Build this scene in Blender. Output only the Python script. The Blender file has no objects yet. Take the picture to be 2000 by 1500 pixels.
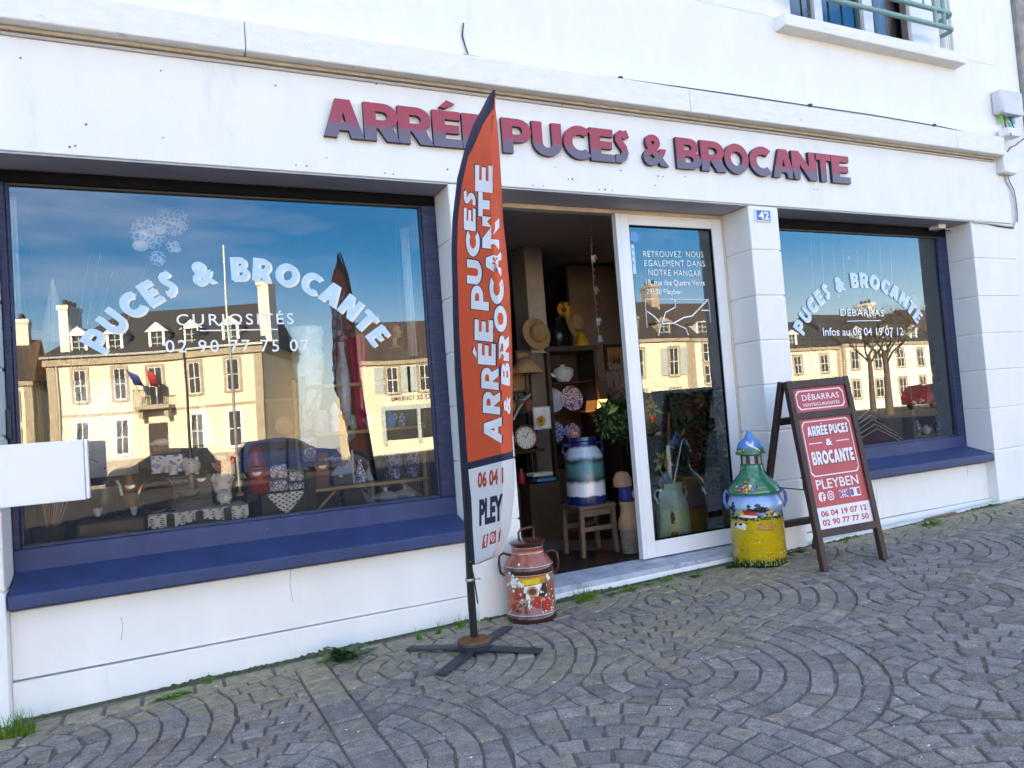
import bpy, math, random
from mathutils import Vector, Matrix
from mathutils.geometry import tessellate_polygon
random.seed(7)
S = bpy.context.scene
R = math.radians

# ------------------------------------------------------------------ camera
CAM = Vector((0, -4.3, 1.27)); FPX = 1450.0
YAW, TILT, ROLL = 0.4490603588, 0.0424061489, -0.0756686304
_f = Vector((math.sin(YAW)*math.cos(TILT), math.cos(YAW)*math.cos(TILT), math.sin(TILT)))
_r0 = Vector((math.cos(YAW), -math.sin(YAW), 0)); _u0 = _r0.cross(_f)
_r = _r0*math.cos(ROLL)+_u0*math.sin(ROLL); _u = -_r0*math.sin(ROLL)+_u0*math.cos(ROLL)
cd = bpy.data.cameras.new('camera'); cam = bpy.data.objects.new('camera', cd)
S.collection.objects.link(cam)
cam.matrix_world = Matrix(((_r.x, _u.x, -_f.x, CAM.x), (_r.y, _u.y, -_f.y, CAM.y), (_r.z, _u.z, -_f.z, CAM.z), (0, 0, 0, 1)))
cd.sensor_fit = 'HORIZONTAL'; cd.sensor_width = 36; cd.lens = FPX/2000*36
cd.clip_start = .05; cd.clip_end = 600
S.camera = cam

# ------------------------------------------------------------------ light
SUN_EL, SUN_AZ = 25.0, -28.0          # the sun stands behind the shop and lights the far side of the square
wd = bpy.data.worlds.new('World'); S.world = wd; wd.use_nodes = True
nt = wd.node_tree; N = nt.nodes; L = nt.links; N.clear()
sky = N.new('ShaderNodeTexSky'); sky.sky_type = 'NISHITA'; sky.sun_disc = False
sky.sun_elevation = R(SUN_EL); sky.sun_rotation = R(SUN_AZ)
sky.air_density = 1.0; sky.dust_density = 0.1; sky.ozone_density = 3.0
tc = N.new('ShaderNodeTexCoord'); mp = N.new('ShaderNodeMapping'); mp.inputs['Scale'].default_value = (1.0, 1.6, 4.2)
mp.inputs['Location'].default_value = (.35, .2, .1)
nz = N.new('ShaderNodeTexNoise'); nz.inputs['Scale'].default_value = 2.1; nz.inputs['Detail'].default_value = 9; nz.inputs['Roughness'].default_value = .58
rp = N.new('ShaderNodeValToRGB'); rp.color_ramp.elements[0].position = .44; rp.color_ramp.elements[1].position = .76
rp.color_ramp.elements[1].color = (.8, .8, .8, 1)
mx = N.new('ShaderNodeMix'); mx.data_type = 'RGBA'; mx.inputs['B'].default_value = (4.3, 5.7, 8.8, 1)
bg = N.new('ShaderNodeBackground'); bg.inputs['Strength'].default_value = .085
out = N.new('ShaderNodeOutputWorld')
L.new(tc.outputs['Generated'], mp.inputs['Vector']); L.new(mp.outputs['Vector'], nz.inputs['Vector'])
L.new(nz.outputs['Fac'], rp.inputs['Fac'])
sp = N.new('ShaderNodeSeparateXYZ'); L.new(tc.outputs['Generated'], sp.inputs[0])      # thin whitish haze low over the horizon
hz = N.new('ShaderNodeMapRange'); hz.inputs['From Min'].default_value = 0; hz.inputs['From Max'].default_value = .22; hz.inputs['To Min'].default_value = .75; hz.inputs['To Max'].default_value = 0
L.new(sp.outputs['Z'], hz.inputs['Value']); mxf = N.new('ShaderNodeMath'); mxf.operation = 'MAXIMUM'
L.new(rp.outputs['Color'], mxf.inputs[0]); L.new(hz.outputs[0], mxf.inputs[1]); L.new(mxf.outputs[0], mx.inputs['Factor'])
hs = N.new('ShaderNodeHueSaturation'); hs.inputs['Saturation'].default_value = 1.68; hs.inputs['Hue'].default_value = .508; hs.inputs['Value'].default_value = 1.0
L.new(sky.outputs['Color'], hs.inputs['Color']); L.new(hs.outputs['Color'], mx.inputs['A']); L.new(mx.outputs['Result'], bg.inputs['Color'])
L.new(bg.outputs['Background'], out.inputs['Surface'])
sd = bpy.data.lights.new('sun', 'SUN'); sd.energy = 5.0; sd.angle = R(.5); sd.color = (1.0, .95, .88)
so = bpy.data.objects.new('sun', sd); S.collection.objects.link(so)
sdir = Vector((math.sin(R(SUN_AZ))*math.cos(R(SUN_EL)), math.cos(R(SUN_AZ))*math.cos(R(SUN_EL)), math.sin(R(SUN_EL))))
so.rotation_euler = sdir.to_track_quat('Z', 'Y').to_euler(); so.location = (0, 20, 30)
S.view_settings.view_transform = 'Standard'; S.view_settings.look = 'None'
S.view_settings.gamma = 1; S.view_settings.exposure = 3.0; S.view_settings.use_curve_mapping = False
S.view_settings.use_white_balance = True; S.view_settings.white_balance_temperature = 10500; S.view_settings.white_balance_tint = 19   # the camera is balanced for open shade
S.cycles.use_denoising = True
S.cycles.max_bounces = 10; S.cycles.transparent_max_bounces = 12; S.cycles.glossy_bounces = 4
S.cycles.sample_clamp_indirect = 6.0; S.cycles.caustics_reflective = False; S.cycles.caustics_refractive = False

# ------------------------------------------------------------------ places measured on the facade
def ray(px, py): return (px-1000)/FPX*_r - (py-750)/FPX*_u + _f
def W(px, py, y=0.):                  # point of the plane y = const
    d = ray(px, py); return CAM + d*((y-CAM.y)/d.y)
GS, G0 = .0193, -.006
def gz(x): return G0+GS*x
def G(px, py):                        # point of the sloping pavement
    d = ray(px, py); return CAM + d*((CAM.z-G0)/(GS*d.x-d.z))
def bb(xl, xr, yt, yb, y):            # centre x, base z, radius, height of a round thing standing at depth y
    c = W((xl+xr)/2, yb, y); t = W((xl+xr)/2, yt, y); w = W(xr, yb, y).x-W(xl, yb, y).x
    th = math.atan2(c.x, y+4.3)
    return Vector((c.x, y, c.z)), w*math.cos(th)/2, t.z-c.z

# ------------------------------------------------------------------ materials
MATS = {}
def new_mat(name):
    m = bpy.data.materials.new(name); m.use_nodes = True; m.node_tree.nodes.clear(); MATS[name] = m
    return m, m.node_tree.nodes, m.node_tree.links
def M(name, c, rough=.6, metal=0., var=.12, scale=6., bump=0., bscale=60., spec=.5, coat=0., stain=None, st=(.55, .7), sscale=2.5, stretch=(1, 1, 1), alpha=None):
    if name in MATS: return MATS[name]
    m, n, l = new_mat(name)
    o = n.new('ShaderNodeOutputMaterial'); b = n.new('ShaderNodeBsdfPrincipled'); l.new(b.outputs[0], o.inputs[0])
    b.inputs['Roughness'].default_value = rough; b.inputs['Metallic'].default_value = metal
    b.inputs['Specular IOR Level'].default_value = spec; b.inputs['Coat Weight'].default_value = coat
    t = n.new('ShaderNodeTexCoord'); mpp = n.new('ShaderNodeMapping'); mpp.inputs['Scale'].default_value = stretch
    l.new(t.outputs['Object'], mpp.inputs[0])
    z = n.new('ShaderNodeTexNoise'); z.inputs['Scale'].default_value = scale; z.inputs['Detail'].default_value = 6; z.inputs['Roughness'].default_value = .6
    l.new(mpp.outputs[0], z.inputs['Vector'])
    r = n.new('ShaderNodeValToRGB'); e = r.color_ramp.elements; e[0].position = .3; e[1].position = .7
    e[0].color = (*[x*(1-var) for x in c], 1); e[1].color = (*[min(1, x*(1+var)) for x in c], 1)
    l.new(z.outputs['Fac'], r.inputs[0]); col = r.outputs[0]
    if stain:
        z2 = n.new('ShaderNodeTexNoise'); z2.inputs['Scale'].default_value = sscale; z2.inputs['Detail'].default_value = 8; z2.inputs['Roughness'].default_value = .7
        l.new(mpp.outputs[0], z2.inputs['Vector'])
        r2 = n.new('ShaderNodeValToRGB'); r2.color_ramp.elements[0].position = st[0]; r2.color_ramp.elements[1].position = st[1]
        l.new(z2.outputs['Fac'], r2.inputs[0])
        x = n.new('ShaderNodeMix'); x.data_type = 'RGBA'; x.inputs['B'].default_value = (*stain, 1)
        l.new(r2.outputs[0], x.inputs['Factor']); l.new(col, x.inputs['A']); col = x.outputs['Result']
    l.new(col, b.inputs['Base Color'])
    if bump:
        z3 = n.new('ShaderNodeTexNoise'); z3.inputs['Scale'].default_value = bscale; z3.inputs['Detail'].default_value = 4
        l.new(mpp.outputs[0], z3.inputs['Vector'])
        bp = n.new('ShaderNodeBump'); bp.inputs['Strength'].default_value = bump; bp.inputs['Distance'].default_value = .01
        l.new(z3.outputs['Fac'], bp.inputs['Height']); l.new(bp.outputs[0], b.inputs['Normal'])
    return m
def glass(name, ior, tint=(1, 1, 1)):
    m, n, l = new_mat(name)
    o = n.new('ShaderNodeOutputMaterial'); x = n.new('ShaderNodeMixShader'); fr = n.new('ShaderNodeFresnel'); fr.inputs['IOR'].default_value = ior
    t = n.new('ShaderNodeBsdfTransparent'); t.inputs[0].default_value = (*tint, 1)
    g = n.new('ShaderNodeBsdfGlossy'); g.inputs['Roughness'].default_value = 0; g.inputs['Color'].default_value = (.82, .93, 1, 1)
    tcx = n.new('ShaderNodeTexCoord'); z = n.new('ShaderNodeTexNoise'); z.inputs['Scale'].default_value = 1.1; z.inputs['Detail'].default_value = 1   # float glass is never quite flat
    sb = n.new('ShaderNodeVectorMath'); sb.operation = 'SUBTRACT'; sb.inputs[1].default_value = (.5, .5, .5); sc_ = n.new('ShaderNodeVectorMath'); sc_.operation = 'SCALE'; sc_.inputs['Scale'].default_value = .006
    ge = n.new('ShaderNodeNewGeometry'); ad = n.new('ShaderNodeVectorMath'); ad.operation = 'ADD'; nm = n.new('ShaderNodeVectorMath'); nm.operation = 'NORMALIZE'
    l.new(tcx.outputs['Object'], z.inputs['Vector']); l.new(z.outputs['Color'], sb.inputs[0]); l.new(sb.outputs[0], sc_.inputs[0]); l.new(sc_.outputs[0], ad.inputs[0]); l.new(ge.outputs['Normal'], ad.inputs[1]); l.new(ad.outputs[0], nm.inputs[0]); l.new(nm.outputs[0], g.inputs['Normal'])
    l.new(fr.outputs[0], x.inputs[0]); l.new(t.outputs[0], x.inputs[1]); l.new(g.outputs[0], x.inputs[2]); l.new(x.outputs[0], o.inputs[0])
    return m
def ramp_mat(name, stops, axis='Z', rough=.35, noise=.1, nscale=8., coat=0., lo=0., hi=1., bump=0.):   # paint bands along one axis of the object
    m, n, l = new_mat(name)
    o = n.new('ShaderNodeOutputMaterial'); b = n.new('ShaderNodeBsdfPrincipled'); l.new(b.outputs[0], o.inputs[0])
    b.inputs['Roughness'].default_value = rough; b.inputs['Coat Weight'].default_value = coat
    t = n.new('ShaderNodeTexCoord'); s = n.new('ShaderNodeSeparateXYZ'); l.new(t.outputs['Object'], s.inputs[0])
    z = n.new('ShaderNodeTexNoise'); z.inputs['Scale'].default_value = nscale; z.inputs['Detail'].default_value = 7; z.inputs['Roughness'].default_value = .65
    l.new(t.outputs['Object'], z.inputs['Vector'])
    mr = n.new('ShaderNodeMapRange'); mr.inputs['From Min'].default_value = lo; mr.inputs['From Max'].default_value = hi
    l.new(s.outputs[axis], mr.inputs['Value'])
    ma = n.new('ShaderNodeMath'); ma.operation = 'MULTIPLY_ADD'; ma.inputs[1].default_value = noise
    l.new(z.outputs['Fac'], ma.inputs[0]); l.new(mr.outputs[0], ma.inputs[2])
    ms = n.new('ShaderNodeMath'); ms.operation = 'SUBTRACT'; ms.inputs[1].default_value = noise*.5; l.new(ma.outputs[0], ms.inputs[0])
    r = n.new('ShaderNodeValToRGB'); e = r.color_ramp.elements
    while len(e) < len(stops): e.new(.5)
    for q, (pz, c) in zip(e, stops): q.position = pz; q.color = (*c, 1)
    l.new(ms.outputs[0], r.inputs[0]); l.new(r.outputs[0], b.inputs['Base Color'])
    if bump:
        bp = n.new('ShaderNodeBump'); bp.inputs['Strength'].default_value = bump; bp.inputs['Distance'].default_value = .005
        l.new(z.outputs['Fac'], bp.inputs['Height']); l.new(bp.outputs[0], b.inputs['Normal'])
    return m
def emit_mat(name, c, st, base=(.8, .6, .4)):
    m, n, l = new_mat(name)
    o = n.new('ShaderNodeOutputMaterial'); b = n.new('ShaderNodeBsdfPrincipled'); l.new(b.outputs[0], o.inputs[0])
    b.inputs['Base Color'].default_value = (*base, 1); b.inputs['Emission Color'].default_value = (*c, 1); b.inputs['Emission Strength'].default_value = st
    return m

# ------------------------------------------------------------------ mesh helper
ORG = {}
class MB:
    def __init__(s): s.v = []; s.f = []; s.m = []; s.mats = []; s.cur = 0; s.cols = None
    def mat(s, m):
        if isinstance(m, str): m = MATS[m]
        if m not in s.mats: s.mats.append(m)
        s.cur = s.mats.index(m); return s
    def add(s, vs, fs):
        o = len(s.v); s.v += [tuple(a) for a in vs]; s.f += [tuple(i+o for i in f) for f in fs]; s.m += [s.cur]*len(fs); return s
    def box(s, x0, x1, y0, y1, z0, z1):
        return s.add([(x0, y0, z0), (x1, y0, z0), (x1, y1, z0), (x0, y1, z0), (x0, y0, z1), (x1, y0, z1), (x1, y1, z1), (x0, y1, z1)],
                     [(0, 3, 2, 1), (4, 5, 6, 7), (0, 1, 5, 4), (1, 2, 6, 5), (2, 3, 7, 6), (3, 0, 4, 7)])
    def hexa(s, p):
        return s.add(p, [(0, 3, 2, 1), (4, 5, 6, 7), (0, 1, 5, 4), (1, 2, 6, 5), (2, 3, 7, 6), (3, 0, 4, 7)])
    def bar(s, a, b, w, d, up=(0, 0, 1)):   # rectangular bar from a to b
        a = Vector(a); b = Vector(b); t = (b-a).normalized(); u = Vector(up); x = t.cross(u)
        if x.length < 1e-4: x = t.cross(Vector((0, 1, 0)))
        x.normalize(); y = x.cross(t); x *= w/2; y *= d/2
        return s.hexa([a-x-y, a+x-y, a+x+y, a-x+y, b-x-y, b+x-y, b+x+y, b-x+y])
    def prism(s, poly, d, ax='y', o=(0, 0, 0)):     # closed outline in two axes pushed along the third
        n = len(poly); o = Vector(o)
        def P(u, v, w): return o+Vector({'y': (u, w, v), 'x': (w, u, v), 'z': (u, v, w)}[ax])
        vs = [P(u, v, 0) for u, v in poly]+[P(u, v, d) for u, v in poly]
        tri = tessellate_polygon([[Vector((u, v, 0)) for u, v in poly]])
        fs = [tuple(t) for t in tri]+[tuple(i+n for i in reversed(t)) for t in tri]+[(i, (i+1) % n, (i+1) % n+n, i+n) for i in range(n)]
        return s.add(vs, fs)
    def lathe(s, prof, c=(0, 0, 0), seg=28, arc=None, tilt=None):
        c = Vector(c); vs = []; fs = []; n = len(prof); full = arc is None
        a0, a1 = (0, 2*math.pi) if full else arc; k = seg if full else seg+1
        for i in range(k):
            a = a0+(a1-a0)*i/seg
            for r, z in prof:
                q = Vector((max(r, 1e-4)*math.cos(a), max(r, 1e-4)*math.sin(a), z))
                if tilt is not None: q = tilt @ q
                vs.append(c+q)
        for i in range(seg):
            j = (i+1) % k
            for q in range(n-1): fs.append((i*n+q, j*n+q, j*n+q+1, i*n+q+1))
        return s.add(vs, fs)
    def ell(s, c, rx, ry, rz, seg=20, rings=12, rot=None):
        vs = []; fs = []; c = Vector(c)
        for i in range(rings+1):
            t = math.pi*i/rings
            for j in range(seg):
                a = 2*math.pi*j/seg
                q = Vector((rx*math.sin(t)*math.cos(a), ry*math.sin(t)*math.sin(a), -rz*math.cos(t)))
                if rot is not None: q = rot @ q
                vs.append(c+q)
        for i in range(rings):
            for j in range(seg): fs.append((i*seg+j, i*seg+(j+1) % seg, (i+1)*seg+(j+1) % seg, (i+1)*seg+j))
        return s.add(vs, fs)
    def tube(s, pts, r, seg=8, cap=True):
        pts = [Vector(p) for p in pts]; n = len(pts); rs = r if isinstance(r, (list, tuple)) else [r]*n
        vs = []; fs = []; ref = Vector((.13, .2, .97))
        for i, p in enumerate(pts):
            t = (pts[min(i+1, n-1)]-pts[max(i-1, 0)]).normalized()
            x = t.cross(ref)
            if x.length < .1: x = t.cross(Vector((1, 0, 0)))
            x.normalize(); y = t.cross(x)
            for k in range(seg):
                a = 2*math.pi*k/seg; vs.append(p+(x*math.cos(a)+y*math.sin(a))*rs[i])
        for i in range(n-1):
            for k in range(seg): fs.append((i*seg+k, i*seg+(k+1) % seg, (i+1)*seg+(k+1) % seg, (i+1)*seg+k))
        if cap: fs += [tuple(range(seg-1, -1, -1)), tuple(range((n-1)*seg, n*seg))]
        return s.add(vs, fs)
    def disc(s, c, r, nrm=(0, -1, 0), seg=14, ry=None):
        nrm = Vector(nrm).normalized(); x = nrm.cross(Vector((0, 0, 1)))
        if x.length < .1: x = Vector((1, 0, 0))
        x.normalize(); y = nrm.cross(x); c = Vector(c)
        return s.add([c+x*r*math.cos(2*math.pi*k/seg)+y*(ry or r)*math.sin(2*math.pi*k/seg) for k in range(seg)], [tuple(range(seg))])
    def flat(s, sh, fn):                  # a 2-D shape (verts, faces) laid on a surface
        vs, fs = sh; return s.add([fn(u, v) for u, v in vs], fs)
    def thick(s, sh, fn, back):           # a 2-D shape with sides: fn(u, v, w), w = 0 front, w = back behind
        vs, fs = sh; n = len(vs); cnt = {}
        for f in fs:
            for i in range(len(f)):
                e = (f[i], f[(i+1) % len(f)]); cnt[e] = 1
        bd = [e for e in cnt if (e[1], e[0]) not in cnt]; fm = s.cur
        s.add([fn(u, v, 0) for u, v in vs]+[fn(u, v, back) for u, v in vs], list(fs)+[(b, a, a+n, b+n) for a, b in bd])
        s.m[-len(bd):] = [s.side if hasattr(s, 'side') else fm]*len(bd); return s
    def build(s, name, mats=None, parent=None, bevel=0., org=None, sharp=38, sub=0, solid=0.):
        if mats is not None:
            mats = [mats] if not isinstance(mats, (list, tuple)) else mats
            mats = [MATS[a] if isinstance(a, str) else a for a in mats]
            if not s.mats: s.mats = mats
        me = bpy.data.meshes.new(name)
        po = ORG[parent.name] if parent is not None else Vector((0, 0, 0))
        o0 = Vector(org) if org is not None else (po if parent is not None else Vector((0, 0, 0)))
        me.from_pydata([Vector(v)-o0 for v in s.v], [], s.f)
        for m in s.mats: me.materials.append(m)
        me.polygons.foreach_set('material_index', s.m); me.polygons.foreach_set('use_smooth', [True]*len(s.f))
        if s.cols is not None:
            at = me.color_attributes.new('tint', 'FLOAT_COLOR', 'POINT'); at.data.foreach_set('color', s.cols)
        me.update(); me.set_sharp_from_angle(angle=R(sharp))
        ob = bpy.data.objects.new(name, me); S.collection.objects.link(ob)
        ob.location = o0-po
        if parent is not None: ob.parent = parent
        ORG[ob.name] = o0
        if solid:
            d = ob.modifiers.new('solid', 'SOLIDIFY'); d.thickness = solid; d.offset = 0
        if bevel:
            b = ob.modifiers.new('bevel', 'BEVEL'); b.width = bevel; b.segments = 2; b.limit_method = 'ANGLE'; b.angle_limit = R(40); b.harden_normals = False
        if sub:
            d = ob.modifiers.new('sub', 'SUBSURF'); d.levels = sub; d.render_levels = sub
        return ob
def tag(o, label, cat, group=None, kind=None):
    if label: o['label'] = label
    if cat: o['category'] = cat
    if group: o['group'] = group
    if kind: o['kind'] = kind
    return o
def thing(name, label, cat, loc=(0, 0, 0), group=None):
    o = bpy.data.objects.new(name, None); S.collection.objects.link(o); o.empty_display_size = .1
    o.location = loc; ORG[o.name] = Vector(loc); return tag(o, label, cat, group)

# ------------------------------------------------------------------ lettering
def arc2(cx, cy, r, a0, a1, n=8, ry=None): return [(cx+r*math.cos(R(a0+(a1-a0)*i/n)), cy+(ry or r)*math.sin(R(a0+(a1-a0)*i/n))) for i in range(n+1)]
def stroke(pts, w):
    l = []; r = []
    for i, p in enumerate(pts):
        a = Vector(pts[max(i-1, 0)]); b = Vector(pts[min(i+1, len(pts)-1)]); t = (b-a).normalized(); q = Vector((-t.y, t.x))*w/2
        l.append((p[0]+q.x, p[1]+q.y)); r.append((p[0]-q.x, p[1]-q.y))
    return l+r[::-1]
_Ec = [(0, 0), (0, 1), (.62, 1), (.62, .77), (.27, .77), (.27, .62), (.58, .62), (.58, .39), (.27, .39), (.27, .23), (.64, .23), (.64, 0)]
GL = {
 'A': (.92, [[(0, 0), (.29, 1), (.63, 1), (.92, 0), (.62, 0), (.57, .19), (.35, .19), (.30, 0)], [(.405, .4), (.46, .66), (.515, .4)]]),
 'R': (.80, [[(0, 0), (0, 1), (.44, 1)]+arc2(.44, .67, .33, 88, -55)+[(.80, 0), (.50, 0), (.31, .33), (.27, .33), (.27, 0)], [(.27, .55), (.27, .78), (.42, .78)]+arc2(.42, .665, .115, 80, -80)+[(.42, .55)]]),
 'P': (.77, [[(0, 0), (0, 1), (.43, 1)]+arc2(.43, .66, .34, 88, -88)+[(.43, .32), (.27, .32), (.27, 0)], [(.27, .54), (.27, .78), (.41, .78)]+arc2(.41, .66, .12, 80, -80)+[(.41, .54)]]),
 'E': (.64, [_Ec]), 'É': (.64, [_Ec, [(.16, 1.09), (.34, 1.30), (.52, 1.22), (.30, 1.07)]]),
 'U': (.80, [[(0, 1), (.27, 1), (.27, .38)]+arc2(.40, .38, .13, 190, 350)+[(.53, .38), (.53, 1), (.80, 1), (.80, .40)]+arc2(.40, .40, .40, -2, -178, 14)]),
 'C': (.80, [arc2(.5, .5, .51, 48, 312, 20)+arc2(.5, .5, .24, 312, 48, 14)]),
 'B': (.74, [[(0, 0), (0, 1), (.42, 1)]+arc2(.42, .745, .255, 88, -60)+arc2(.45, .29, .29, 62, -88)+[(.45, 0)], [(.26, .61), (.26, .79), (.38, .79)]+arc2(.38, .70, .09, 80, -80)+[(.38, .61)], [(.26, .21), (.26, .41), (.40, .41)]+arc2(.40, .31, .10, 80, -80)+[(.40, .21)]]),
 'O': (1.02, [arc2(.51, .5, .51, 0, 346, 25), arc2(.51, .5, .245, 0, 340, 17)]),
 'N': (.84, [[(0, 0), (0, 1), (.25, 1), (.58, .47), (.58, 1), (.84, 1), (.84, 0), (.59, 0), (.26, .53), (.26, 0)]]),
 'T': (.74, [[(0, 1), (.74, 1), (.74, .76), (.505, .76), (.505, 0), (.235, 0), (.235, .76), (0, .76)]]),
 'S': (.60, [stroke([(.56, .93), (.42, .87), (.30, .90), (.21, .83), (.20, .72), (.27, .60), (.38, .48), (.42, .33), (.36, .19), (.25, .12), (.06, .14)], .25)]),
}
def glyph(ch):
    w, cs = GL[ch]; vs = []; fs = []
    groups = [cs] if ch != 'É' else [[cs[0]], [cs[1]]]
    for g in groups:
        o = len(vs); flat = [p for c in g for p in c]
        for t in tessellate_polygon([[Vector((a, b, 0)) for a, b in c] for c in g]):
            a, b, c = [flat[i] for i in t]
            ar = (b[0]-a[0])*(c[1]-a[1])-(b[1]-a[1])*(c[0]-a[0])
            if abs(ar) < 1e-9: continue
            fs.append(tuple(i+o for i in (t if ar > 0 else t[::-1])))
        vs += flat
    return w, (vs, fs)
def text(body, bold=0., spacing=1., align='LEFT'):
    cu = bpy.data.curves.new('t', 'FONT'); cu.body = body; cu.size = 1; cu.offset = bold; cu.space_character = spacing; cu.align_x = align
    cu.resolution_u = 3; cu.fill_mode = 'FRONT'
    ob = bpy.data.objects.new('t', cu); S.collection.objects.link(ob)
    dg = bpy.context.evaluated_depsgraph_get(); me = bpy.data.meshes.new_from_object(ob.evaluated_get(dg))
    vs = [(v.co.x, v.co.y) for v in me.vertices]; fs = []
    for p in me.polygons:
        f = tuple(p.vertices); a, b, c = [vs[i] for i in f[:3]]
        ar = (b[0]-a[0])*(c[1]-a[1])-(b[1]-a[1])*(c[0]-a[0]); fs.append(f if ar > 0 else f[::-1])
    bpy.data.objects.remove(ob); bpy.data.curves.remove(cu); bpy.data.meshes.remove(me)
    return vs, fs
AMP = text('&', .035)
_mx = [v[0] for v in AMP[0]]; _my = [v[1] for v in AMP[0]]
AMP = ([((u-min(_mx))/(max(_my)-min(_my)), (v-min(_my))/(max(_my)-min(_my))) for u, v in AMP[0]], AMP[1])
AMPW = (max(_mx)-min(_mx))/(max(_my)-min(_my))
def gl(ch): return (AMPW, AMP) if ch == '&' else glyph(ch)
def fit(sh, x0, x1, y0, y1):          # squeeze a 2-D shape into a box
    vs, fs = sh; a = min(v[0] for v in vs); b = max(v[0] for v in vs); c = min(v[1] for v in vs); d = max(v[1] for v in vs)
    return [(x0+(u-a)/(b-a)*(x1-x0), y0+(v-c)/(d-c)*(y1-y0)) for u, v in vs], fs
def word(sx, gap=.10, space=.42, shear=0.):   # heavy letters in a row, cap height 1
    vs = []; fs = []; x = 0
    for ch in sx:
        if ch == ' ': x += space; continue
        w, (v, f) = gl(ch); o = len(vs); vs += [(x+a+shear*b, b) for a, b in v]; fs += [tuple(i+o for i in q) for q in f]; x += w+gap
    return vs, fs
def cut(sh, n=3):                     # split long triangles so the shape can bend
    vs, fs = sh; vs = list(vs)
    for _ in range(n):
        nf = []; mid = {}
        def md(a, b):
            k = (min(a, b), max(a, b))
            if k not in mid: mid[k] = len(vs); vs.append(((vs[a][0]+vs[b][0])/2, (vs[a][1]+vs[b][1])/2))
            return mid[k]
        for f in fs:
            for i in range(1, len(f)-1):
                a, b, c = f[0], f[i], f[i+1]; p, q, r = md(a, b), md(b, c), md(c, a)
                nf += [(a, p, r), (p, b, q), (r, q, c), (p, q, r)]
        fs = nf
    return vs, fs
def frame2(x0, x1, y0, y1, t, c=0.):  # a rectangular line frame with cut corners
    o = [(x0+c, y0), (x1-c, y0), (x1, y0+c), (x1, y1-c), (x1-c, y1), (x0+c, y1), (x0, y1-c), (x0, y0+c)] if c else [(x0, y0), (x1, y0), (x1, y1), (x0, y1)]
    cx, cy = (x0+x1)/2, (y0+y1)/2
    i = [(u+(t if u < cx else -t), v+(t if v < cy else -t)) for u, v in o]; n = len(o)
    return o+i, [(k, (k+1) % n, (k+1) % n+n, k+n) for k in range(n)]
def poly2(*p): return list(p), [tuple(range(len(p)))]
def rect2(x0, x1, y0, y1): return [(x0, y0), (x1, y0), (x1, y1), (x0, y1)], [(0, 1, 2, 3)]
def circ2(cx, cy, r, n=12, ry=None): return [(cx+r*math.cos(2*math.pi*k/n), cy+(ry or r)*math.sin(2*math.pi*k/n)) for k in range(n)], [tuple(range(n))]
# ================================================================== SETTING
M('white_paint', (.835, .815, .78), .7, var=.03, scale=3, bump=.12, bscale=90, stain=(.60, .58, .54), st=(.60, .92), sscale=2.6, stretch=(1.6, 1, .45))
M('white_old', (.84, .82, .77), .8, var=.05, scale=9, bump=.3, bscale=70, stain=(.42, .40, .36), st=(.63, .76), sscale=5, stretch=(1, 1, 3))
M('soffit_grey', (.42, .42, .45), .7, var=.08, scale=5, bump=.1)
M('raw_cement', (.50, .42, .32), .9, var=.15, scale=14, bump=.4)
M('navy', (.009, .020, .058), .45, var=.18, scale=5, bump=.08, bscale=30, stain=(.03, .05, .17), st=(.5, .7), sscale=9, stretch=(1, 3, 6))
M('navy_sill_lit_rail', (.017, .044, .128), .55, var=.22, scale=7, bump=.18, bscale=40, stain=(.10, .14, .22), st=(.64, .72), sscale=24)
M('black_seal_shaded_rail', (.005, .005, .007), .8, spec=.15)
M('dark_brown', (.03, .017, .010), .5, var=.25, scale=9)
M('pvc', (.82, .82, .82), .3, var=.015)
M('cream_trim', (.66, .55, .43), .8, var=.12, scale=10)
glass('glass', 2.15)
glass('glass_clear', 1.5)
M('vinyl_blue', (.46, .68, .86), .45, var=.02)
M('vinyl_cream', (.80, .78, .66), .45, var=.02)
M('vinyl_white', (.88, .90, .92), .45, var=.02)
M('hole', (.05, .05, .055), .9)
M('teal', (.19, .36, .35), .5, var=.1, scale=14)
M('step_stone', (.42, .45, .50), .8, var=.16, scale=9, bump=.3, stain=(.22, .24, .27), st=(.5, .7), sscale=8)
M('cable_black', (.02, .02, .02), .5); M('cable_grey', (.5, .5, .5), .5)
M('wall_in', (.20, .15, .12), .8, var=.2, scale=3); M('ceil_in', (.5, .5, .5), .8, var=.05)
M('column_in', (.45, .42, .38), .7); M('teal_wall', (.30, .43, .50), .6, var=.12, scale=3)
M('base_dark', (.05, .038, .032), .7, var=.3, scale=4)

B = thing('shop_building', 'white rendered shop building with navy window frames and open glass door', 'shop building', (3.2, 2, 0))
X0, X1 = -9.0, 7.6
L1, R1, P1, D0, D1, L2, R2 = -.69, 1.731, 1.731, 2.056, 4.216, 4.522, 6.955
FB = 2.767
b = MB().mat('white_paint')
UW0, UW1, UZ0, UZ1 = 4.87, 6.97, 4.33, 5.9
b.box(X0, X1, 0, .36, FB, UZ0); b.box(X0, UW0, 0, .36, UZ0, UZ1); b.box(UW1, X1, 0, .36, UZ0, UZ1); b.box(X0, X1, 0, .36, UZ1, 10.4)
b.box(X1, 7.98, .012, .36, .0, 10.4)
b.build('facade_wall', None, B, bevel=.006)
b = MB().mat('white_paint'); b.box(X0, X0+.3, .36, 10, 0, 10.4); b.box(7.68, 7.98, .36, 10, 0, 10.4); b.box(X0+.3, 7.68, 9.7, 10, 0, 10.4); b.build('gable_wall', None, B)
M('slate', (.055, .052, .055), .7, var=.35, scale=16, bump=.2)
b = MB().mat('slate'); b.prism([(-.3, 10.4), (5, 13.6), (10.3, 10.4)], 17.3, 'x', (X0-.15, 0, 0)); b.build('roof', None, B)
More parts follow.
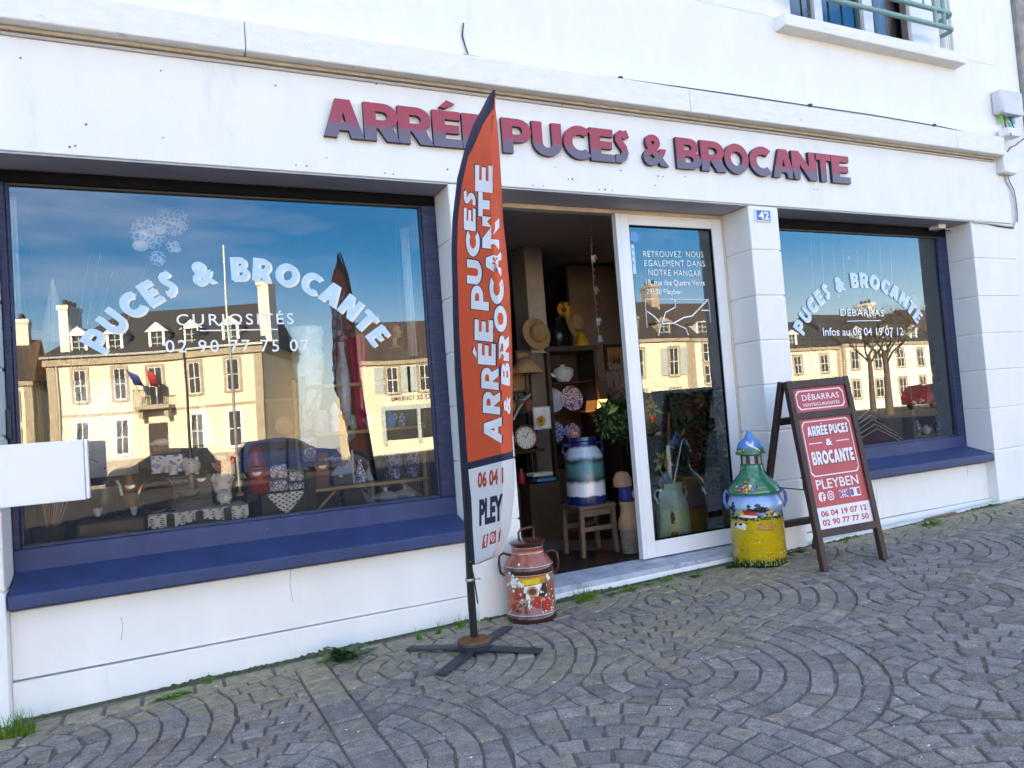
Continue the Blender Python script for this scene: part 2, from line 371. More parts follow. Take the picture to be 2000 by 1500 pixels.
# lintel undersides, in a darker grey than the walls
b = MB().mat('soffit_grey')
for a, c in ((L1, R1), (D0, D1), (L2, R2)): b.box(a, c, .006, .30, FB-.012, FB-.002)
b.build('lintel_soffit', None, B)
# piers of painted blocks with open joints
zj = [.08, .612, 1.0, 1.356, 1.70, 2.05, 2.41, FB-.004]
def pier(x0, x1, d):
    b = MB().mat('white_paint'); g0 = gz((x0+x1)/2)-.05
    b.box(x0+.009, x1-.009, .009, d, g0, FB-.004)
    zs = [g0]+zj[1:]
    for i in range(len(zs)-1): b.box(x0, x1, 0, d-.004, zs[i]+(.005 if i else 0), zs[i+1]-.005)
    b.build('pier', None, B, bevel=.007)
pier(-1.7, L1, .30); pier(P1, D0, .36); pier(D1, L2, .36); pier(R2, 7.598, .30)
b = MB().mat('white_paint'); b.box(X0, -1.7, .0, .3, -.1, FB); b.build('side_wall', None, B)
# wall under the windows with a plinth step
def low_wall(x0, x1):
    g0 = min(gz(x0), gz(x1))-.06
    b = MB().mat('white_paint'); b.box(x0, x1, .085, .30, .168, .50)
    b.hexa([(x0, .066, g0), (x1, .066, g0), (x1, .30, g0), (x0, .30, g0), (x0, .070, .160), (x1, .070, .166), (x1, .30, .160), (x0, .30, .166)])
    b.build('low_wall', None, B, bevel=.006)
low_wall(L1, R1); low_wall(L2, R2)
# cornice
b = MB().mat('white_old'); xs = [X0, .55, 3.65, 6.72, 7.44]
for i in range(len(xs)-1):
    b.hexa([(xs[i]+.002, -.095, 3.395), (xs[i+1]-.002, -.095, 3.395), (xs[i+1]-.002, -.0, 3.392), (xs[i]+.002, -.0, 3.392), (xs[i]+.002, -.10, 3.566), (xs[i+1]-.002, -.10, 3.566), (xs[i+1]-.002, -.0, 3.60), (xs[i]+.002, -.0, 3.60)])
b.build('cornice', None, B, bevel=.008)
b = MB().mat('raw_cement'); b.box(X0, 7.40, -.03, -.002, 3.372, 3.391); b.build('cornice_bed', None, B)
b = MB().mat('soffit_grey'); b.box(X0, 7.40, -.012, -.002, 3.350, 3.360); b.build('cover_strip', None, B)
# old fixing holes and hairline cracks on the fascia
b = MB().mat('hole')
for px, py in [(40, 113), (314, 138), (168, 243), (318, 269), (136, 287), (147, 285), (399, 100), (555, 119), (588, 124), (538, 167), (638, 308), (578, 322), (599, 324), (735, 163), (752, 338), (768, 340), (874, 99+232), (948, 170), (1037, 188), (1098, 205), (1021, 187), (1085, 327), (1118, 350), (1041, 362), (1061, 363), (1110, 350), (1170, 370), (1182, 370), (1196, 372), (1212, 333), (1285, 344), (1295, 345), (1275, 229), (1325, 226), (1335, 227), (1569, 258), (1582, 259), (1385, 243), (1590, 370), (1597, 370), (1338, 345), (1280, 362)]:
    q = W(px, py, -.0015); b.disc(q, random.uniform(.004, .0075), seg=8)
for pts in ([(905, 45), (903, 70), (908, 88), (914, 105)],):
    b.mat('cable_black'); b.tube([W(x, y, -.012) for x, y in pts], .005, 6)
b.mat('hole')
for pl in ([(570, 1095), (566, 1140), (572, 1175)], [(1712, 955), (1713, 975), (1709, 1000)], [(1255, 180), (1262, 205)], [(1890, 905), (1889, 930)], [(236, 1205), (240, 1222), (237, 1250)]):
    b.tube([W(x, y, .0845 if y > 850 else -.0003) for x, y in pl], .0009, 4)
b.build('fixing_hole_marks', None, B)

def shop_window(x0, x1, gx0, gx1, gz0, gz1, zb, zt, label):
    fr = MB().mat('navy')
    y0, y1 = .248, .30
    fr.mat('navy_sill_lit_rail').box(x0, x1, y0, y1, zb-.03, gz0-.018); fr.mat('navy'); fr.box(x0, gx0, y0, y1, gz0-.018, gz1); fr.box(gx1, x1, y0, y1, gz0-.018, gz1)  # bottom rail coloured lighter blue than the sides, for the light it catches
    fr.mat('black_seal_shaded_rail').box(x0, x1, y0, y1, gz1, zt)  # top rail blackened for the shade and blind box under the lintel
    f = fr.build('window', None, B, bevel=.006); f['label'] = label
    m = MB().mat('navy'); t = .016
    m.box(gx0, gx1, y0+.008, y1, gz0-.018, gz0); m.box(gx0, gx0+t, y0+.008, y1-.001, gz0, gz1); m.box(gx1-t, gx1, y0+.008, y1-.001, gz0, gz1)
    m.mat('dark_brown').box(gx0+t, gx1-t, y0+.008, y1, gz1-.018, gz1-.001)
    m.build('glazing_bead', None, f, bevel=.004)
    p = MB().mat('glass'); p.add([(gx0, .272, gz0-.005), (gx1, .272, gz0-.005), (gx1, .272, gz1), (gx0, .272, gz1)], [(0, 1, 2, 3)]); p.build('pane', None, f)
    s = MB().mat('navy_sill_lit_rail')
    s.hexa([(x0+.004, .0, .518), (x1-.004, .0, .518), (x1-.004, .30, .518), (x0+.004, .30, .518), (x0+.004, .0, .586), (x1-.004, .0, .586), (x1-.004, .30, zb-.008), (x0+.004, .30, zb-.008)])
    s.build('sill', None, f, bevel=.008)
    return f
WIN1 = shop_window(L1+.003, R1-.003, -.652, 1.628, .795, 2.688, .690, FB-.016, 'wide display window full of bric-a-brac')
WIN2 = shop_window(L2+.003, R2-.003, 4.60, 6.83, .775, 2.672, .677, FB-.016, 'narrower looking display window at the far end')

# arched lettering on the panes
def arc_text(win, pts, s, capz, sh, y, mats, name):
    (a, b_, c) = [W(px, py, y) for px, py in pts]     # three points of the baseline circle
    ax, az, bx, bz, cx, cz = a.x, a.z, b_.x, b_.z, c.x, c.z
    d = 2*(ax*(bz-cz)+bx*(cz-az)+cx*(az-bz))
    ux = ((ax*ax+az*az)*(bz-cz)+(bx*bx+bz*bz)*(cz-az)+(cx*cx+cz*cz)*(az-bz))/d
    uz = ((ax*ax+az*az)*(cx-bx)+(bx*bx+bz*bz)*(ax-cx)+(cx*cx+cz*cz)*(bx-ax))/d
    r = math.hypot(ax-ux, az-uz); t0 = math.atan2(az-uz, ax-ux); t1 = math.atan2(cz-uz, cx-ux)
    adv = [(AMPW if ch == '&' else (.38 if ch == ' ' else GL[ch][0])) for ch in s]; gap = .13
    tot = sum(adv)+gap*(len(s)-1); k = abs(t0-t1)*r/(tot*capz) if capz else 1
    bm = MB()
    for layer, (m, off) in enumerate(mats):
        bm.mat(m); x = 0
        for ch, w in zip(s, adv):
            if ch != ' ':
                _, (vs, fs) = gl(ch); tc_ = t0+(t1-t0)*((x+w/2)/tot); ca, sa = math.sin(tc_), math.cos(tc_)
                vv = []
                for gx_, gy_ in vs:
                    lx = (gx_-w/2)*capz*k; lz = gy_*capz
                    ex = ux+math.cos(tc_)*(r+lz)+math.sin(tc_)*lx; ez = uz+math.sin(tc_)*(r+lz)-math.cos(tc_)*lx
                    vv.append((ex+off[0], y+.0012*layer, ez+off[1]))
                bm.add(vv, fs)
            x += w+gap
    bm.build(name, None, win)
arc_text(WIN1, [(203, 693), (455, 548), (728, 678)], 'PUCES & BROCANTE', .138, 0, .2665, [('vinyl_blue', (0, 0)), ('vinyl_cream', (.013, -.009))], 'arched_lettering')
arc_text(WIN2, [(1568, 655), (1675, 560), (1790, 632)], 'PUCES & BROCANTE', .128, 0, .2665, [('vinyl_blue', (0, 0)), ('vinyl_white', (.011, -.008))], 'arched_lettering')
def pane_text(win, s, p0, p1, h, bold, mat='vinyl_white', y=.2665, spacing=1., name='lettering'):
    a = W(*p0, y); c = W(*p1, y); vs, fs = fit(text(s, bold, spacing), 0, 1, 0, 1)
    bm = MB().mat(mat); dz = c.z-a.z
    bm.add([(a.x+(c.x-a.x)*u, y, a.z+dz*u+h*v) for u, v in vs], fs); bm.build(name, None, win)
pane_text(WIN1, 'CURIOSITÉS', (345, 636), (574, 633), .082, .004, spacing=1.25)
pane_text(WIN1, '02 90 77 75 07', (324, 689), (604, 686), .072, .004, spacing=1.25)
pane_text(WIN2, 'DÉBARRAS', (1642, 617), (1727, 618), .078, .004, spacing=1.1)
pane_text(WIN2, 'Infos au 06 04 19 07 12', (1608, 656), (1765, 655), .072, .008)
for win, a, c in ((WIN1, (390, 647), (543, 646)), (WIN2, (1654, 628), (1720, 628))):
    p = W(*a, .2665); q = W(*c, .2665); bm = MB().mat('vinyl_white'); bm.add([(p.x, .2665, p.z), (q.x, .2665, p.z), (q.x, .2665, p.z+.007), (p.x, .2665, p.z+.007)], [(0, 1, 2, 3)]); bm.build('underline', None, win)

# door unit: sliding white leaf to the right, open doorway to the left
dl = MB().mat('cream_trim'); dl.box(D0, D1, .29, .36, 2.722, FB-.014); dl.box(4.185, D1-.002, .285, .36, .14, 2.722)
DOOR = dl.build('door', None, B, bevel=.003); DOOR['label'] = 'glazed shop door, its white leaf slid to one side'
x0, x1, z0, z1 = 3.165, 4.183, .143, 2.720
gx0, gx1, gz0, gz1 = 3.285, 4.085, .262, 2.640
lf = MB().mat('pvc'); lf.box(x0, x0+.035, .275, .33, z0, z1); lf.box(x0+.037, gx0, .28, .33, z0, z1); lf.box(gx1, x1, .28, .33, z0, z1)
lf.box(gx0, gx1, .281, .33, z0, gz0); lf.box(gx0, gx1, .281, .33, gz1, z1); lf.build('leaf_frame', None, DOOR, bevel=.004)
sl = MB().mat('black_seal_shaded_rail'); t = .012
sl.box(gx0, gx1, .292, .31, gz0, gz0+t); sl.box(gx0, gx1, .292, .31, gz1-t, gz1); sl.box(gx0, gx0+t, .292, .31, gz0+t, gz1-t); sl.box(gx1-t, gx1, .292, .31, gz0+t, gz1-t); sl.build('seal', None, DOOR)
pn = MB().mat('glass'); pn.add([(gx0+.005, .30, gz0+.005), (gx1-.005, .30, gz0+.005), (gx1-.005, .30, gz1-.005), (gx0+.005, .30, gz1-.005)], [(0, 1, 2, 3)]); pn.build('pane', None, DOOR)
for s_, a, c, h, bo in (('RETROUVEZ  NOUS', (1257, 502), (1374, 503), .048, .0), ('EGALEMENT DANS', (1259, 520), (1377, 521), .048, .0), ('NOTRE HANGAR', (1267, 538), (1370, 540), .048, .0), ('18, rue des Quatre Vents', (1262, 559), (1377, 560), .052, .012), ('29190 Pleyben', (1263, 577), (1332, 578), .052, .012)):
    pane_text(DOOR, s_, a, c, h, bo, y=.2965, spacing=1.12 if bo == 0 else 1)
bm = MB().mat('vinyl_white')
def line_on(bm, pts, w, y):
    q = [W(a, c, y) for a, c in pts]; o = stroke([(v.x, v.z) for v in q], w); n = len(q)
    bm.add([(u, y, v) for u, v in o], [(i+1, i, 2*n-1-i, 2*n-2-i) for i in range(n-1)])
for pts, w in (([(1260, 584), (1384, 585)], .004), ([(1260, 584), (1264, 640)], .004), ([(1384, 585), (1388, 630)], .004), ([(1318, 585), (1319, 600), (1300, 610), (1294, 628), (1289, 640), (1286, 656)], .008), ([(1264, 608), (1278, 618), (1289, 630)], .008), ([(1290, 632), (1316, 631), (1336, 620), (1352, 617), (1382, 586)], .010), ([(1316, 631), (1340, 642), (1345, 655)], .006), ([(1370, 606), (1386, 606)], .008)):
    line_on(bm, pts, w, .2965)
bm.build('route_map', None, DOOR)
M('sticker_blue', (.02, .32, .72), .4); M('sticker_pale', (.45, .72, .88), .4)
bm = MB().mat('sticker_blue'); q = W(1238, 462, .296); bm.disc(q, .043, seg=24)
bm.mat('sticker_pale'); a = W(1231, 478, .296); c = W(1243, 535, .296); bm.box(a.x, c.x, .2955, .297, c.z, a.z); bm.mat('sticker_blue')
for k in range(3): bm.box(a.x+.012, c.x-.012, .2945, .2954, a.z-.05-.05*k, a.z-.025-.05*k)
bm.build('opening_hours_sticker', None, DOOR)
# threshold
b = MB().mat('step_stone'); g0 = gz(2.2)-.06
b.hexa([(D0+.004, .055, g0), (D1-.004, .055, g0), (D1-.004, .36, g0), (D0+.004, .36, g0), (D0+.004, .075, .112), (D1-.004, .075, .125), (D1-.004, .36, .138), (D0+.004, .36, .138)])
b.build('doorstep', None, B, bevel=.012)
b = MB().mat('white_paint'); b.hexa([(D0+.006, .045, g0), (D1-.006, .045, g0), (D1-.006, .053, g0), (D0+.006, .053, g0), (D0+.006, .062, .075), (D1-.006, .062, .10), (D1-.006, .070, .10), (D0+.006, .070, .075)]); b.build('step_riser', None, B, bevel=.004)
# room behind
b = MB().mat('wall_in'); b.box(X0+.3, 7.68, 5.8, 5.9, .14, 2.95); b.box(-1.9, -1.8, .36, 5.8, .14, 2.95); b.box(7.55, 7.65, 1.6, 5.8, .14, 2.95)
b.mat('teal_wall'); b.box(7.02, 7.06, .33, 1.6, .14, 2.75); b.build('interior_wall', None, B)
b = MB().mat('ceil_in'); b.box(-1.9, 7.65, .37, 5.8, 2.90, 2.98); b.build('shop_ceiling', None, B)
b = MB().mat('column_in'); b.box(3.27, 3.46, 2.0, 2.3, 1.85, 2.89); b.mat('wall_in').box(3.27, 3.46, 2.06, 2.3, .14, 1.85); b.build('interior_column', None, B)
M('tile_grey', (.20, .21, .22), .35, var=.2, scale=5); M('tile_dark', (.032, .017, .015), .35, var=.25, scale=5)
b = MB()
for i in range(-30, 30):
    for j in range(-30, 30):
        cx, cy = 3+(i+j)*.33, 2+(i-j)*.33
        if -1.8 < cx < 7.4 and .7 < cy < 5.7: b.mat('tile_grey' if i % 2 else 'tile_dark').add([(cx-.33, cy, .14), (cx, cy-.33, .14), (cx+.33, cy, .14), (cx, cy+.33, .14)], [(0, 1, 2, 3)])
b.mat('tile_dark').box(-1.8, 7.6, .36, 5.8, .02, .134); b.build('tiled_floor', None, B)
# display platforms behind the windows
M('platform', (.10, .075, .06), .8, var=.15); b = MB().mat('platform'); b.box(L1, R1, .32, 1.3, .14, .69); b.mat('base_dark'); b.box(L1, R1+.1, 1.45, 1.5, .14, 2.9); b.build('display_platform', None, B)
b = MB().mat('platform'); b.box(L2, 7.0, .32, 1.25, .14, .69); b.mat('base_dark'); b.box(4.6, 7.0, 1.5, 1.55, .14, 2.9); b.build('display_platform', None, B)

# upper window with shutter housing and rail
w = MB().mat('pvc'); yy = .16
a = W(1548, 30, yy).x; c = W(1850, 100, yy).x
mull = [(W(1591, 40, yy).x, W(1606, 40, yy).x), (W(1688, 60, yy).x, W(1706, 60, yy).x)]
w.box(UW0, UW0+.05, yy, yy+.06, UZ0+.02, UZ1); w.box(UW1-.06, UW1, yy, yy+.06, UZ0+.02, UZ1); w.box(UW0+.05, UW1-.06, yy, yy+.06, UZ0+.02, UZ0+.05)
for m0, m1 in mull: w.box(m0, m1, yy-.01, yy+.06, UZ0+.05, UZ1)
UWIN = w.build('window', None, B, bevel=.004); UWIN['label'] = 'upstairs window above a stained concrete sill'
pn = MB().mat('glass'); pn.add([(UW0+.05, yy+.03, UZ0+.05), (UW1-.06, yy+.03, UZ0+.05), (UW1-.06, yy+.03, UZ1), (UW0+.05, yy+.03, UZ1)], [(0, 1, 2, 3)]); pn.build('pane', None, UWIN)
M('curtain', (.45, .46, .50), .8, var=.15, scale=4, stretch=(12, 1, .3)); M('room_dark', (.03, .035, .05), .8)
cu = MB().mat('curtain'); n = 40; xa, xb = mull[1][1]+.05, mull[1][1]+.55
vs = []; 
for i in range(n+1):
    x = xa+(xb-xa)*i/n; y = yy+.12+.025*math.sin(i*1.1); vs += [(x, y, UZ0+.05), (x, y, UZ1)]
cu.add(vs, [(2*i, 2*i+2, 2*i+3, 2*i+1) for i in range(n)]); cu.build('curtain', None, UWIN)
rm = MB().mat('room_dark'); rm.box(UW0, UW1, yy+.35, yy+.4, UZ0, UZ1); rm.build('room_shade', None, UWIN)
st = MB().mat('pvc'); xs_ = W(1785, 80, .05).x; st.box(xs_, UW1-.10, .06, .10, UZ0+.03, UZ1); st.build('shutter', None, UWIN, bevel=.004)
gd = MB().mat('white_old')
for k in range(3): gd.box(UW1-.085+.028*k, UW1-.07+.028*k, .02, .15, UZ0+.03, UZ1)
gd.build('shutter_guide', None, UWIN)
si = MB().mat('white_old'); a = W(1534, 45, -.11).x; c = W(1888, 120, -.11).x
si.hexa([(a, -.11, 4.215), (c, -.11, 4.215), (c, .14, 4.20), (a, .14, 4.20), (a, -.11, 4.315), (c, -.11, 4.315), (c, .14, 4.345), (a, .14, 4.345)])
si.build('sill', None, UWIN, bevel=.008)
rl = MB().mat('teal'); yr = -.16
lo = [W(1560, -16, yr), W(1640, 2, yr), W(1760, 32, yr), W(1860, 57, yr)]; e = lo[-1]
zl = sum(p.z for p in lo)/4; xr = e.x
def rail(z, x1):
    p = [(4.75, yr, z), (x1-.06, yr, z)]+[(x1-.06+.06*math.sin(R(t)), yr+.06-.06*math.cos(R(t)), z) for t in (22, 45, 67, 90)]+[(x1, -.03, z)]
    rl.tube(p, .021, 10)
rail(zl, xr+.03); zu = W(1800, 12, yr).z; rail(zu, xr+.03); rail(zu+.55, xr+.03)
for px in (1826, 1843): x = W(px, 30, yr).x; rl.tube([(x, yr, zl), (x, yr, zu+.55)], .018, 8)
for k in range(9): x = 4.9+.18*k; rl.tube([(x, yr, zu), (x, yr, zu+.55)], .010, 6)
rl.build('window_rail', None, UWIN)
# shop sign: separate raised letters
sg = thing('shop_sign', 'row of raised red and slate letters reading ARRÉE PUCES & BROCANTE', 'shop sign', (3.2, 0, 3.0))
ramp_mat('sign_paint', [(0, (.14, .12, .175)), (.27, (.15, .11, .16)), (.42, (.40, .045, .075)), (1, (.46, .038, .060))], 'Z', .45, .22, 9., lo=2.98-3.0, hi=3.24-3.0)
M('sign_side', (.008, .010, .022), .5)
def sx(px, py): return W(px, py, -.028).x
LT = [('A', 630.5, 709, 225), ('R', 710.5, 779.5, 235), ('R', 777, 844, 240), ('É', 845, 901, 245), ('E', 903, 962, 255), ('P', 980.5, 1037.5, 262), ('U', 1040, 1097, 270), ('C', 1101, 1153.5, 280), ('E', 1153, 1199.5, 285), ('S', 1201, 1230.5, 292), ('&', 1256, 1305, 300), ('B', 1321, 1368.5, 303), ('R', 1369, 1416.5, 308), ('O', 1415, 1462.5, 315), ('C', 1464.5, 1506.5, 320), ('A', 1509, 1551.5, 325), ('N', 1547.5, 1595, 330), ('T', 1593, 1623.5, 333), ('E', 1625, 1660, 337)]
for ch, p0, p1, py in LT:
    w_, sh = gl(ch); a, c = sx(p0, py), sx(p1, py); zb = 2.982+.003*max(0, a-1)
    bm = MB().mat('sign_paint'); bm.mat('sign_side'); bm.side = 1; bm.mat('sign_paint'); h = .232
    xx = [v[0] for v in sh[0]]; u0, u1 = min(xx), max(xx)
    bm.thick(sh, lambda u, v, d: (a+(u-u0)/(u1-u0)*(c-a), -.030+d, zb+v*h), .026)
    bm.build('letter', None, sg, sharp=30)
# house number
hn = thing('house_number_plate', 'small blue enamel plate with white number 42', 'house number', (4.37, 0, 2.68))
M('enamel_blue', (.03, .12, .48), .3); M('enamel_white', (.80, .80, .78), .3)
a, c = W(1477, 432, -.012), W(1505, 410, -.012)
bm = MB().mat('enamel_white'); bm.box(a.x, c.x, -.012, 0, a.z, c.z); bm.build('plate', None, hn, bevel=.003)
bm = MB().mat('enamel_blue'); bm.box(a.x+.010, c.x-.010, -.0135, -.0125, a.z+.009, c.z-.009); bm.build('blue_field', None, hn)
vs, fs = fit(text('42', .03), a.x+.028, c.x-.022, a.z+.017, c.z-.016); bm = MB().mat('enamel_white'); bm.add([(u, -.0145, v) for u, v in vs], fs); bm.build('number', None, hn)

# grey stone neighbour at the right edge
M('stone_grey', (.30, .27, .25), .9, var=.35, scale=6, bump=.6, bscale=18, stain=(.45, .28, .18), st=(.6, .75), sscale=3)
b = MB().mat('stone_grey'); b.box(8.03, 15, -.02, 9, 0, 8.5); nb = b.build('neighbour_house', None); tag(nb, 'grey rough stone house adjoining the white shop on the right', 'house')
b = MB().mat('slate'); b.prism([(-.3, 8.51), (4.5, 11.8), (9.3, 8.51)], 7.2, 'x', (7.99, 0, 0)); b.build('roof', None, nb)
gt = MB().mat('stone_grey'); gt.box(7.985, 8.025, -.03, .3, 0, 8.5); gt.build('joint_strip', None, nb)

# ------------------------------------------------------------------ pavement of fan-laid setts
def pav_mat():
    m, n, l = new_mat('setts'); o = n.new('ShaderNodeOutputMaterial'); b = n.new('ShaderNodeBsdfPrincipled'); l.new(b.outputs[0], o.inputs[0])
    at = n.new('ShaderNodeAttribute'); at.attribute_name = 'tint'
    t = n.new('ShaderNodeTexCoord'); z = n.new('ShaderNodeTexNoise'); z.inputs['Scale'].default_value = 130; z.inputs['Detail'].default_value = 5; z.inputs['Roughness'].default_value = .75
    z2 = n.new('ShaderNodeTexNoise'); z2.inputs['Scale'].default_value = 22; z2.inputs['Detail'].default_value = 5
    for q in (z, z2): l.new(t.outputs['Object'], q.inputs['Vector'])
    r = n.new('ShaderNodeMapRange'); r.inputs['From Min'].default_value = .32; r.inputs['From Max'].default_value = .68; r.inputs['To Min'].default_value = .42; r.inputs['To Max'].default_value = 1.65; l.new(z.outputs['Fac'], r.inputs['Value'])
    r2 = n.new('ShaderNodeMapRange'); r2.inputs['From Min'].default_value = .3; r2.inputs['From Max'].default_value = .7; r2.inputs['To Min'].default_value = .72; r2.inputs['To Max'].default_value = 1.25; l.new(z2.outputs['Fac'], r2.inputs['Value'])
    ml = n.new('ShaderNodeMath'); ml.operation = 'MULTIPLY'; l.new(r.outputs[0], ml.inputs[0]); l.new(r2.outputs[0], ml.inputs[1])
    vm = n.new('ShaderNodeVectorMath'); vm.operation = 'SCALE'; l.new(at.outputs['Color'], vm.inputs[0]); l.new(ml.outputs[0], vm.inputs['Scale'])
    l.new(vm.outputs[0], b.inputs['Base Color']); b.inputs['Roughness'].default_value = .75
    bp = n.new('ShaderNodeBump'); bp.inputs['Strength'].default_value = .5; bp.inputs['Distance'].default_value = .004; l.new(z.outputs['Fac'], bp.inputs['Height']); l.new(bp.outputs[0], b.inputs['Normal'])
pav_mat()
M('joint_dirt', (.15, .135, .115), .95, var=.35, scale=30, bump=.5, bscale=120, stain=(.06, .08, .025), st=(.56, .68), sscale=5)
def clip(poly, c, nrm):               # keep the side with (p-c).n >= 0
    o = []
    for i, p in enumerate(poly):
        q = poly[(i+1) % len(poly)]; a = (p[0]-c[0])*nrm[0]+(p[1]-c[1])*nrm[1]; d = (q[0]-c[0])*nrm[0]+(q[1]-c[1])*nrm[1]
        if a >= 0: o.append(p)
        if a*d < 0: t_ = a/(a-d); o.append((p[0]+(q[0]-p[0])*t_, p[1]+(q[1]-p[1])*t_))
    return o
setts = MB(); cols = []
def sett(poly, col=None):
    cx = sum(p[0] for p in poly)/len(poly); cy = sum(p[1] for p in poly)/len(poly)
    ar = abs(sum(poly[i][0]*poly[(i+1) % len(poly)][1]-poly[(i+1) % len(poly)][0]*poly[i][1] for i in range(len(poly)))/2)
    if ar < .0009: return
    n = len(poly); dz = random.gauss(0, .0016); tx, ty = random.gauss(0, .018), random.gauss(0, .018)
    g = random.gauss(.200, .020); wrm = random.random()
    c = [g*1.02, g*.99, g*1.02] if wrm < .68 else ([g*1.03, g*.97, g*.90] if wrm < .92 else [g*.80, g*.79, g*.85])
    moss = max(0, min(1, (.62+cy+.16*math.sin(cx*2.3)+random.gauss(0, .10))/.42))
    m2 = max(0, 1-((cx-2.3)**2*.5+(cy+.9)**2*2.2))*.7*random.random()
    k = max(moss*.75, m2); mc = (.27, .25, .165); c = [a*(1-k)+q*k for a, q in zip(c, mc)]; c = [c[0]*1.24, c[1]*1.06, c[2]*.91]
    rings = []
    for s_, h in ((1., -.022), (.97, -.006), (.90, 0.)):
        rings.append([(cx+(p[0]-cx)*s_, cy+(p[1]-cy)*s_, gz(cx+(p[0]-cx))+dz+h+((p[0]-cx)*tx+(p[1]-cy)*ty)) for p in poly])
    vs = rings[0]+rings[1]+rings[2]; fs = [tuple(range(2*n, 3*n))]
    for r_ in range(2): fs += [(r_*n+i, r_*n+(i+1) % n, (r_+1)*n+(i+1) % n, (r_+1)*n+i) for i in range(n)]
    setts.add(vs, fs); cols.extend([(*c, 1)]*(3*n))
def ccw(p): return p if sum(p[i][0]*p[(i+1) % len(p)][1]-p[(i+1) % len(p)][0]*p[i][1] for i in range(len(p))) > 0 else p[::-1]
RF = .93; J = .009
XA, XB, YA, YB = -2.4, 12.5, -4.6, -.03
STRIP = (.60, .765)
cent = []
for i in range(-4, 17):
    for j in range(-5, 4):
        cent.append((i, .25+i*RF*.98, -1.42+(2*j+(i % 2))*RF*.985))
def border(x, y): return y > -.145 and x < 6.9
for i, cx, cy in cent:
    if not (XA-1.5 < cx < XB+1.5 and YA-1 < cy < 1.2): continue
    prev = [(a, q) for k, a, q in cent if k < i and math.hypot(a-cx, q-cy) < 2.05*RF and k >= i-2]
    r = .0; rw = RF/9
    for k in range(9):
        r0, r1 = k*rw, (k+1)*rw; rm = (r0+r1)/2
        na = max(3, round(2*math.pi*rm/.128)); ph = random.random()
        jit = [ph+q+random.uniform(-.10, .10) for q in range(na)]
        for q in range(na):
            a0 = 2*math.pi*jit[q]/na; a1 = 2*math.pi*(jit[(q+1) % na]+(na if q == na-1 else 0))/na
            am = (a0+a1)/2; mx_, my_ = cx+rm*math.cos(am), cy+rm*math.sin(am)
            if not (XA < mx_ < XB and YA < my_ < YB-.03): continue
            far = [(cx+rr_*math.cos(aa_), cy+rr_*math.sin(aa_)) for rr_ in (r0, r1) for aa_ in (a0, am, a1)]
            if any(all(math.hypot(fx-a, fy-c) < RF+.025 for fx, fy in far) for a, c in prev): continue
            ga0 = a0+J/2/max(r0, .05); ga1 = a1-J/2/max(r1, .05)
            wob = lambda: random.gauss(0, .0035)
            if k == 0: pl = [(cx+(r1-J/2)*math.cos(a0+(a1-a0)*f_), cy+(r1-J/2)*math.sin(a0+(a1-a0)*f_)) for f_ in (.04, .22, .4, .6, .78, .96)]+[(cx+.006*math.cos(am), cy+.006*math.sin(am))]
            else:
                e0 = J/2/r0; e1 = J/2/r1
                pl = [(cx+(r0+J/2)*math.cos(a0+e0)+wob(), cy+(r0+J/2)*math.sin(a0+e0)+wob()), (cx+(r1-J/2)*math.cos(a0+e1)+wob(), cy+(r1-J/2)*math.sin(a0+e1)+wob()),
                      (cx+(r1-J/2)*math.cos(a1-e1)+wob(), cy+(r1-J/2)*math.sin(a1-e1)+wob()), (cx+(r0+J/2)*math.cos(a1-e0)+wob(), cy+(r0+J/2)*math.sin(a1-e0)+wob())]
            pl = ccw(pl)
            for a, c in prev:
                d = math.hypot(mx_-a, my_-c)
                if d < RF+.2:
                    ux, uy = (mx_-a)/d, (my_-c)/d; pl = clip(pl, (a+ux*(RF+J/2), c+uy*(RF+J/2)), (ux, uy))
                    if len(pl) < 3: break
            if len(pl) < 3: continue
            if mx_ < (STRIP[0]+STRIP[1])/2: pl = clip(pl, (STRIP[0]-J/2, 0), (-1, 0))
            else: pl = clip(pl, (STRIP[1]+J/2, 0), (1, 0))
            if len(pl) < 3: continue
            if mx_ < 6.9: pl = clip(pl, (0, -.150), (0, -1))
            else: pl = clip(pl, (0, -.02), (0, -1))
            if len(pl) >= 3: sett(pl)
y = -.02
while y > YA:                         # straight course of larger stones running out from the wall
    h = random.choice((.16, .22, .25, .13)); sett(ccw([(STRIP[0]+J/2, y-h+J), (STRIP[1]-J/2, y-h+J+wob()), (STRIP[1]-J/2+wob(), y), (STRIP[0]+J/2, y)])); y -= h
x = XA
while x < 6.9:                        # border course along the wall
    h = random.uniform(.14, .27); sett(ccw([(x, -.140+wob()), (x+h-J*1.3, -.140+wob()), (x+h-J*1.3, -.005), (x, -.005)])); x += h
setts.cols = [c for v in cols for c in v]
pv = setts.mat('setts').build('pavement', 'setts', None, sharp=25); pv['kind'] = 'structure'
b = MB().mat('joint_dirt')
b.add([(x_, y_, gz(x_)-.008) for x_, y_ in ((-30, -5), (16, -5), (16, .1), (-30, .1))], [(0, 1, 2, 3)])
o = b.build('pavement_bed', None); o['kind'] = 'structure'
M('asphalt', (.032, .031, .031), .9, var=.25, scale=2, bump=.3, bscale=60); M('gravel', (.36, .33, .29), .9, var=.2, scale=2, bump=.3, bscale=40)
def gq(y): return -.022*max(0, -5-y)   # the square falls gently away from the shop
def strip(bm, y0, y1, x0=-150, x1=200):
    xs = [x0]+[q for q in (-30, 16) if x0 < q < x1]+[x1]
    for a, c in zip(xs, xs[1:]): bm.add([(x_, y_, gz(max(-30, min(x_, 16)))-.02+gq(y_)) for x_, y_ in ((a, y0), (c, y0), (c, y1), (a, y1))], [(0, 1, 2, 3)])
b = MB().mat('asphalt'); strip(b, -37, -5); strip(b, -5, 60, -150, -30); strip(b, -5, 60, 16, 200)
o = b.build('road', None); o['kind'] = 'structure'
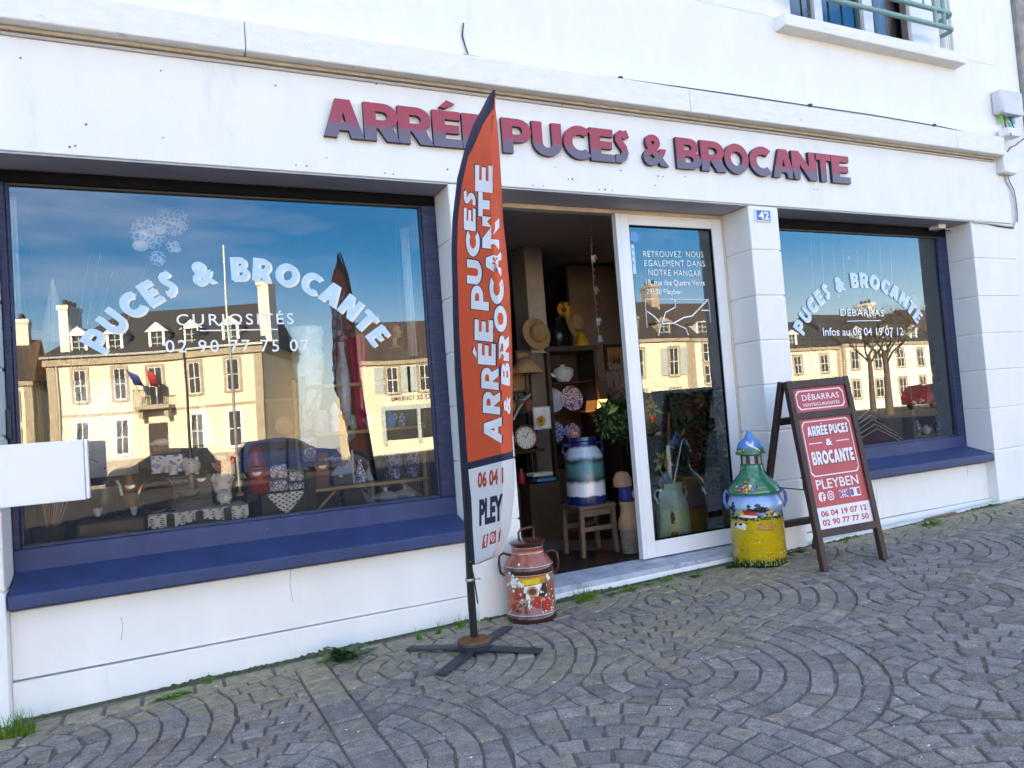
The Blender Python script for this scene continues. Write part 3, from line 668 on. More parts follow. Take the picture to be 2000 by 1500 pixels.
b = MB().mat('gravel'); strip(b, -200, -37)
o = b.build('square', None); o['kind'] = 'structure'
# soil and moss gathered in the joint between wall and paving
M('moss', (.075, .085, .035), .95, var=.5, scale=40, bump=.6)
b = MB().mat('moss'); rnd = random.Random(21)
def seam(x0, x1, y):
    n = int((x1-x0)/.012); vs = []
    for i in range(n+1):
        x = x0+(x1-x0)*i/n; k = max(0, math.sin(x*3.1)+math.sin(x*7.7+1)+rnd.gauss(0, .7))*.006; vs += [(x, y, gz(x)+.004+k), (x, y-.008-k*1.2, gz(x)+.002+k*.3), (x, y-.014-k*1.6, gz(x)-.012)]
    b.add(vs, [f for i in range(n) for f in ((3*i, 3*i+1, 3*i+4, 3*i+3), (3*i+1, 3*i+2, 3*i+5, 3*i+4))])
seam(-1.6, L1, .0); seam(L1, R1, .066); seam(P1, D0, .0); seam(D0, D1, .046); seam(D1, L2, .0); seam(L2, 7.9, -.03)
o = b.build('moss_seam', None, None); tag(o, 'thin line of soil and moss where the white wall meets the setts', 'moss', None, 'stuff')
#@@OPPOSITE
# ================================================================== FAR SIDE OF THE SQUARE (seen mirrored in the panes)
M('render_cream', (.82, .73, .56), .9, var=.08, scale=.6, stain=(.55, .46, .32), st=(.58, .85), sscale=.8)
M('render_white', (.84, .79, .68), .9, var=.06, scale=.7)
M('trim_stone', (.40, .34, .25), .9, var=.2, scale=3)
M('roof_slate', (.050, .048, .047), .8, var=.4, scale=5)
M('roof_rust', (.075, .055, .047), .8, var=.4, scale=5)
M('frame_white', (.8, .8, .76), .5); M('shutter_grey', (.42, .50, .48), .7); M('pane_dark', (.045, .05, .05), .15, var=.5, scale=.6)
M('iron', (.02, .02, .022), .6)
def rotz(a, o): return Matrix.Translation(o) @ Matrix.Rotation(a, 4, 'Z')
def put(bm, X):
    bm.v = [tuple(X @ Vector(v)) for v in bm.v]; return bm
def hwindow(par, X, x, z, w, h, trim='trim_stone', sh=None, arch=False, bars=2):
    m = MB().mat(trim); t = .16
    m.box(x-w/2-t, x-w/2, -.1, .06, z-.1, z+h+t); m.box(x+w/2, x+w/2+t, -.1, .06, z-.1, z+h+t); m.box(x-w/2, x+w/2, -.1, .055, z+h, z+h+t); m.box(x-w/2, x+w/2, -.1, .09, z-.12, z)
    if sh:
        m.mat(sh); m.box(x-w/2-t-.62, x-w/2-t-.02, .0, .05, z, z+h); m.box(x+w/2+t+.02, x+w/2+t+.62, .0, .05, z, z+h)
    o = put(m, X).build('window', None, par)
    m = MB().mat('pane_dark'); m.box(x-w/2, x+w/2, -.12, .004, z, z+h); put(m, X).build('pane', None, o)
    m = MB().mat('frame_white'); f = .05
    for q in (x-w/2, x-f/2, x+w/2-f): m.box(q, q+f, .005, .03, z, z+h)
    for k in range(bars+1): zz = z+(h-f)*k/bars; m.box(x-w/2+f, x-f/2, .006, .028, zz, zz+f); m.box(x+f/2, x+w/2-f, .006, .028, zz, zz+f)
    put(m, X).build('glazing_bars', None, o)
def roofmesh(x0, x1, d, ze, zr, hip0=0., hip1=0., over=.3):
    m = MB(); y0, y1 = over, -d-over; ym = -d/2; a, c = x0-over, x1+over
    m.add([(a, y0, ze), (c, y0, ze), (c, y1, ze), (a, y1, ze), (a+hip0, ym, zr), (c-hip1, ym, zr)], [(0, 1, 5, 4), (1, 2, 5), (2, 3, 4, 5), (3, 0, 4), (3, 2, 1, 0)])
    return m
def chimney(par, X, x, y, z0, z1, w, d, mat='render_white'):
    m = MB().mat(mat); m.box(x-w/2, x+w/2, y-d/2, y+d/2, z0, z1-.25); m.box(x-w/2-.07, x+w/2+.07, y-d/2-.07, y+d/2+.07, z1-.25, z1)
    m.mat('roof_rust')
    for k in range(3): m.lathe([(.1, z1), (.13, z1+.35), (.0, z1+.35)], (x, y-d/2+d*(k+.5)/3, 0), 8)
    put(m, X).build('chimney', None, par)
def dormer(par, X, x, z, w, h, mat='frame_white', ped=.55):
    m = MB().mat(mat); y0 = -.25
    m.box(x-w/2, x-w/2+.16, y0-1.4, y0, z, z+h); m.box(x+w/2-.16, x+w/2, y0-1.4, y0, z, z+h)
    m.prism([(x-w/2-.2, z+h), (x+w/2+.2, z+h), (x, z+h+ped)], -.3, 'y', (0, y0+.05, 0))
    o = put(m, X).build('dormer', None, par)
    m = MB().mat('roof_slate'); m.prism([(x-w/2-.15, z+h), (x+w/2+.15, z+h), (x, z+h+ped-.04)], -1.6, 'y', (0, y0-.26, 0)); put(m, X).build('dormer_roof', None, o)
    m = MB().mat('pane_dark'); m.box(x-w/2+.16, x+w/2-.16, y0-.9, y0-.1, z, z+h); m.mat('shutter_grey'); m.box(x-.03, x+.03, y0-.09, y0-.06, z, z+h)
    for k in range(3): m.box(x-w/2+.17, x+w/2-.17, y0-.085, y0-.065, z+h*k/3, z+h*k/3+.05)
    put(m, X).build('pane', None, o)

M('zinc', (.42, .42, .40), .35, metal=.6)
# town hall, turned a little towards the shop
AL = R(22); TX = rotz(AL, Vector((5.6, -40, 0)))
def th(xm, zm):
    s = (5.6-xm)/(math.cos(AL)+xm/44.8*math.sin(AL)); return -s, 1.27+(zm-1.27)*(44.8+s*math.sin(AL))/44.8
TH = thing('town_hall', 'cream town hall with slate roof, white dormers and flag balcony, mirrored in the left window', 'town hall', (0, -41, 0))
wl = th(-4.95, 3)[0]; m = MB().mat('render_cream'); m.box(wl, 0, -9, 0, -1.5, 5.98); put(m, TX).build('wall', None, TH)
m = MB().mat('trim_stone'); m.box(wl-.15, .15, -9.1, .18, 5.98, 6.5); m.box(wl-.03, wl+.42, -.2, .05, -.3, 5.975); m.box(-.42, .03, -.2, .05, -.3, 5.975); m.box(wl+.43, -.43, -.1, .03, 3.05, 3.2); m.box(wl+.43, -.43, -.1, .05, -1.5, .45); put(m, TX).build('stone_trim', None, TH)
m = MB().mat('zinc'); m.box(wl-.2, .2, .2, .34, 6.4, 6.52); m.tube([(wl+.55, .1, 6.4), (wl+.55, .1, 0)], .05, 8); put(m, TX).build('gutter', None, TH)
m = roofmesh(wl, 0, 9, 6.5, 9.6, 2.6, .7); m.mat('roof_slate'); m.m = [0]*len(m.f); put(m, TX).build('roof', None, TH)
chimney(TH, TX, th(-4.15, 8)[0], -.9, 6.6, 9.5, .5, 1.5); chimney(TH, TX, .25, -1.2, 6.6, 10.2, .6, 1.6)
for xm in (-3.6, -1.94, .17, 1.98, 4.01): x = th(xm, 6.7)[0]; dormer(TH, TX, x, 6.65, .95, 1.05)
for xm in (-3.55, -1.72, 2.07, 4.05):
    x = th(xm, 5)[0]; hwindow(TH, TX, x, 3.9, .68, 1.8)
    hwindow(TH, TX, x, .75, .72, 2.0, 'frame_white')
x = th(.05, 4)[0]; hwindow(TH, TX, x, 3.45, .8, 2.2)
m = MB().mat('trim_stone'); m.box(x-1.0, x+1.0, 0, .9, 3.2, 3.4); m.box(x-.85, x-.6, 0, .6, 2.7, 3.2); m.box(x+.6, x+.85, 0, .6, 2.7, 3.2)
bo = put(m, TX).build('balcony', None, TH)
m = MB().mat('iron'); 
for k in range(21): q = x-.97+1.94*k/20; m.box(q-.012, q+.012, .85, .874, 3.4, 4.3)
m.box(x-1, x+1, .84, .88, 4.28, 4.33); put(m, TX).build('railing', None, bo)
m = MB().mat('dark_brown'); m.box(x-.55, x+.55, -.1, .03, 0, 2.4); put(m, TX).build('door', None, TH)
M('flag_blue', (.02, .05, .25), .7); M('flag_red', (.5, .03, .03), .7)
m = MB().mat('iron'); m.tube([(x-.6, .9, 4.2), (x-1.0, 1.5, 5.5)], .02, 6); m.tube([(x+.1, .9, 4.2), (x+.1, 1.5, 5.5)], .02, 6)
m.mat('flag_blue').add([(x-.98, 1.5, 5.4), (x-.75, 1.15, 4.6), (x-.2, 1.2, 4.5), (x-.35, 1.5, 5.1)], [(0, 1, 2, 3)]); m.mat('flag_red').add([(x+.1, 1.5, 5.4), (x+.1, 1.1, 4.5), (x+.6, 1.1, 4.4), (x+.55, 1.4, 5.1)], [(0, 1, 2, 3)])
put(m, TX).build('flag_pair', None, TH, solid=.006)
def house(name, label, x0, x1, Y, ze, zr, d, wallm, roofm, wins=(), hips=(0, 0), chims=(), dorms=(), a=0., trim='trim_stone', quoins=True, band=True):
    o = thing(name, label, 'house', ((x0+x1)/2, -Y, 0)); X = rotz(a, Vector((x0, -Y, 0))); w = x1-x0
    m = MB().mat(wallm); m.box(0, w, -d, 0, -1.5, ze)
    if hips == (0, 0): m.prism([(-d, ze), (0, ze), (-d/2, zr-.15)], .3, 'x', (0, 0, 0)); m.prism([(-d, ze), (0, ze), (-d/2, zr-.15)], .3, 'x', (w-.3, 0, 0))
    put(m, X).build('wall', None, o)
    m = MB().mat(trim)
    if band: m.box(-.1, w+.1, -d, .14, ze-.28, ze-.01)
    if quoins: m.box(-.03, .35, -.1, .045, -1.5, ze-.285); m.box(w-.35, w+.03, -.1, .045, -.5, ze-.285)
    if m.v: put(m, X).build('stone_trim', None, o)
    m = roofmesh(0, w, d, ze, zr, *hips, over=.2); m.mat(roofm); m.m = [0]*len(m.f); put(m, X).build('roof', None, o)
    for q in wins: hwindow(o, X, *q)
    for q in chims: chimney(o, X, *q)
    for q in dorms: dormer(o, X, *q)
    return o, X
house('low_house', 'low cream house with rust roof left of the town hall, mirrored in the left window', -14.5, -6.2, 44, 5.2, 8.0, 8, 'render_cream', 'roof_rust', [(2, 3, .8, 1.5), (4.6, 3, .8, 1.5), (7.2, 3, .8, 1.5), (4, .5, 1.1, 1.9), (7, .4, 1.2, 2)], chims=[(7.6, -4, 7.2, 9.2, .7, 1.2)])
o, X = house('tourist_office', 'cream house with grey shutters and tourist office lettering over its shop front', 11.6, 20.5, 40, 5.3, 8.2, 8, 'render_cream', 'roof_rust', [(1.85, 3.25, .72, 1.62, 'trim_stone', 'shutter_grey'), (3.95, 3.25, .72, 1.62, 'trim_stone', 'shutter_grey'), (6.6, 3.25, .72, 1.62, 'trim_stone', 'shutter_grey')], quoins=False)
m = MB().mat('shutter_grey'); m.box(1.0, 6.5, -.1, .12, 2.15, 2.45); m.box(1.0, 1.25, -.1, .12, 0, 2.15); m.box(3.3, 3.5, -.1, .12, 0, 2.15); m.box(6.25, 6.5, -.1, .12, 0, 2.15); fr_ = put(m, X).build('shop_front', None, o)
m = MB().mat('pane_dark'); m.box(1.25, 6.25, -.1, .02, .3, 2.15); put(m, X).build('pane', None, fr_)
m = MB().mat('iron'); vs, fs = fit(text('OFFICE DE TOURISME', .02, 1.1), 0, 1, 0, 1); m.add([tuple(X @ Vector((4.9-3.2*u, .02, 2.72+.30*v))) for u, v in vs], fs); m.build('lettering', None, o)
house('slate_house', 'tall stone trimmed house with mansard roof and stone dormers, mirrored in the door', 29.2, 36.8, 40, 6.15, 9.6, 8, 'render_cream', 'roof_slate',
      [(x, z, .8, 2.0, 'trim_stone', sh) for x, sh in ((1.0, None), (3.0, None), (6.1, 'shutter_grey')) for z in (.4, 3.4)], chims=[(3.6, -3, 7, 10.6, 1.6, .9), (7.3, -4, 8, 10.9, .8, 1.4, 'trim_stone')], dorms=[(2.7, 6.2, 1.1, 1.5, 'trim_stone', .6), (5.6, 6.2, 1.1, 1.2, 'trim_stone', .4)], hips=(.5, .5))
house('white_house', 'pale house with stone framed windows next to the mansard house, mirrored in the door', 36.9, 45.0, 40, 6.1, 9.4, 8, 'render_white', 'roof_rust',
      [(x, z, .95, 1.4, 'trim_stone') for x in (1.6, 4.2, 6.8) for z in (.4, 2.6, 4.3)], dorms=[(1.5, 6.2, 1.3, 1.1, 'frame_white', .1), (4.8, 6.2, 1.3, 1.1, 'frame_white', .1)])
house('corner_house', 'low cream dark roofed house, leftmost of those mirrored in the right window', 45.5, 55.0, 42, 5.2, 8.0, 8, 'render_cream', 'roof_slate',
      [(x, z, .85, 1.5, 'trim_stone', 'frame_white') for x in (1.6, 4.6, 7.6) for z in (.5, 3.0)], chims=[(6, -4, 7, 9.4, .8, 1.3)], dorms=[(4.6, 5.4, 1., 1., 'frame_white', .4)])
house('far_house', 'cream house with arched dormers and yellow window surrounds, mirrored in the right window', 55.5, 68.0, 42, 5.4, 8.6, 8, 'render_white', 'roof_slate',
      [(x, z, .95, 1.6, 'trim_stone') for x in (1.5, 4.5, 7.5, 10.5) for z in (.5, 3.1)], chims=[(8.6, -4, 7, 9.6, .9, 1.3)], dorms=[(2.5, 5.6, 1., 1., 'frame_white', .4), (6.5, 5.6, 1., 1., 'frame_white', .4), (10.2, 5.6, 1., 1., 'frame_white', .4)])
house('end_house', 'last pale house of the far row, mirrored at the right edge of the right window', 68.5, 90.0, 42, 5.6, 9.0, 8, 'render_cream', 'roof_rust', [(x, z, .95, 1.6, 'trim_stone') for x in (2, 5.5, 9, 12.5) for z in (.5, 3.1)])
# flagpole, lamp posts and bare trees on the square
M('zinc', (.42, .42, .40), .35, metal=.6)
m = MB().mat('zinc'); m.tube([(2.35, -21, -.5), (2.3, -21, 4.2)], .045, 10); m.mat('frame_white'); m.tube([(2.3, -21, 4.2), (2.25, -21, 7.6)], [.034, .028], 10)
m.mat('zinc').lathe([(.12, -.05), (.12, .15), (.05, .2)], (2.35, -21, gq(-21)), 12); tag(m.build('flagpole', None, None, org=(2.35, -21, 0)), 'tall white and grey flagpole on the square, mirrored in front of the town hall', 'flagpole')
def lamp_post(x, y, h, label):
    o = thing('street_lamp', label, 'street lamp', (x, y, 0), 'street lamps on the square')
    m = MB().mat('iron'); m.lathe([(.13, gq(y)-.05), (.13, .3), (.06, .5), (.045, 1.2), (.035, h-.5), (.03, h)], (x, y, 0), 12); m.tube([(x, y, h-.02)]+[(x+.25-.25*math.cos(R(t)), y, h+.25*math.sin(R(t))) for t in (20, 60, 90, 130, 180)]+[(x+.5, y, h-.15)], .018, 8); m.build('post', None, o)
    m = MB().mat('iron'); m.lathe([(.02, h-.15), (.14, h-.25), (.16, h-.30), (.02, h-.27)], (x+.5, y, 0), 8); ln = m.build('lantern', None, o)
    m = MB().mat('pane_dark'); m.lathe([(.14, h-.30), (.08, h-.68), (.0, h-.70)], (x+.5, y, 0), 6); m.build('glass', None, ln)
lamp_post(.95, -21.5, 5.0, 'black street lamp with hanging lantern left of the flagpole'); lamp_post(27, -24, 5.0, 'black street lamp with hanging lantern before the mansard house')
M('bark', (.09, .075, .06), .9, var=.3, scale=6)
def bare_tree(x, y, h, seed, label):
    rnd = random.Random(seed); o = thing('bare_tree', label, 'tree', (x, y, 0), 'leafless trees on the square')
    m = MB().mat('bark'); m.tube([(x, y, -.6), (x+.05, y, h*.2), (x-.03, y+.05, h*.38), (x, y, h*.5)], [.2, .15, .12, .10], 10); m.build('trunk', None, o)
    m = MB().mat('bark')
    def br(p, d, l, r, k):
        e = p+d*l; mid = p+d*l*.5+Vector((rnd.uniform(-1, 1), rnd.uniform(-1, 1), rnd.uniform(0, 1)))*l*.08
        m.tube([p, mid, e], [r, r*.8, r*.6], 5, False)
        if k:
            for _ in range(3):
                q = (d+Vector((rnd.uniform(-1, 1), rnd.uniform(-1, 1), rnd.uniform(-.35, .8)))*.75).normalized(); br(p+(e-p)*rnd.uniform(.5, 1), q, l*rnd.uniform(.6, .8), r*.55, k-1)
    for k in range(5):
        a_ = k*1.26+rnd.random(); br(Vector((x, y, h*rnd.uniform(.36, .5))), Vector((math.cos(a_)*.7, math.sin(a_)*.7, .75)).normalized(), h*.22, .06, 4)
    m.build('crown', None, o)
bare_tree(31.0, -19, 6.0, 3, 'slender leafless tree nearest the shop, mirrored in the right window'); bare_tree(37.5, -25, 6.5, 8, 'leafless tree further along the square, mirrored behind the first one')
# parked cars
M('car_blue', (.012, .032, .10), .3, var=.03, coat=.6); M('car_dark', (.015, .018, .022), .3, var=.03, coat=.6); M('car_red', (.10, .014, .014), .3, var=.03, coat=.6)
M('tyre', (.02, .02, .02), .85); M('rim', (.5, .5, .52), .3, metal=.7); M('car_glass', (.02, .025, .03), .08); M('lamp_glass', (.7, .72, .75), .1); M('lamp_red', (.4, .01, .01), .2)
def car(x, y, paint, label, prof, cab, flip=1, w=1.72):
    g = gz(min(16, x))-.02+gq(y); o = thing('parked_car', label, 'car', (x, y, g), 'cars parked on the square')
    def T(bm): bm.v = [(x+flip*v[0], y+v[1], g+v[2]) for v in bm.v]; return bm
    def shell(pts, y0, y1, top):
        n = len(pts); zt = max(p[1] for p in pts); vs = []
        for s_ in (-1, 1):
            for u, v in pts: k = 1-top*max(0, (v-.85)/max(.01, zt-.85)); vs.append((u, s_*w/2*k, v))
        tri = tessellate_polygon([[Vector((u, v, 0)) for u, v in pts]])
        return vs, [tuple(t) for t in tri]+[tuple(i+n for i in reversed(t)) for t in tri]+[(i, (i+1) % n, (i+1) % n+n, i+n) for i in range(n)]
    m = MB().mat(paint); m.add(*shell(prof, 0, 0, .2)); T(m).build('body', None, o, bevel=.05)
    m = MB().mat('car_glass')
    for s_ in (-1, 1):
        for q in cab:
            zt = max(p[1] for p in prof)
            pts = [(u, s_*(w/2*(1-.2*max(0, (v-.85)/(zt-.85)))+.006), v) for u, v in q]; m.add(pts, [tuple(range(len(pts)))])
    T(m).build('side_windows', None, o)
    for u in (min(p[0] for p in prof)+.78, max(p[0] for p in prof)-.78):
        for s_ in (-1, 1):
            m = MB().mat('tyre'); rt = Matrix.Rotation(R(90), 3, 'X'); m.lathe([(.19, -.1), (.31, -.1), (.33, -.06), (.33, .06), (.31, .1), (.19, .1), (.19, -.1)], (u, s_*(w/2-.09), .33), 20, tilt=rt); wh = T(m).build('wheel', None, o)
            m = MB().mat('rim'); m.lathe([(.0, -.06), (.19, -.08), (.2, .08), (.0, .06)], (u, s_*(w/2-.09), .33), 16, tilt=rt); T(m).build('rim', None, wh)
    for s_ in (-1, 1):
        m = MB().mat('lamp_glass'); m.ell((max(p[0] for p in prof)-.12, s_*(w/2-.24), .68), .14, .18, .09, 10, 6); T(m).build('headlight', None, o)
        m = MB().mat('lamp_red'); m.box(min(p[0] for p in prof)-.01, min(p[0] for p in prof)+.08, s_*(w/2-.2)-.1, s_*(w/2-.2)+.1, .7, .92); T(m).build('tail_light', None, o)
HATCH = [(-1.95, .3), (-2.0, .75), (-1.85, 1.0), (-1.5, 1.42), (-.2, 1.48), (.35, 1.40), (1.05, .98), (1.8, .85), (2.0, .62), (1.98, .3)]
HC = [[(-1.5, 1.0), (-1.35, 1.34), (-.55, 1.39), (-.55, 1.0)], [(-.48, 1.0), (-.48, 1.39), (.25, 1.34), (.85, 1.0)]]
VAN = [(-2.3, .3), (-2.35, 1.0), (-2.25, 1.85), (.9, 1.88), (1.35, 1.75), (1.9, 1.1), (2.4, .95), (2.5, .6), (2.45, .3)]
VC = [[(.1, 1.12), (.1, 1.68), (1.2, 1.62), (1.62, 1.12)]]
car(4.6, -26, 'car_blue', 'blue hatchback parked on the square, mirrored low in the left window', HATCH, HC)
car(.2, -27, 'car_dark', 'black hatchback parked left of the blue one, mirrored low in the left window', HATCH, HC, -1)
car(20.5, -20.5, 'car_dark', 'dark panel van parked on the square, mirrored in the shop door', VAN, VC)
car(43, -25, 'car_red', 'dark red hatchback parked furthest right, mirrored in the right window', HATCH, HC)
#@@OBJECTS
# ================================================================== OUTSIDE OBJECTS
# ---- feather flag on a cross base
M('flag_orange', (.95, .125, .045), .75, var=.06, scale=3); M('flag_white', (.86, .84, .84), .8, var=.03); M('flag_navy', (.014, .015, .045), .8); M('letter_white', (.80, .80, .82), .8, var=.02); M('letter_red', (.62, .055, .035), .8)
M('pole_black', (.012, .012, .014), .45, var=.1); M('rust', (.22, .075, .022), .85, var=.35, scale=18, bump=.3); M('steel_dark', (.030, .033, .045), .55, var=.25, scale=12, bump=.15)
FB0 = Vector((1.483, -.517, gz(1.483))); FL = thing('feather_flag', 'orange and white feather flag reading ARRÉE PUCES BROCANTE on a black cross base', 'feather flag', FB0)
KEY = [(176, 963, 967), (190, 953, 967), (210, 943, 967), (243, 925, 971), (293, 907, 975), (360, 892, 979), (427, 884, 982), (493, 882, 989), (560, 884, 995), (660, 887, 999), (740, 892, 1001), (807, 897, 1001), (863, 900, 1001), (900, 903, 1003), (940, 906, 1005), (975, 910, 1003), (1040, 913, 995), (1085, 916, 975), (1103, 917, 930)]
def edge(py):
    for (a, l0, r0), (c, l1, r1) in zip(KEY, KEY[1:]):
        if a <= py <= c: t = (py-a)/(c-a); return l0+(l1-l0)*t, r0+(r1-r0)*t
    return KEY[-1][1:] if py > 1000 else KEY[0][1:]
def ypole(py): return -.515-.335*min(1, (1240-py)/810) - (.48*((430-py)/254)**1.5 if py < 430 else 0)
def ydep(u, py):                      # the cloth streams out from the pole towards the street, its free edge curling back
    l, r = edge(py); wy = .0056*(r-l)
    rip = .012*math.sin(py*.021+u*5)+.008*math.sin(py*.055-u*8)
    s_ = u/.80 if u < .80 else 1-.30*((u-.80)/.20)
    return ypole(py)-wy*s_+rip*min(1, u*3)*min(1, (r-l)/60)
def fl(px, py, lift=0.):
    l, r = edge(py); u = (px-l)/max(1, r-l); return W(px, py, ydep(u, py)-lift)
rows = [176, 183, 190, 200, 210, 226, 243]+list(range(262, 1100, 14))+[1103]; NU = 22
def slant(py): return 25*max(0, min(1, (py-700)/200))
BAND = 903
def sleeve(py): return (6 if py < 185 else 26-8*min(1, (py-190)/110) if py < 300 else 14)
ml = MB().mat('flag_orange'); idx = {}
ROWS2 = []
for py in rows:
    l, r = edge(py); row = []
    for k in range(NU+1):
        us = min(.92, max(.02, (sleeve(py)-3)/max(1, r-l))); u = us*k/2 if k <= 2 else us+(1-us)*(k-2)/(NU-2); px = l+(r-l)*u; ppy = min(1103, py)-slant(py)*u*min(1, (1103-min(py, 1103))/120) if py < 1090 else py
        l2, r2 = edge(ppy); px = l2+(r2-l2)*u; row.append((px, ppy, u))
    ROWS2.append(row)
ml.v = [tuple(W(px, py, ydep(u, py))) for row in ROWS2 for px, py, u in row]
fs = []
for i in range(len(rows)-1):
    for k in range(NU):
        a = i*(NU+1)+k; px, py, u = ROWS2[i][k]; l, r = edge(py)
        mname = 'flag_navy' if (k < 2 or BAND-9 <= rows[i] < BAND+4 or rows[i] < 190) else ('flag_orange' if rows[i] < BAND else 'flag_white')
        ml.mat(mname); ml.f.append((a, a+1, a+NU+2, a+NU+1)); ml.m.append(ml.cur)
cloth = ml.build('cloth', None, FL, sharp=80, solid=.0025)
for m_ in ('flag_orange', 'flag_white'):        # thin cloth lets some light through
    n_ = MATS[m_].node_tree.nodes; l_ = MATS[m_].node_tree.links; bs = [q for q in n_ if q.type == 'BSDF_PRINCIPLED'][0]; ou = [q for q in n_ if q.type == 'OUTPUT_MATERIAL'][0]
    tr = n_.new('ShaderNodeBsdfTranslucent'); mxs = n_.new('ShaderNodeMixShader'); mxs.inputs[0].default_value = .22
    src = bs.inputs['Base Color'].links[0].from_socket; l_.new(src, tr.inputs[0]); l_.new(bs.outputs[0], mxs.inputs[1]); l_.new(tr.outputs[0], mxs.inputs[2]); l_.new(mxs.outputs[0], ou.inputs[0])
def flag_letter(bm, ch, x0, x1, y0, y1, lift, bold=0., dx=0, dy=0):   # letters run up the cloth: their tops point to the pole
    sh = gl(ch)[1] if (ch in GL or ch == '&') else text(ch, .03)
    vs, f = cut(fit(sh, 0, 1, 0, 1), 1)
    sl = (x1-x0)*.0
    bm.add([fl(x1-(x1-x0)*v+dx+bold*(.5-v)*2, y1-(y1-y0)*u+dy+4*(1-v)+bold*(u-.5)*-2, lift) for u, v in vs], f)
LET = [('A', 945, 980, 811, 862), ('R', 943, 977, 762, 806), ('R', 940, 974, 715, 758), ('É', 923, 968, 668, 710), ('E', 927, 963, 622, 664), ('P', 920, 955, 556, 603), ('U', 912, 941, 506, 553), ('C', 910, 937, 450, 499), ('E', 906, 929, 404, 448), ('S', 905, 929, 370, 398),
       ('E', 928, 962, 320, 373), ('T', 934, 970, 374, 422), ('N', 942, 975, 422, 484), ('A', 949, 979, 488, 536), ('C', 956, 984, 541, 592), ('O', 965, 990, 595, 646), ('R', 974, 994, 652, 702), ('B', 979, 996, 706, 750), ('&', 984, 997, 770, 806)]
bm = MB().mat('flag_navy')
for ch, a, c, d, e in LET: flag_letter(bm, ch, a-2, c+2.5, d-2.5, e+1.5, .0045)
bm.mat('letter_white')
for ch, a, c, d, e in LET: flag_letter(bm, ch, a, c, d, e, .0075)
def flag_text(bm, s, x0, x1, y0, y1, skew, m, bold=.05):
    vs, f = cut(fit(text(s, bold), 0, 1, 0, 1), 1); bm.mat(m); bm.add([fl(x0+(x1-x0)*u, y1-(y1-y0)*v-skew*u, .006) for u, v in vs], f)
flag_text(bm, '06 04 1', 933, 983, 922, 954, 10, 'letter_red', .04); flag_text(bm, 'PLEY', 936, 982, 976, 1028, 12, 'flag_navy', .05)
def flag_flat(bm, sh, m, lift=.006): bm.mat(m); vs, f = cut(sh, 1); bm.add([fl(u, v, lift) for u, v in vs], [q[::-1] for q in f])
flag_flat(bm, poly2((944, 1046), (954, 1042), (951, 1069), (941, 1072)), 'letter_red'); flag_text(bm, 'f', 946, 951, 1047, 1067, 2, 'letter_white', .05)
bm.v[-1:] = bm.v[-1:]
flag_flat(bm, poly2((958, 1040), (969, 1036), (968, 1060), (956, 1064)), 'letter_red'); flag_flat(bm, circ2(962.5, 1050, 4, 12, 8), 'letter_white', .0075); flag_flat(bm, circ2(962.5, 1050, 2.6, 12, 5.5), 'letter_red', .009); flag_flat(bm, circ2(962.5, 1050, 1.2, 8, 2.6), 'letter_white', .0105)
flag_flat(bm, poly2((974, 1040), (979, 1031), (976, 1056), (973, 1060)), 'letter_red')
bm.build('lettering', None, FL)
pp = [FB0+Vector((0, 0, .06))]+[W(x, y, ypole(y)+.004) for x, y in ((920, 1160), (916, 1100), (911, 1000), (901, 850), (893, 730), (889, 620), (887, 520), (889, 430), (896, 350), (910, 293), (930, 243), (950, 205), (964, 180))]
bm = MB().mat('pole_black'); bm.tube(pp, [.021, .021, .018, .016, .014, .013, .012, .011, .010, .009, .008, .007, .006, .005], 12); bm.build('pole', None, FL)
bm = MB().mat('zinc'); q = W(918, 1132, ypole(1132)); bm.lathe([(.024, -.008), (.027, -.004), (.027, .004), (.024, .008)], q, 16); bm.tube([q+Vector((.02, -.02, 0)), q+Vector((.045, -.035, .006)), q+Vector((.05, -.02, .0)), q+Vector((.02, -.01, 0))], .004, 6)
bm.mat('pole_black').tube([W(919, 1100, ypole(1100)-.03), W(925, 1125, ypole(1125)-.035), W(933, 1178, ypole(1178)-.03)], .004, 6); bm.mat('zinc').lathe([(.006, -.003), (.013, 0), (.006, .003)], W(921, 1097, ypole(1097)-.025), 12); bm.build('clip', None, FL)
c = FB0; bm = MB().mat('rust'); bm.lathe([(.0, .066), (.085, .066), (.092, .060)], c, 36); bm.mat('steel_dark'); bm.lathe([(.092, .060), (.094, .045), (.088, .042), (.094, .038), (.090, .022), (.0, .022)], c, 36); bm.mat('rust').lathe([(.03, .066), (.032, .075), (.022, .078), (.0, .078)], c, 20); bm.build('hub', None, FL)
for px, py in ((797, 1270), (860, 1322), (1058, 1275), (992, 1228)):
    e = G(px, py); d = (e-c); d.z = 0; d.normalize(); s_ = Vector((-d.y, d.x, 0))
    a = c+d*.04+Vector((0, 0, .020)); z_ = Vector((0, 0, gz(e.x)+.010)); e2 = Vector((e.x, e.y, z_.z))
    bm = MB().mat('steel_dark'); bm.bar(a, e2, .062, .012); q = a+(e2-a)*.93; bm.mat('hole').disc(q+Vector((0, 0, .0075)), .007, (0, 0, 1), 10); bm.build('foot_bar', None, FL, bevel=.002)
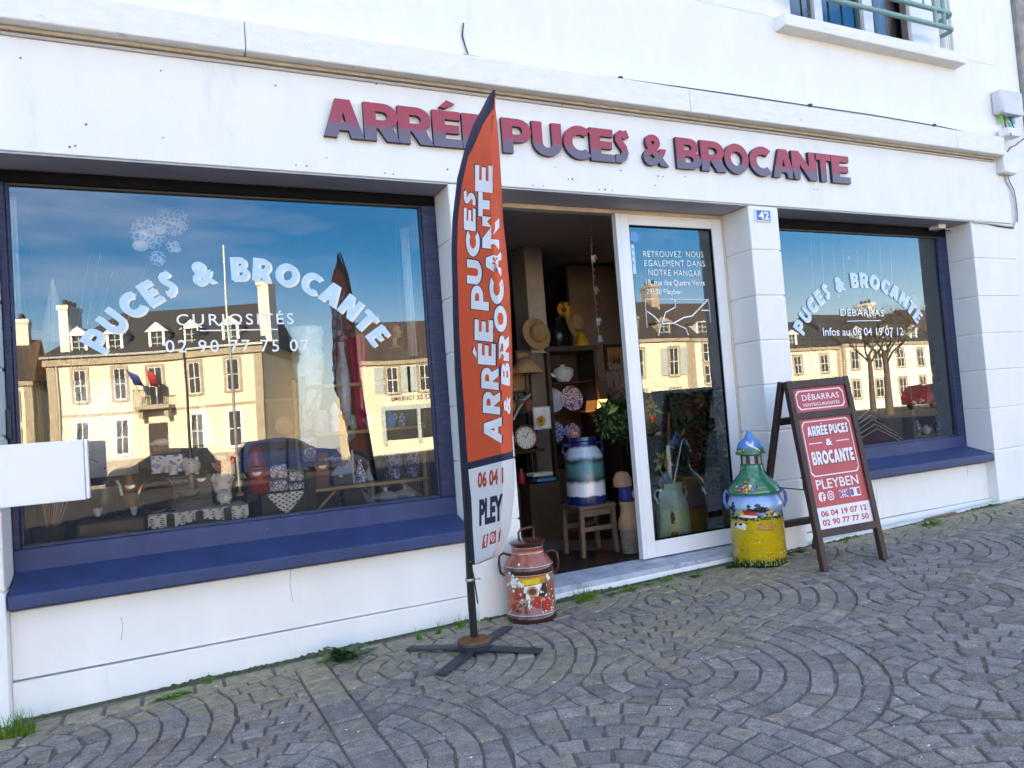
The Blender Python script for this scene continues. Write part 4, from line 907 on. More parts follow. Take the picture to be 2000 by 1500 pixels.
# ---- painted milk churns
def churn(name, label, c, prof, mat, seg=40):
    o = thing(name, label, 'milk churn', c)
    m = MB().mat(mat); m.lathe(prof, c, seg); m.build('body', None, o, sharp=50); return o
def on_lathe(prof, c, lift=.002):      # picture coordinates (angle in degrees, height) laid on the churn
    def fn(u, v):
        r = prof[-1][0]
        for (r0, z0), (r1, z1) in zip(prof, prof[1:]):
            if z1 > z0 and z0 <= v <= z1: r = r0+(r1-r0)*(v-z0)/(z1-z0); break
        a = R(u); return Vector((c.x+(r+lift)*math.cos(a), c.y+(r+lift)*math.sin(a), c.z+v))
    return fn
for n_, c_ in dict(p_red=(.55, .03, .02), p_white=(.78, .76, .72), p_black=(.02, .018, .018), p_green=(.03, .10, .03), p_dgreen=(.012, .035, .014), p_yellow=(.75, .50, .02), p_orange=(.62, .25, .05), p_brown=(.16, .05, .02), p_blue=(.06, .25, .62), p_grey=(.42, .42, .46), p_pink=(.6, .2, .2), p_lgreen=(.33, .38, .10), p_tan=(.5, .26, .13), p_navy=(.01, .015, .09), p_ochre=(.55, .36, .02)).items(): M(n_, c_, .3, var=.2, scale=30, coat=.3)
RC = G(1040, 1205); RC.z = gz(RC.x)-.004
RP = [(.0, .0), (.150, .0), (.154, .006), (.154, .045), (.149, .050), (.148, .28), (.151, .285), (.151, .325), (.146, .335), (.128, .365), (.105, .388), (.098, .40), (.096, .432), (.100, .438), (.100, .452), (.0, .452)]
ramp_mat('churn_red', [(0, (.055, .014, .012)), (.095, (.06, .015, .012)), (.105, (.34, .075, .035)), (.40, (.36, .085, .04)), (.56, (.44, .16, .06)), (.60, (.36, .09, .045)), (.605, (.055, .014, .012)), (.69, (.055, .014, .012)), (.70, (.36, .09, .05)), (.92, (.34, .08, .045)), (.925, (.06, .015, .012)), (1, (.06, .015, .012))], 'Z', .25, .012, 25., coat=.5, lo=0, hi=.475)
RO = churn('milk_churn', 'brick red milk churn painted with poppies and a cow, beside the feather flag', RC, RP, 'churn_red')
M('churn_brown', (.065, .016, .013), .25, coat=.5)
m = MB().mat('churn_brown'); m.lathe([(.100, .455), (.110, .457), (.112, .466), (.100, .474), (.05, .484), (.0, .486)], RC, 36); lid = m.build('lid', None, RO, sharp=50)
z = RC.z; hx = .052
m = MB().mat('churn_brown'); m.tube([RC+Vector((-hx, 0, .47)), RC+Vector((-hx, 0, .525)), RC+Vector((-hx+.012, 0, .540)), RC+Vector((hx-.012, 0, .548)), RC+Vector((hx, 0, .535)), RC+Vector((hx, 0, .47))], .008, 8); m.build('lid_handle', None, lid)
va = math.degrees(math.atan2(CAM.y-RC.y, CAM.x-RC.x))
for s_ in (-1, 1):
    a_ = R(va+92*s_-4); d = Vector((math.cos(a_), math.sin(a_), 0))
    m = MB().mat('churn_brown'); m.tube([RC+d*.10+Vector((0, 0, .385)), RC+d*.15+Vector((0, 0, .400)), RC+d*.178+Vector((0, 0, .385)), RC+d*.182+Vector((0, 0, .33)), RC+d*.175+Vector((0, 0, .28)), RC+d*.15+Vector((0, 0, .262))], .0085, 8); m.build('handle', None, RO)
fn = on_lathe(RP, RC); pic = MB(); dg_ = lambda px: va+(px-1040)/47*62   # one pixel of the picture in degrees
def onr(sh, mm, lift=0): f2 = on_lathe(RP, RC, .002+lift); pic.mat(mm); vs, f = cut(sh, 2); pic.add([f2(va+u, v) for u, v in vs], f)
for v in (.048, .283, .330, .403, .436): 
    f2 = on_lathe(RP, RC, .003); pic.mat('p_white')
    for k in range(120): a0 = k*3; pic.add([f2(a0, v), f2(a0+1.7, v), f2(a0+1.7, v+.004), f2(a0, v+.004)], [(0, 1, 2, 3)])
onr(poly2((-28, .215), (35, .225), (38, .275), (-28, .272)), 'p_orange'); onr(poly2((-20, .232), (25, .235), (24, .265), (-18, .262)), 'p_yellow', .0006)
rnd = random.Random(4)
for k in range(26): onr(circ2(-38+rnd.gauss(0, 11), .242+rnd.gauss(0, .018), rnd.uniform(3, 5), 9, rnd.uniform(.008, .013)), rnd.choice(('p_white', 'p_white', 'p_grey')), .001+.0002*k)
for k in range(9): onr(circ2(44+rnd.gauss(0, 5), .258+rnd.gauss(0, .007), 4, 9, .010), 'p_white', .001+.0002*k)
onr(poly2((-14, .222), (-16, .190), (-9, .165), (-8, .10), (-4, .085), (-2, .165), (8, .165), (20, .150), (26, .175), (38, .185), (41, .22), (34, .235), (18, .226)), 'p_white', .0012)
onr(circ2(4, .193, 13, 16, .030), 'p_tan', .002); onr(circ2(4, .191, 9, 14, .020), 'p_brown', .0025)
onr(poly2((18, .165), (28, .170), (33, .15), (40, .185), (39, .228), (30, .238), (26, .215), (20, .19)), 'p_black', .002); onr(circ2(24, .185, 3, 8, .009), 'p_white', .003)
for a, v, r_ in ((-32, .163, 8), (12, .123, 9), (38, .103, 12), (-48, .10, 7), (17, .148, 6)):
    for k in range(5): onr(circ2(a+r_*.6*math.cos(k*1.26), v+r_*.0022*.62*math.sin(k*1.26), r_*.62, 9, r_*.0017), 'p_red', .003+.0002*k)
    onr(circ2(a, v, r_*.3, 8, r_*.0007), 'p_black', .0045); onr(circ2(a, v, r_*.14, 6, r_*.0003), 'p_white', .005)
for k in range(30): a = rnd.uniform(-60, 60); v = rnd.uniform(.062, .19); onr(circ2(a, v, rnd.uniform(1.4, 2.8), 7, rnd.uniform(.004, .007)), 'p_white', .0028)
for k in range(46): a = rnd.gauss(-26, 13) if k % 2 else rnd.uniform(-50, 55); v = rnd.uniform(.06, .12 if k % 3 else .17); l_ = rnd.uniform(3, 6); onr(poly2((a, v), (a+l_*.6, v+.005), (a+l_, v+.018), (a+l_*.2, v+.010)), rnd.choice(('p_dgreen', 'p_green', 'p_black')), .0022)
onr(circ2(-24, .352, 3.2, 10, .007), 'p_white', .001)
pic.build('painted_picture', None, RO)
# large yellow churn with lantern lid
YC = G(1485, 1098); YC.z = gz(YC.x)-.004
YP = [(.0, .0), (.183, .0), (.188, .008), (.188, .40), (.196, .41), (.197, .43), (.191, .455), (.176, .49), (.165, .507), (.0, .507)]
ramp_mat('churn_yellow', [(0, (.010, .022, .012)), (.085, (.02, .05, .018)), (.125, (.60, .42, .02)), (.30, (.74, .47, .008)), (.62, (.76, .52, .02)), (.66, (.70, .42, .03)), (.675, (.02, .05, .02)), (.71, (.03, .07, .04)), (.735, (.18, .36, .62)), (.87, (.34, .52, .75)), (1, (.14, .36, .72))], 'Z', .22, .06, 28., coat=.6, lo=0, hi=.507, bump=.25)
YO = churn('milk_churn', 'tall yellow and blue milk churn painted with a wheat field, under a green lantern lid', YC, YP, 'churn_yellow')
M('lid_green', (.008, .19, .10), .2, var=.15, scale=12, coat=.7)
ramp_mat('lid_dome', [(0, (.02, .17, .07)), (.30, (.02, .16, .06)), (.42, (.05, .24, .55)), (1, (.05, .27, .66))], 'Z', .2, .15, 30., coat=.7, lo=.79, hi=.93)
m = MB().mat('lid_green'); m.lathe([(.0, .507), (.176, .507), (.186, .512), (.189, .524), (.184, .545), (.167, .576), (.127, .615), (.093, .653), (.083, .69), (.081, .712), (.0, .712)], YC, 40); lid = m.build('lid', None, YO, sharp=50)
m = MB().mat('p_black'); m.lathe([(.0, .712), (.074, .712), (.074, .79), (.0, .79)], YC, 24); m.mat('lid_green').lathe([(.082, .712), (.083, .72), (.076, .724)], YC, 30); ln = m.build('lantern', None, lid, sharp=50)
va = math.degrees(math.atan2(CAM.y-YC.y, CAM.x-YC.x))
for k in range(8): m = MB().mat('p_grey'); a0 = R(va+5+45*k-11); m.add([(YC.x+.0755*math.cos(a0+t_), YC.y+.0755*math.sin(a0+t_), YC.z+v) for t_, v in ((0, .725), (.38, .725), (.38, .782), (0, .782))], [(0, 1, 2, 3)]); m.build('lantern_pane', None, ln)
m = MB().mat('lid_dome'); m.lathe([(.0, .79), (.100, .79), (.108, .795), (.107, .808), (.098, .815), (.096, .84), (.082, .875), (.055, .900), (.034, .912), (.030, .93), (.020, .940), (.018, .965), (.0, .967)], YC, 36); m.build('lid_cap', None, lid, sharp=50)
for s_ in (-1, 1):
    a_ = R(va+90*s_); d = Vector((math.cos(a_), math.sin(a_), 0)); m = MB().mat('p_blue')
    m.tube([YC+d*.165+Vector((0, 0, .50)), YC+d*.20+Vector((0, 0, .53)), YC+d*.212+Vector((0, 0, .50)), YC+d*.214+Vector((0, 0, .45)), YC+d*.195+Vector((0, 0, .40))], [.010, .012, .012, .012, .010], 8); m.build('handle', None, YO)
pic = MB()
def ony(sh, mm, lift=0): f2 = on_lathe(YP, YC, .002+lift); pic.mat(mm); vs, f = cut(sh, 2); pic.add([f2(va+u, v) for u, v in vs], f)
rnd = random.Random(9)
for k in range(70): a = rnd.choice((-58, 5, 14, -2))+rnd.gauss(0, 7); v = .395+abs(rnd.gauss(0, .022)); ony(circ2(a, v, rnd.uniform(2, 4.5), 8, rnd.uniform(.006, .013)), rnd.choice(('p_black', 'p_navy', 'p_dgreen')), .0004+.00002*k)
for k in range(60): a = rnd.choice((30, 36, 48, -60))+rnd.gauss(0, 9); v = .36+abs(rnd.gauss(0, .018)); ony(circ2(a, v, rnd.uniform(1.5, 3.4), 8, rnd.uniform(.004, .010)), rnd.choice(('p_lgreen', 'p_dgreen', 'p_yellow')), .0024+.00002*k)
ony(poly2((-40, .358), (2, .352), (2, .372), (-8, .378), (-34, .382)), 'p_white', .003); ony(poly2((-34, .380), (-26, .410), (-2, .398), (4, .368), (-22, .374)), 'p_red', .0035); ony(poly2((-42, .378), (-30, .414), (-24, .374)), 'p_yellow', .0036)
ony(poly2((34, .358), (46, .360), (46, .372), (40, .386), (34, .374)), 'p_white', .004); ony(poly2((28, .365), (37, .388), (41, .386), (36, .362)), 'p_red', .0042)
for k in range(70): a = rnd.uniform(-70, 70); v = .345+rnd.gauss(0, .006); ony(circ2(a, v, rnd.uniform(2, 4), 7, rnd.uniform(.004, .008)), rnd.choice(('p_dgreen', 'p_black', 'p_lgreen')), .002+.00002*k)
ony(poly2((-52, .285), (-38, .32), (-28, .318), (-22, .30), (-25, .265), (-28, .29), (-40, .30), (-44, .27)), 'p_white', .002); ony(poly2((-36, .318), (-30, .312), (-33, .298), (-42, .30)), 'p_black', .0025); ony(circ2(-50, .302, 3.5, 10, .014), 'p_black', .0023)
for a, v, s_ in ((9, .285, 1), (28, .28, 1.1), (-14, .257, .6)):
    for k in range(9): b_ = a+rnd.uniform(-6, 6)*s_; ony(poly2((b_-3*s_, v-.012*s_), (b_+3*s_, v-.014*s_), (b_+1, v+.022*s_), (b_-1, v+.02*s_)), 'p_orange' if k % 3 else 'p_pink', .002+.0002*k)
    ony(poly2((a-8*s_, v-.016*s_), (a+9*s_, v-.018*s_), (a+6*s_, v-.012*s_), (a-8*s_, v-.012*s_)), 'p_brown', .0016)
for k in range(330): a = rnd.uniform(-88, 88); v = rnd.uniform(.07, .335); l_ = rnd.uniform(3, 10); ony(poly2((a, v), (a+l_, v+rnd.uniform(-.004, .006)), (a+l_*.8, v+.005), (a+.5, v+.004)), rnd.choice(('p_orange', 'p_lgreen', 'p_yellow', 'p_yellow', 'p_ochre', 'p_ochre', 'p_brown')), .0008+.000002*k)
for k in range(150): a = rnd.uniform(-88, 88); v = rnd.uniform(.005, .05); ony(poly2((a-.9, v), (a+.9, v), (a+rnd.uniform(-2, 2), v+rnd.uniform(.02, .045))), rnd.choice(('p_dgreen', 'p_lgreen', 'p_green', 'p_yellow')), .001+.00001*k)
pic.build('painted_picture', None, YO)
pic = MB()
LP = [(.186, .512), (.189, .524), (.184, .545), (.167, .576), (.127, .615), (.093, .653)]
for k in range(46): a = -22+rnd.gauss(0, 17); v = .567+rnd.gauss(0, .016); pic.mat(rnd.choice(('p_white', 'p_red', 'p_pink', 'p_blue', 'p_yellow', 'p_black'))); f2 = on_lathe(LP, YC, .003+.0001*k); pic.add([f2(va+u, q) for u, q in circ2(a, v, rnd.uniform(2, 4), 8, rnd.uniform(.004, .009))[0]], [tuple(range(8))])
DP = [(.107, .808), (.098, .815), (.096, .84), (.082, .875), (.055, .900)]; f2 = on_lathe(DP, YC, .003); pic.mat('p_white')
for sh in (poly2((-22, .880), (-10, .862), (14, .838), (40, .818), (34, .834), (12, .856), (-6, .878), (-14, .892)), poly2((2, .86), (14, .888), (20, .886), (12, .852))): vs, f = cut(sh, 2); pic.add([f2(va+u, q) for u, q in vs], f)
for k in range(14): a = rnd.uniform(-70, 60); pic.mat(rnd.choice(('p_pink', 'p_orange', 'p_white'))); pic.add([f2(va+u, q) for u, q in circ2(a, .822+rnd.gauss(0, .006), 3, 7, .005)[0]], [tuple(range(7))])
pic.build('painted_flowers', None, lid)

# ---- folding pavement board
M('wood_dark', (.050, .022, .017), .6, var=.35, scale=9, stretch=(1, 1, .18), bump=.15); M('board_red', (.55, .070, .075), .5, var=.05, scale=4); M('board_white', (.78, .74, .74), .5, var=.02); M('board_shadow', (.10, .015, .02), .6); M('uk_blue', (.04, .08, .30), .5)
bl, br_ = G(1606, 1117), G(1731, 1092)
tl, tr_ = W(1535, 744, -.415), W(1649, 737, -.415)
AB = thing('pavement_board', 'dark wooden folding board with red ARRÉE PUCES & BROCANTE poster', 'pavement board', (bl+br_)/2)
bl.z = gz(bl.x); br_.z = gz(br_.x); zt = (tl.z+tr_.z)/2; tl.z = tr_.z = zt
ex = (br_-bl).normalized(); wd_ = (br_-bl).length; mid = (tl+tr_)/2; tl, tr_ = mid-ex*wd_/2, mid+ex*wd_/2
def PB(u, v, w=0.):                    # u across 0..1, v up 0..1, w out of the panel in metres
    a = bl+(tl-bl)*v; c = br_+(tr_-br_)*v; n = (br_-bl).cross(tl-bl).normalized(); n = n if n.y < 0 else -n
    return a+(c-a)*u+n*w
HB = (tl-bl).length; t = .042; tu = t/wd_
def slab(bm, u0, u1, v0, v1, w0, w1): bm.hexa([PB(u0, v0, w0), PB(u1, v0, w0), PB(u1, v0, w1), PB(u0, v0, w1), PB(u0, v1, w0), PB(u1, v1, w0), PB(u1, v1, w1), PB(u0, v1, w1)])
bm = MB().mat('wood_dark'); slab(bm, 0, tu, 0, 1, -.022, .022); slab(bm, 1-tu, 1, 0, 1, -.022, .022)
for v0, v1 in ((.955, .998), (.785, .822), (.165, .205)): slab(bm, tu, 1-tu, v0, v1, -.021, .0205)
bm.build('front_frame', None, AB, bevel=.003)
bm = MB().mat('board_red'); slab(bm, tu, 1-tu, .822, .955, -.004, .004); up_ = bm.build('upper_poster', None, AB)
bm = MB().mat('board_red'); slab(bm, tu, 1-tu, .315, .785, -.004, .004); bm.mat('board_white'); slab(bm, tu, 1-tu, .205, .315, -.004, .004); lp_ = bm.build('lower_poster', None, AB)
UA, UB = tu, 1-tu
def onb(bm, sh, m, lift=.0055): bm.mat(m); vs, f = sh; bm.add([PB(UA+(UB-UA)*u, v, lift) for u, v in vs], f)
bm = MB(); k = HB/wd_
def fr_(u0, u1, v0, v1, tw, cc):       # frame with stepped corners
    o_ = [(u0+cc, v0), (u1-cc, v0), (u1-cc, v0+cc/k*.9), (u1, v0+cc/k*.9), (u1, v1-cc/k*.9), (u1-cc, v1-cc/k*.9), (u1-cc, v1), (u0+cc, v1), (u0+cc, v1-cc/k*.9), (u0, v1-cc/k*.9), (u0, v0+cc/k*.9), (u0+cc, v0+cc/k*.9)]
    o_ = [(u0+cc, v0), (u1-cc, v0), (u1, v0+cc/k), (u1, v1-cc/k), (u1-cc, v1), (u0+cc, v1), (u0, v1-cc/k), (u0, v0+cc/k)]
    cu_, cv_ = (u0+u1)/2, (v0+v1)/2; i_ = [(u+(tw if u < cu_ else -tw), v+(tw/k if v < cv_ else -tw/k)) for u, v in o_]; n = 8
    return o_+i_, [(q, (q+1) % n, (q+1) % n+n, q+n) for q in range(n)]
onb(bm, fr_(.05, .95, .836, .942, .016, .05), 'board_white')
onb(bm, fit(text('DÉBARRAS', .012, 1.1), .16, .86, .885, .926), 'board_white'); onb(bm, fit(text('VENTE/CURIOSITÉS', .012), .15, .85, .853, .873), 'board_white'); bm.build('lettering', None, up_)
bm = MB()
onb(bm, fr_(.05, .95, .475, .772, .014, .05), 'board_white')
for s_, u0, u1, v0, v1 in (('ARRÉE PUCES', .13, .90, .690, .745), ('BROCANTE', .12, .90, .535, .607)):
    sh = fit(word(s_, .07, .30), u0, u1, v0, v1+(.014 if 'É' in s_ else 0)); onb(bm, ([(u+.012, v-.005) for u, v in sh[0]], sh[1]), 'board_shadow', .0052); onb(bm, sh, 'board_white', .0062)
onb(bm, fit(AMP, .43, .55, .632, .668), 'board_white'); onb(bm, rect2(.12, .36, .648, .653), 'board_white'); onb(bm, rect2(.63, .87, .648, .653), 'board_white')
onb(bm, fit(text('PLEYBEN', .01), .10, .88, .408, .458), 'board_white')
sq = lambda u0, u1, v0, v1, c_: ([(u0+c_, v0), (u1-c_, v0), (u1, v0+c_/k), (u1, v1-c_/k), (u1-c_, v1), (u0+c_, v1), (u0, v1-c_/k), (u0, v0+c_/k)], [tuple(range(8))])
onb(bm, sq(.10, .22, .345, .393, .03), 'board_white'); onb(bm, fit(text('f', .04), .145, .195, .346, .386), 'board_red', .0062)
onb(bm, sq(.26, .38, .345, .393, .03), 'board_white'); onb(bm, sq(.275, .365, .351, .387, .02), 'board_red', .006); onb(bm, circ2(.32, .369, .03, 14, .012), 'board_white', .0065); onb(bm, circ2(.32, .369, .017, 12, .007), 'board_red', .007)
onb(bm, rect2(.48, .65, .350, .390), 'board_white')
for u0, u1, v0, v1 in ((.48, .545, .352, .366), (.585, .65, .352, .366), (.48, .545, .374, .388), (.585, .65, .374, .388)): onb(bm, poly2((u0, v0), (u1, v0), (u1, v1), (u0, v1)), 'uk_blue', .006)
for p_ in (((.48, .35), (.497, .35), (.65, .39), (.633, .39)), ((.48, .39), (.48, .386), (.633, .35), (.65, .35))): onb(bm, poly2(*p_), 'board_white', .0063)
onb(bm, rect2(.48, .65, .3665, .3735), 'board_red', .0066); onb(bm, rect2(.557, .573, .350, .390), 'board_red', .0067)
onb(bm, rect2(.69, .75, .350, .390), 'uk_blue'); onb(bm, rect2(.75, .81, .350, .390), 'board_white'); onb(bm, rect2(.81, .87, .350, .390), 'board_red', .006); onb(bm, frame2(.685, .875, .347, .393, .006), 'board_white', .0064)
onb(bm, fit(text('06 04 19 07 12', .03), .08, .93, .266, .298), 'board_red'); onb(bm, fit(text('02 90 77 77 50', .03), .08, .93, .220, .252), 'board_red')
bm.build('lettering', None, lp_)
# rear leg frame and stay
rb = Vector((0, .60, 0)); bm = MB().mat('wood_dark')
def PR(u, v): a = bl+(br_-bl)*u; q = tl+(tr_-tl)*u+Vector((0, .05, 0)); f_ = a+rb; f_.z = gz(f_.x); return f_+(q-f_)*v
bm.bar(PR(.035, 0), PR(.035, 1), .04, .04, ex); bm.bar(PR(.965, 0), PR(.965, 1), .04, .04, ex)
for v in (.18, .78): bm.bar(PR(.07, v), PR(.93, v), .05, .03, (0, 1, .3))
bm.build('rear_frame', None, AB, bevel=.003)
bm = MB().mat('iron'); bm.bar(PB(.0, .42, -.02), PR(.0, .42), .014, .006); bm.bar(PB(1.0, .42, -.02), PR(1.0, .42), .014, .006); bm.build('stay', None, AB)
bm = MB().mat('iron')
for u in (.12, .88): bm.hexa([PB(u-.05, .996, -.02), PB(u+.05, .996, -.02), PB(u+.05, .996, -.06), PB(u-.05, .996, -.06), PB(u-.05, 1.002, -.02), PB(u+.05, 1.002, -.02), PB(u+.05, 1.0, -.06), PB(u-.05, 1.0, -.06)])
bm.build('hinge', None, AB)

# ---- white box sign fixed at the left edge
a, c = W(0, 993, -.40), W(164, 858, -.40)
SB = thing('wall_box', 'plain white metal box projecting at the left edge, before the large window', 'box', (a.x-.1, -.35, a.z))
M('box_white', (.82, .82, .83), .35, var=.01)
bm = MB().mat('box_white'); bm.box(-.98, c.x-.004, -.40, -.335, a.z, c.z); bm.build('box', None, SB, bevel=.004)
bm = MB().mat('box_white'); bm.box(c.x-.002, c.x+.012, -.397, -.335, a.z+.004, c.z-.003); bm.build('end_cap', None, SB, bevel=.002)
bm = MB().mat('iron'); bm.bar((-.86, -.335, 1.17), (-.86, .0, 1.17), .03, .05); bm.box(-.92, -.80, -.006, .0, 1.08, 1.27); bm.build('bracket', None, SB)
M('stub', (.02, .03, .05), .4)  # dark colour of the small box on the left window post
bm = MB().mat('stub'); p = W(1, 800, .24); q = W(7, 858, .24); bm.box(L1+.005, L1+.025, .215, .247, q.z, p.z); tag(bm.build('post_stub', None, None, bevel=.003, org=(L1, .23, q.z)), 'small dark latch on the left post of the large window, above the white box', 'stub')

# ---- cables and junction boxes on the facade
M('plastic_grey', (.62, .63, .66), .5); M('plastic_white', (.78, .78, .76), .5); M('tape_green', (.06, .55, .08), .5); M('tape_blue', (.10, .28, .68), .5); M('tape_emerald', (.01, .42, .20), .5)
pts = [(905, 106), (990, 122), (1100, 138), (1212, 154), (1330, 170), (1450, 187), (1583, 207), (1700, 224), (1830, 246), (1925, 266)]
bm = MB().mat('cable_black'); bm.tube([W(x, y, -.012) for x, y in pts], .0045, 6)
for x, y in ((1212, 153), (1583, 206), (1825, 245)): q = W(x, y, -.012); bm.box(q.x-.014, q.x+.014, -.022, 0, q.z-.008, q.z+.012)
tag(bm.build('cable', None, None, org=W(905, 106, 0)), 'black cable clipped along the top of the long cornice', 'cable')
J1 = thing('junction_box', 'rounded grey telecom box with green and blue tails near the top right corner', 'junction box', W(1968, 222, 0))
a, c = W(1948, 222, -.05), W(1987, 184, -.05); bm = MB().mat('plastic_grey'); bm.box(a.x, c.x, -.10, 0, a.z, c.z); bm.build('case', None, J1, bevel=.025)
bm = MB().mat('plastic_grey'); bm.box(a.x+.01, c.x-.01, -.108, -.099, a.z-.01, a.z+.03); bm.build('lip', None, J1, bevel=.006)
for mt, pl in (('tape_green', [(1955, 224), (1957, 240)]), ('tape_blue', [(1977, 226), (1980, 243)]), ('tape_emerald', [(1971, 238), (1975, 254)])):
    bm = MB().mat(mt); p, q = W(*pl[0], -.04), W(*pl[1], -.04); bm.bar(p, q, .045, .01, (0, 1, 0)); bm.build('label_tail', None, J1, bevel=.002)
bm = MB().mat('cable_black')
for pl in ([(1960, 224), (1963, 240), (1966, 252), (1968, 264)], [(1970, 224), (1975, 240), (1981, 250), (1978, 266), (1974, 272)]): bm.tube([W(x, y, -.035) for x, y in pl], .005, 6)
bm.build('tail_cable', None, J1)
J2 = thing('junction_box', 'small white fibre box on the cornice end, below the grey telecom box', 'junction box', W(1966, 270, 0))
a, c = W(1956, 269, -.05), W(1978, 256, -.05); bm = MB().mat('plastic_white'); bm.box(a.x, c.x, -.12, -.02, a.z, c.z); bm.build('case', None, J2, bevel=.012)
bm = MB().mat('hole'); bm.disc((a.x+.03, -.121, a.z+.015), .012); bm.build('cable_hole', None, J2)
J3 = thing('junction_box', 'upright white connection box under the right end of the cornice', 'junction box', W(1965, 340, 0))
a, c = W(1954, 338, -.03), W(1976, 307, -.03); bm = MB().mat('plastic_white'); bm.box(a.x, c.x, -.07, 0, a.z, c.z); bm.build('case', None, J3, bevel=.006)
bm = MB().mat('cable_grey'); bm.box(a.x+.02, c.x-.015, -.055, -.01, a.z-.012, a.z); bm.build('gland', None, J3)
def run(name, label, sets, r, mt='cable_grey'):
    bm = MB().mat(mt)
    for pl, y in sets: bm.tube([W(x, yy_, y) for x, yy_ in pl], r, 6)
    tag(bm.build(name, None, None, org=W(*sets[0][0][0], 0)), label, 'cable', 'wiring at the right corner')
run('cable', 'pale twin cable dropping from the upright box to the corner of the pier', [([(1964, 342), (1966, 355), (1975, 370), (1981, 390), (1984, 415), (1984, 432), (1980, 441)], -.012)], .0085)
run('cable', 'dark thin wire beside the pale twin cable at the right corner', [([(1968, 342), (1972, 356), (1980, 370), (1984, 390), (1987, 415), (1987, 434)], -.01)], .004, 'cable_black')
run('cable', 'horizontal grey conduit along the fascia foot at the right pier', [([(1980, 443), (1960, 441), (1930, 436), (1900, 433)], -.012)], .009)
run('cable', 'lower slack wire running along the right pier into the window recess', [([(1980, 446), (1950, 442), (1925, 436), (1905, 434), (1900, 434)], -.008)], .005, 'cable_black')
run('cable', 'loose black line entering from the right edge by the cornice end', [([(2004, 268), (1990, 278), (1983, 284), (1973, 288), (1968, 296)], -.06)], .006, 'cable_black')
q = W(1828, 436, .18); bm = MB().mat('plastic_white'); bm.box(q.x-.05, q.x+.05, .12, .22, 2.715, 2.753); bm.mat('cable_grey'); bm.tube([(q.x+.05, .17, 2.735), (q.x+.25, .2, 2.728), (q.x+.42, .15, 2.735), (R2-.01, .05, 2.75)], .007, 6); tag(bm.build('junction_box', None, None, bevel=.004, org=(q.x, .17, 2.72)), 'little cream junction block under the lintel of the right window', 'junction box')
# ---- weeds along the foot of the wall
M('grass_green', (.11, .30, .02), .6, var=.35, scale=20); M('weed_green', (.09, .28, .02), .55, var=.35, scale=25); M('weed_dark', (.035, .11, .025), .5, var=.3, scale=25); M('weed_dry', (.19, .16, .07), .8, var=.3)
def blade(bm, p, d, l, w, droop):
    s_ = Vector((-d.y, d.x, 0)).normalized()*w; pts = []
    for k in range(5): t_ = k/4; q = p+Vector((d.x, d.y, 0))*l*.55*t_**1.3*droop+Vector((0, 0, l*(t_-.35*droop*t_*t_))); pts += [q-s_*(1-t_)**.7, q+s_*(1-t_)**.7]
    bm.add(pts, [(2*k, 2*k+1, 2*k+3, 2*k+2) for k in range(4)])
def tuft(px, py, n, l, spread, label, mt='grass_green', seed=0, y=None):
    rnd = random.Random(seed+px); c = G(px, py)
    if c.y > -.01 and not (2.3 < c.x < 4.2): c.y = -.015
    if 2.3 < c.x < 4.2: c.y = min(c.y, .03)
    c.z = gz(c.x)-.012
    bm = MB()
    for k in range(n):
        a = rnd.uniform(0, 6.28); rr = spread*math.sqrt(rnd.random()); p = c+Vector((rr*math.cos(a)*1.3, -abs(rr*math.sin(a))*.55, 0)); b_ = rnd.uniform(0, 6.28)
        bm.mat(mt if rnd.random() < .9 else 'weed_dry'); blade(bm, p, Vector((math.cos(b_), -abs(math.sin(b_)), 0)), 1.35*l*rnd.uniform(.5, 1.15), rnd.uniform(.0022, .004), rnd.uniform(.3, 1.3))
    return tag(bm.build('grass_tuft', None, None, org=c, solid=.0006), label, 'grass', 'weeds at the foot of the wall')
def leafy(px, py, n, l, w, label, mt='weed_green', seed=0, lobes=False, rise=.35):
    rnd = random.Random(seed+px); c = G(px, py)
    if c.y > -.01 and not (2.3 < c.x < 4.2): c.y = -.015
    if 2.3 < c.x < 4.2: c.y = min(c.y, .03)
    c.z = gz(c.x)-.008; bm = MB().mat(mt)
    for k in range(n):
        a = math.pi+rnd.uniform(-.25, math.pi+.25); d = Vector((math.cos(a), math.sin(a), 0)); up = rnd.uniform(.1, 1.3)*rise*2; ll = 1.35*l*rnd.uniform(.55, 1.1); s_ = Vector((-d.y, d.x, 0)); vs = []
        p0 = c+Vector((rnd.uniform(-1, 1)*l*.55, -rnd.random()*l*.3, .005))
        for q in range(9):
            t_ = q/8; ww = 1.35*w*math.sin(math.pi*min(1, .06+t_*.94))**.8*(1+(.35*(1 if q % 2 else -1) if lobes else 0)); z_ = ll*(up*t_-.55*up*t_*t_)
            m_ = p0+d*ll*t_+Vector((0, 0, z_)); vs += [m_-s_*ww+Vector((0, 0, ww*.3)), m_, m_+s_*ww+Vector((0, 0, ww*.3))]
        bm.add(vs, [f for q in range(8) for f in ((3*q, 3*q+1, 3*q+4, 3*q+3), (3*q+1, 3*q+2, 3*q+5, 3*q+4))])
    return tag(bm.build('weed', None, None, org=c, solid=.0008), label, 'weed', 'weeds at the foot of the wall')
tuft(32, 1436, 130, .115, .055, 'bushy grass tuft in the bottom left corner against the wall')
leafy(330, 1362, 13, .055, .010, 'bright rosette weed with rounded leaves under the large window'); leafy(362, 1352, 9, .045, .008, 'smaller rosette touching the bright rounded leaf weed'.replace('touching', 'right beside'), seed=3)
tuft(398, 1298, 26, .06, .02, 'tiny sparse grass sprig between the rosette and the dark thistle'); leafy(624, 1292, 12, .04, .008, 'small bright weed just left of the dark thistle', seed=2)
leafy(672, 1284, 26, .11, .020, 'large dark thistle with jagged leaves under the large window', 'weed_dark', 5, True, .55)
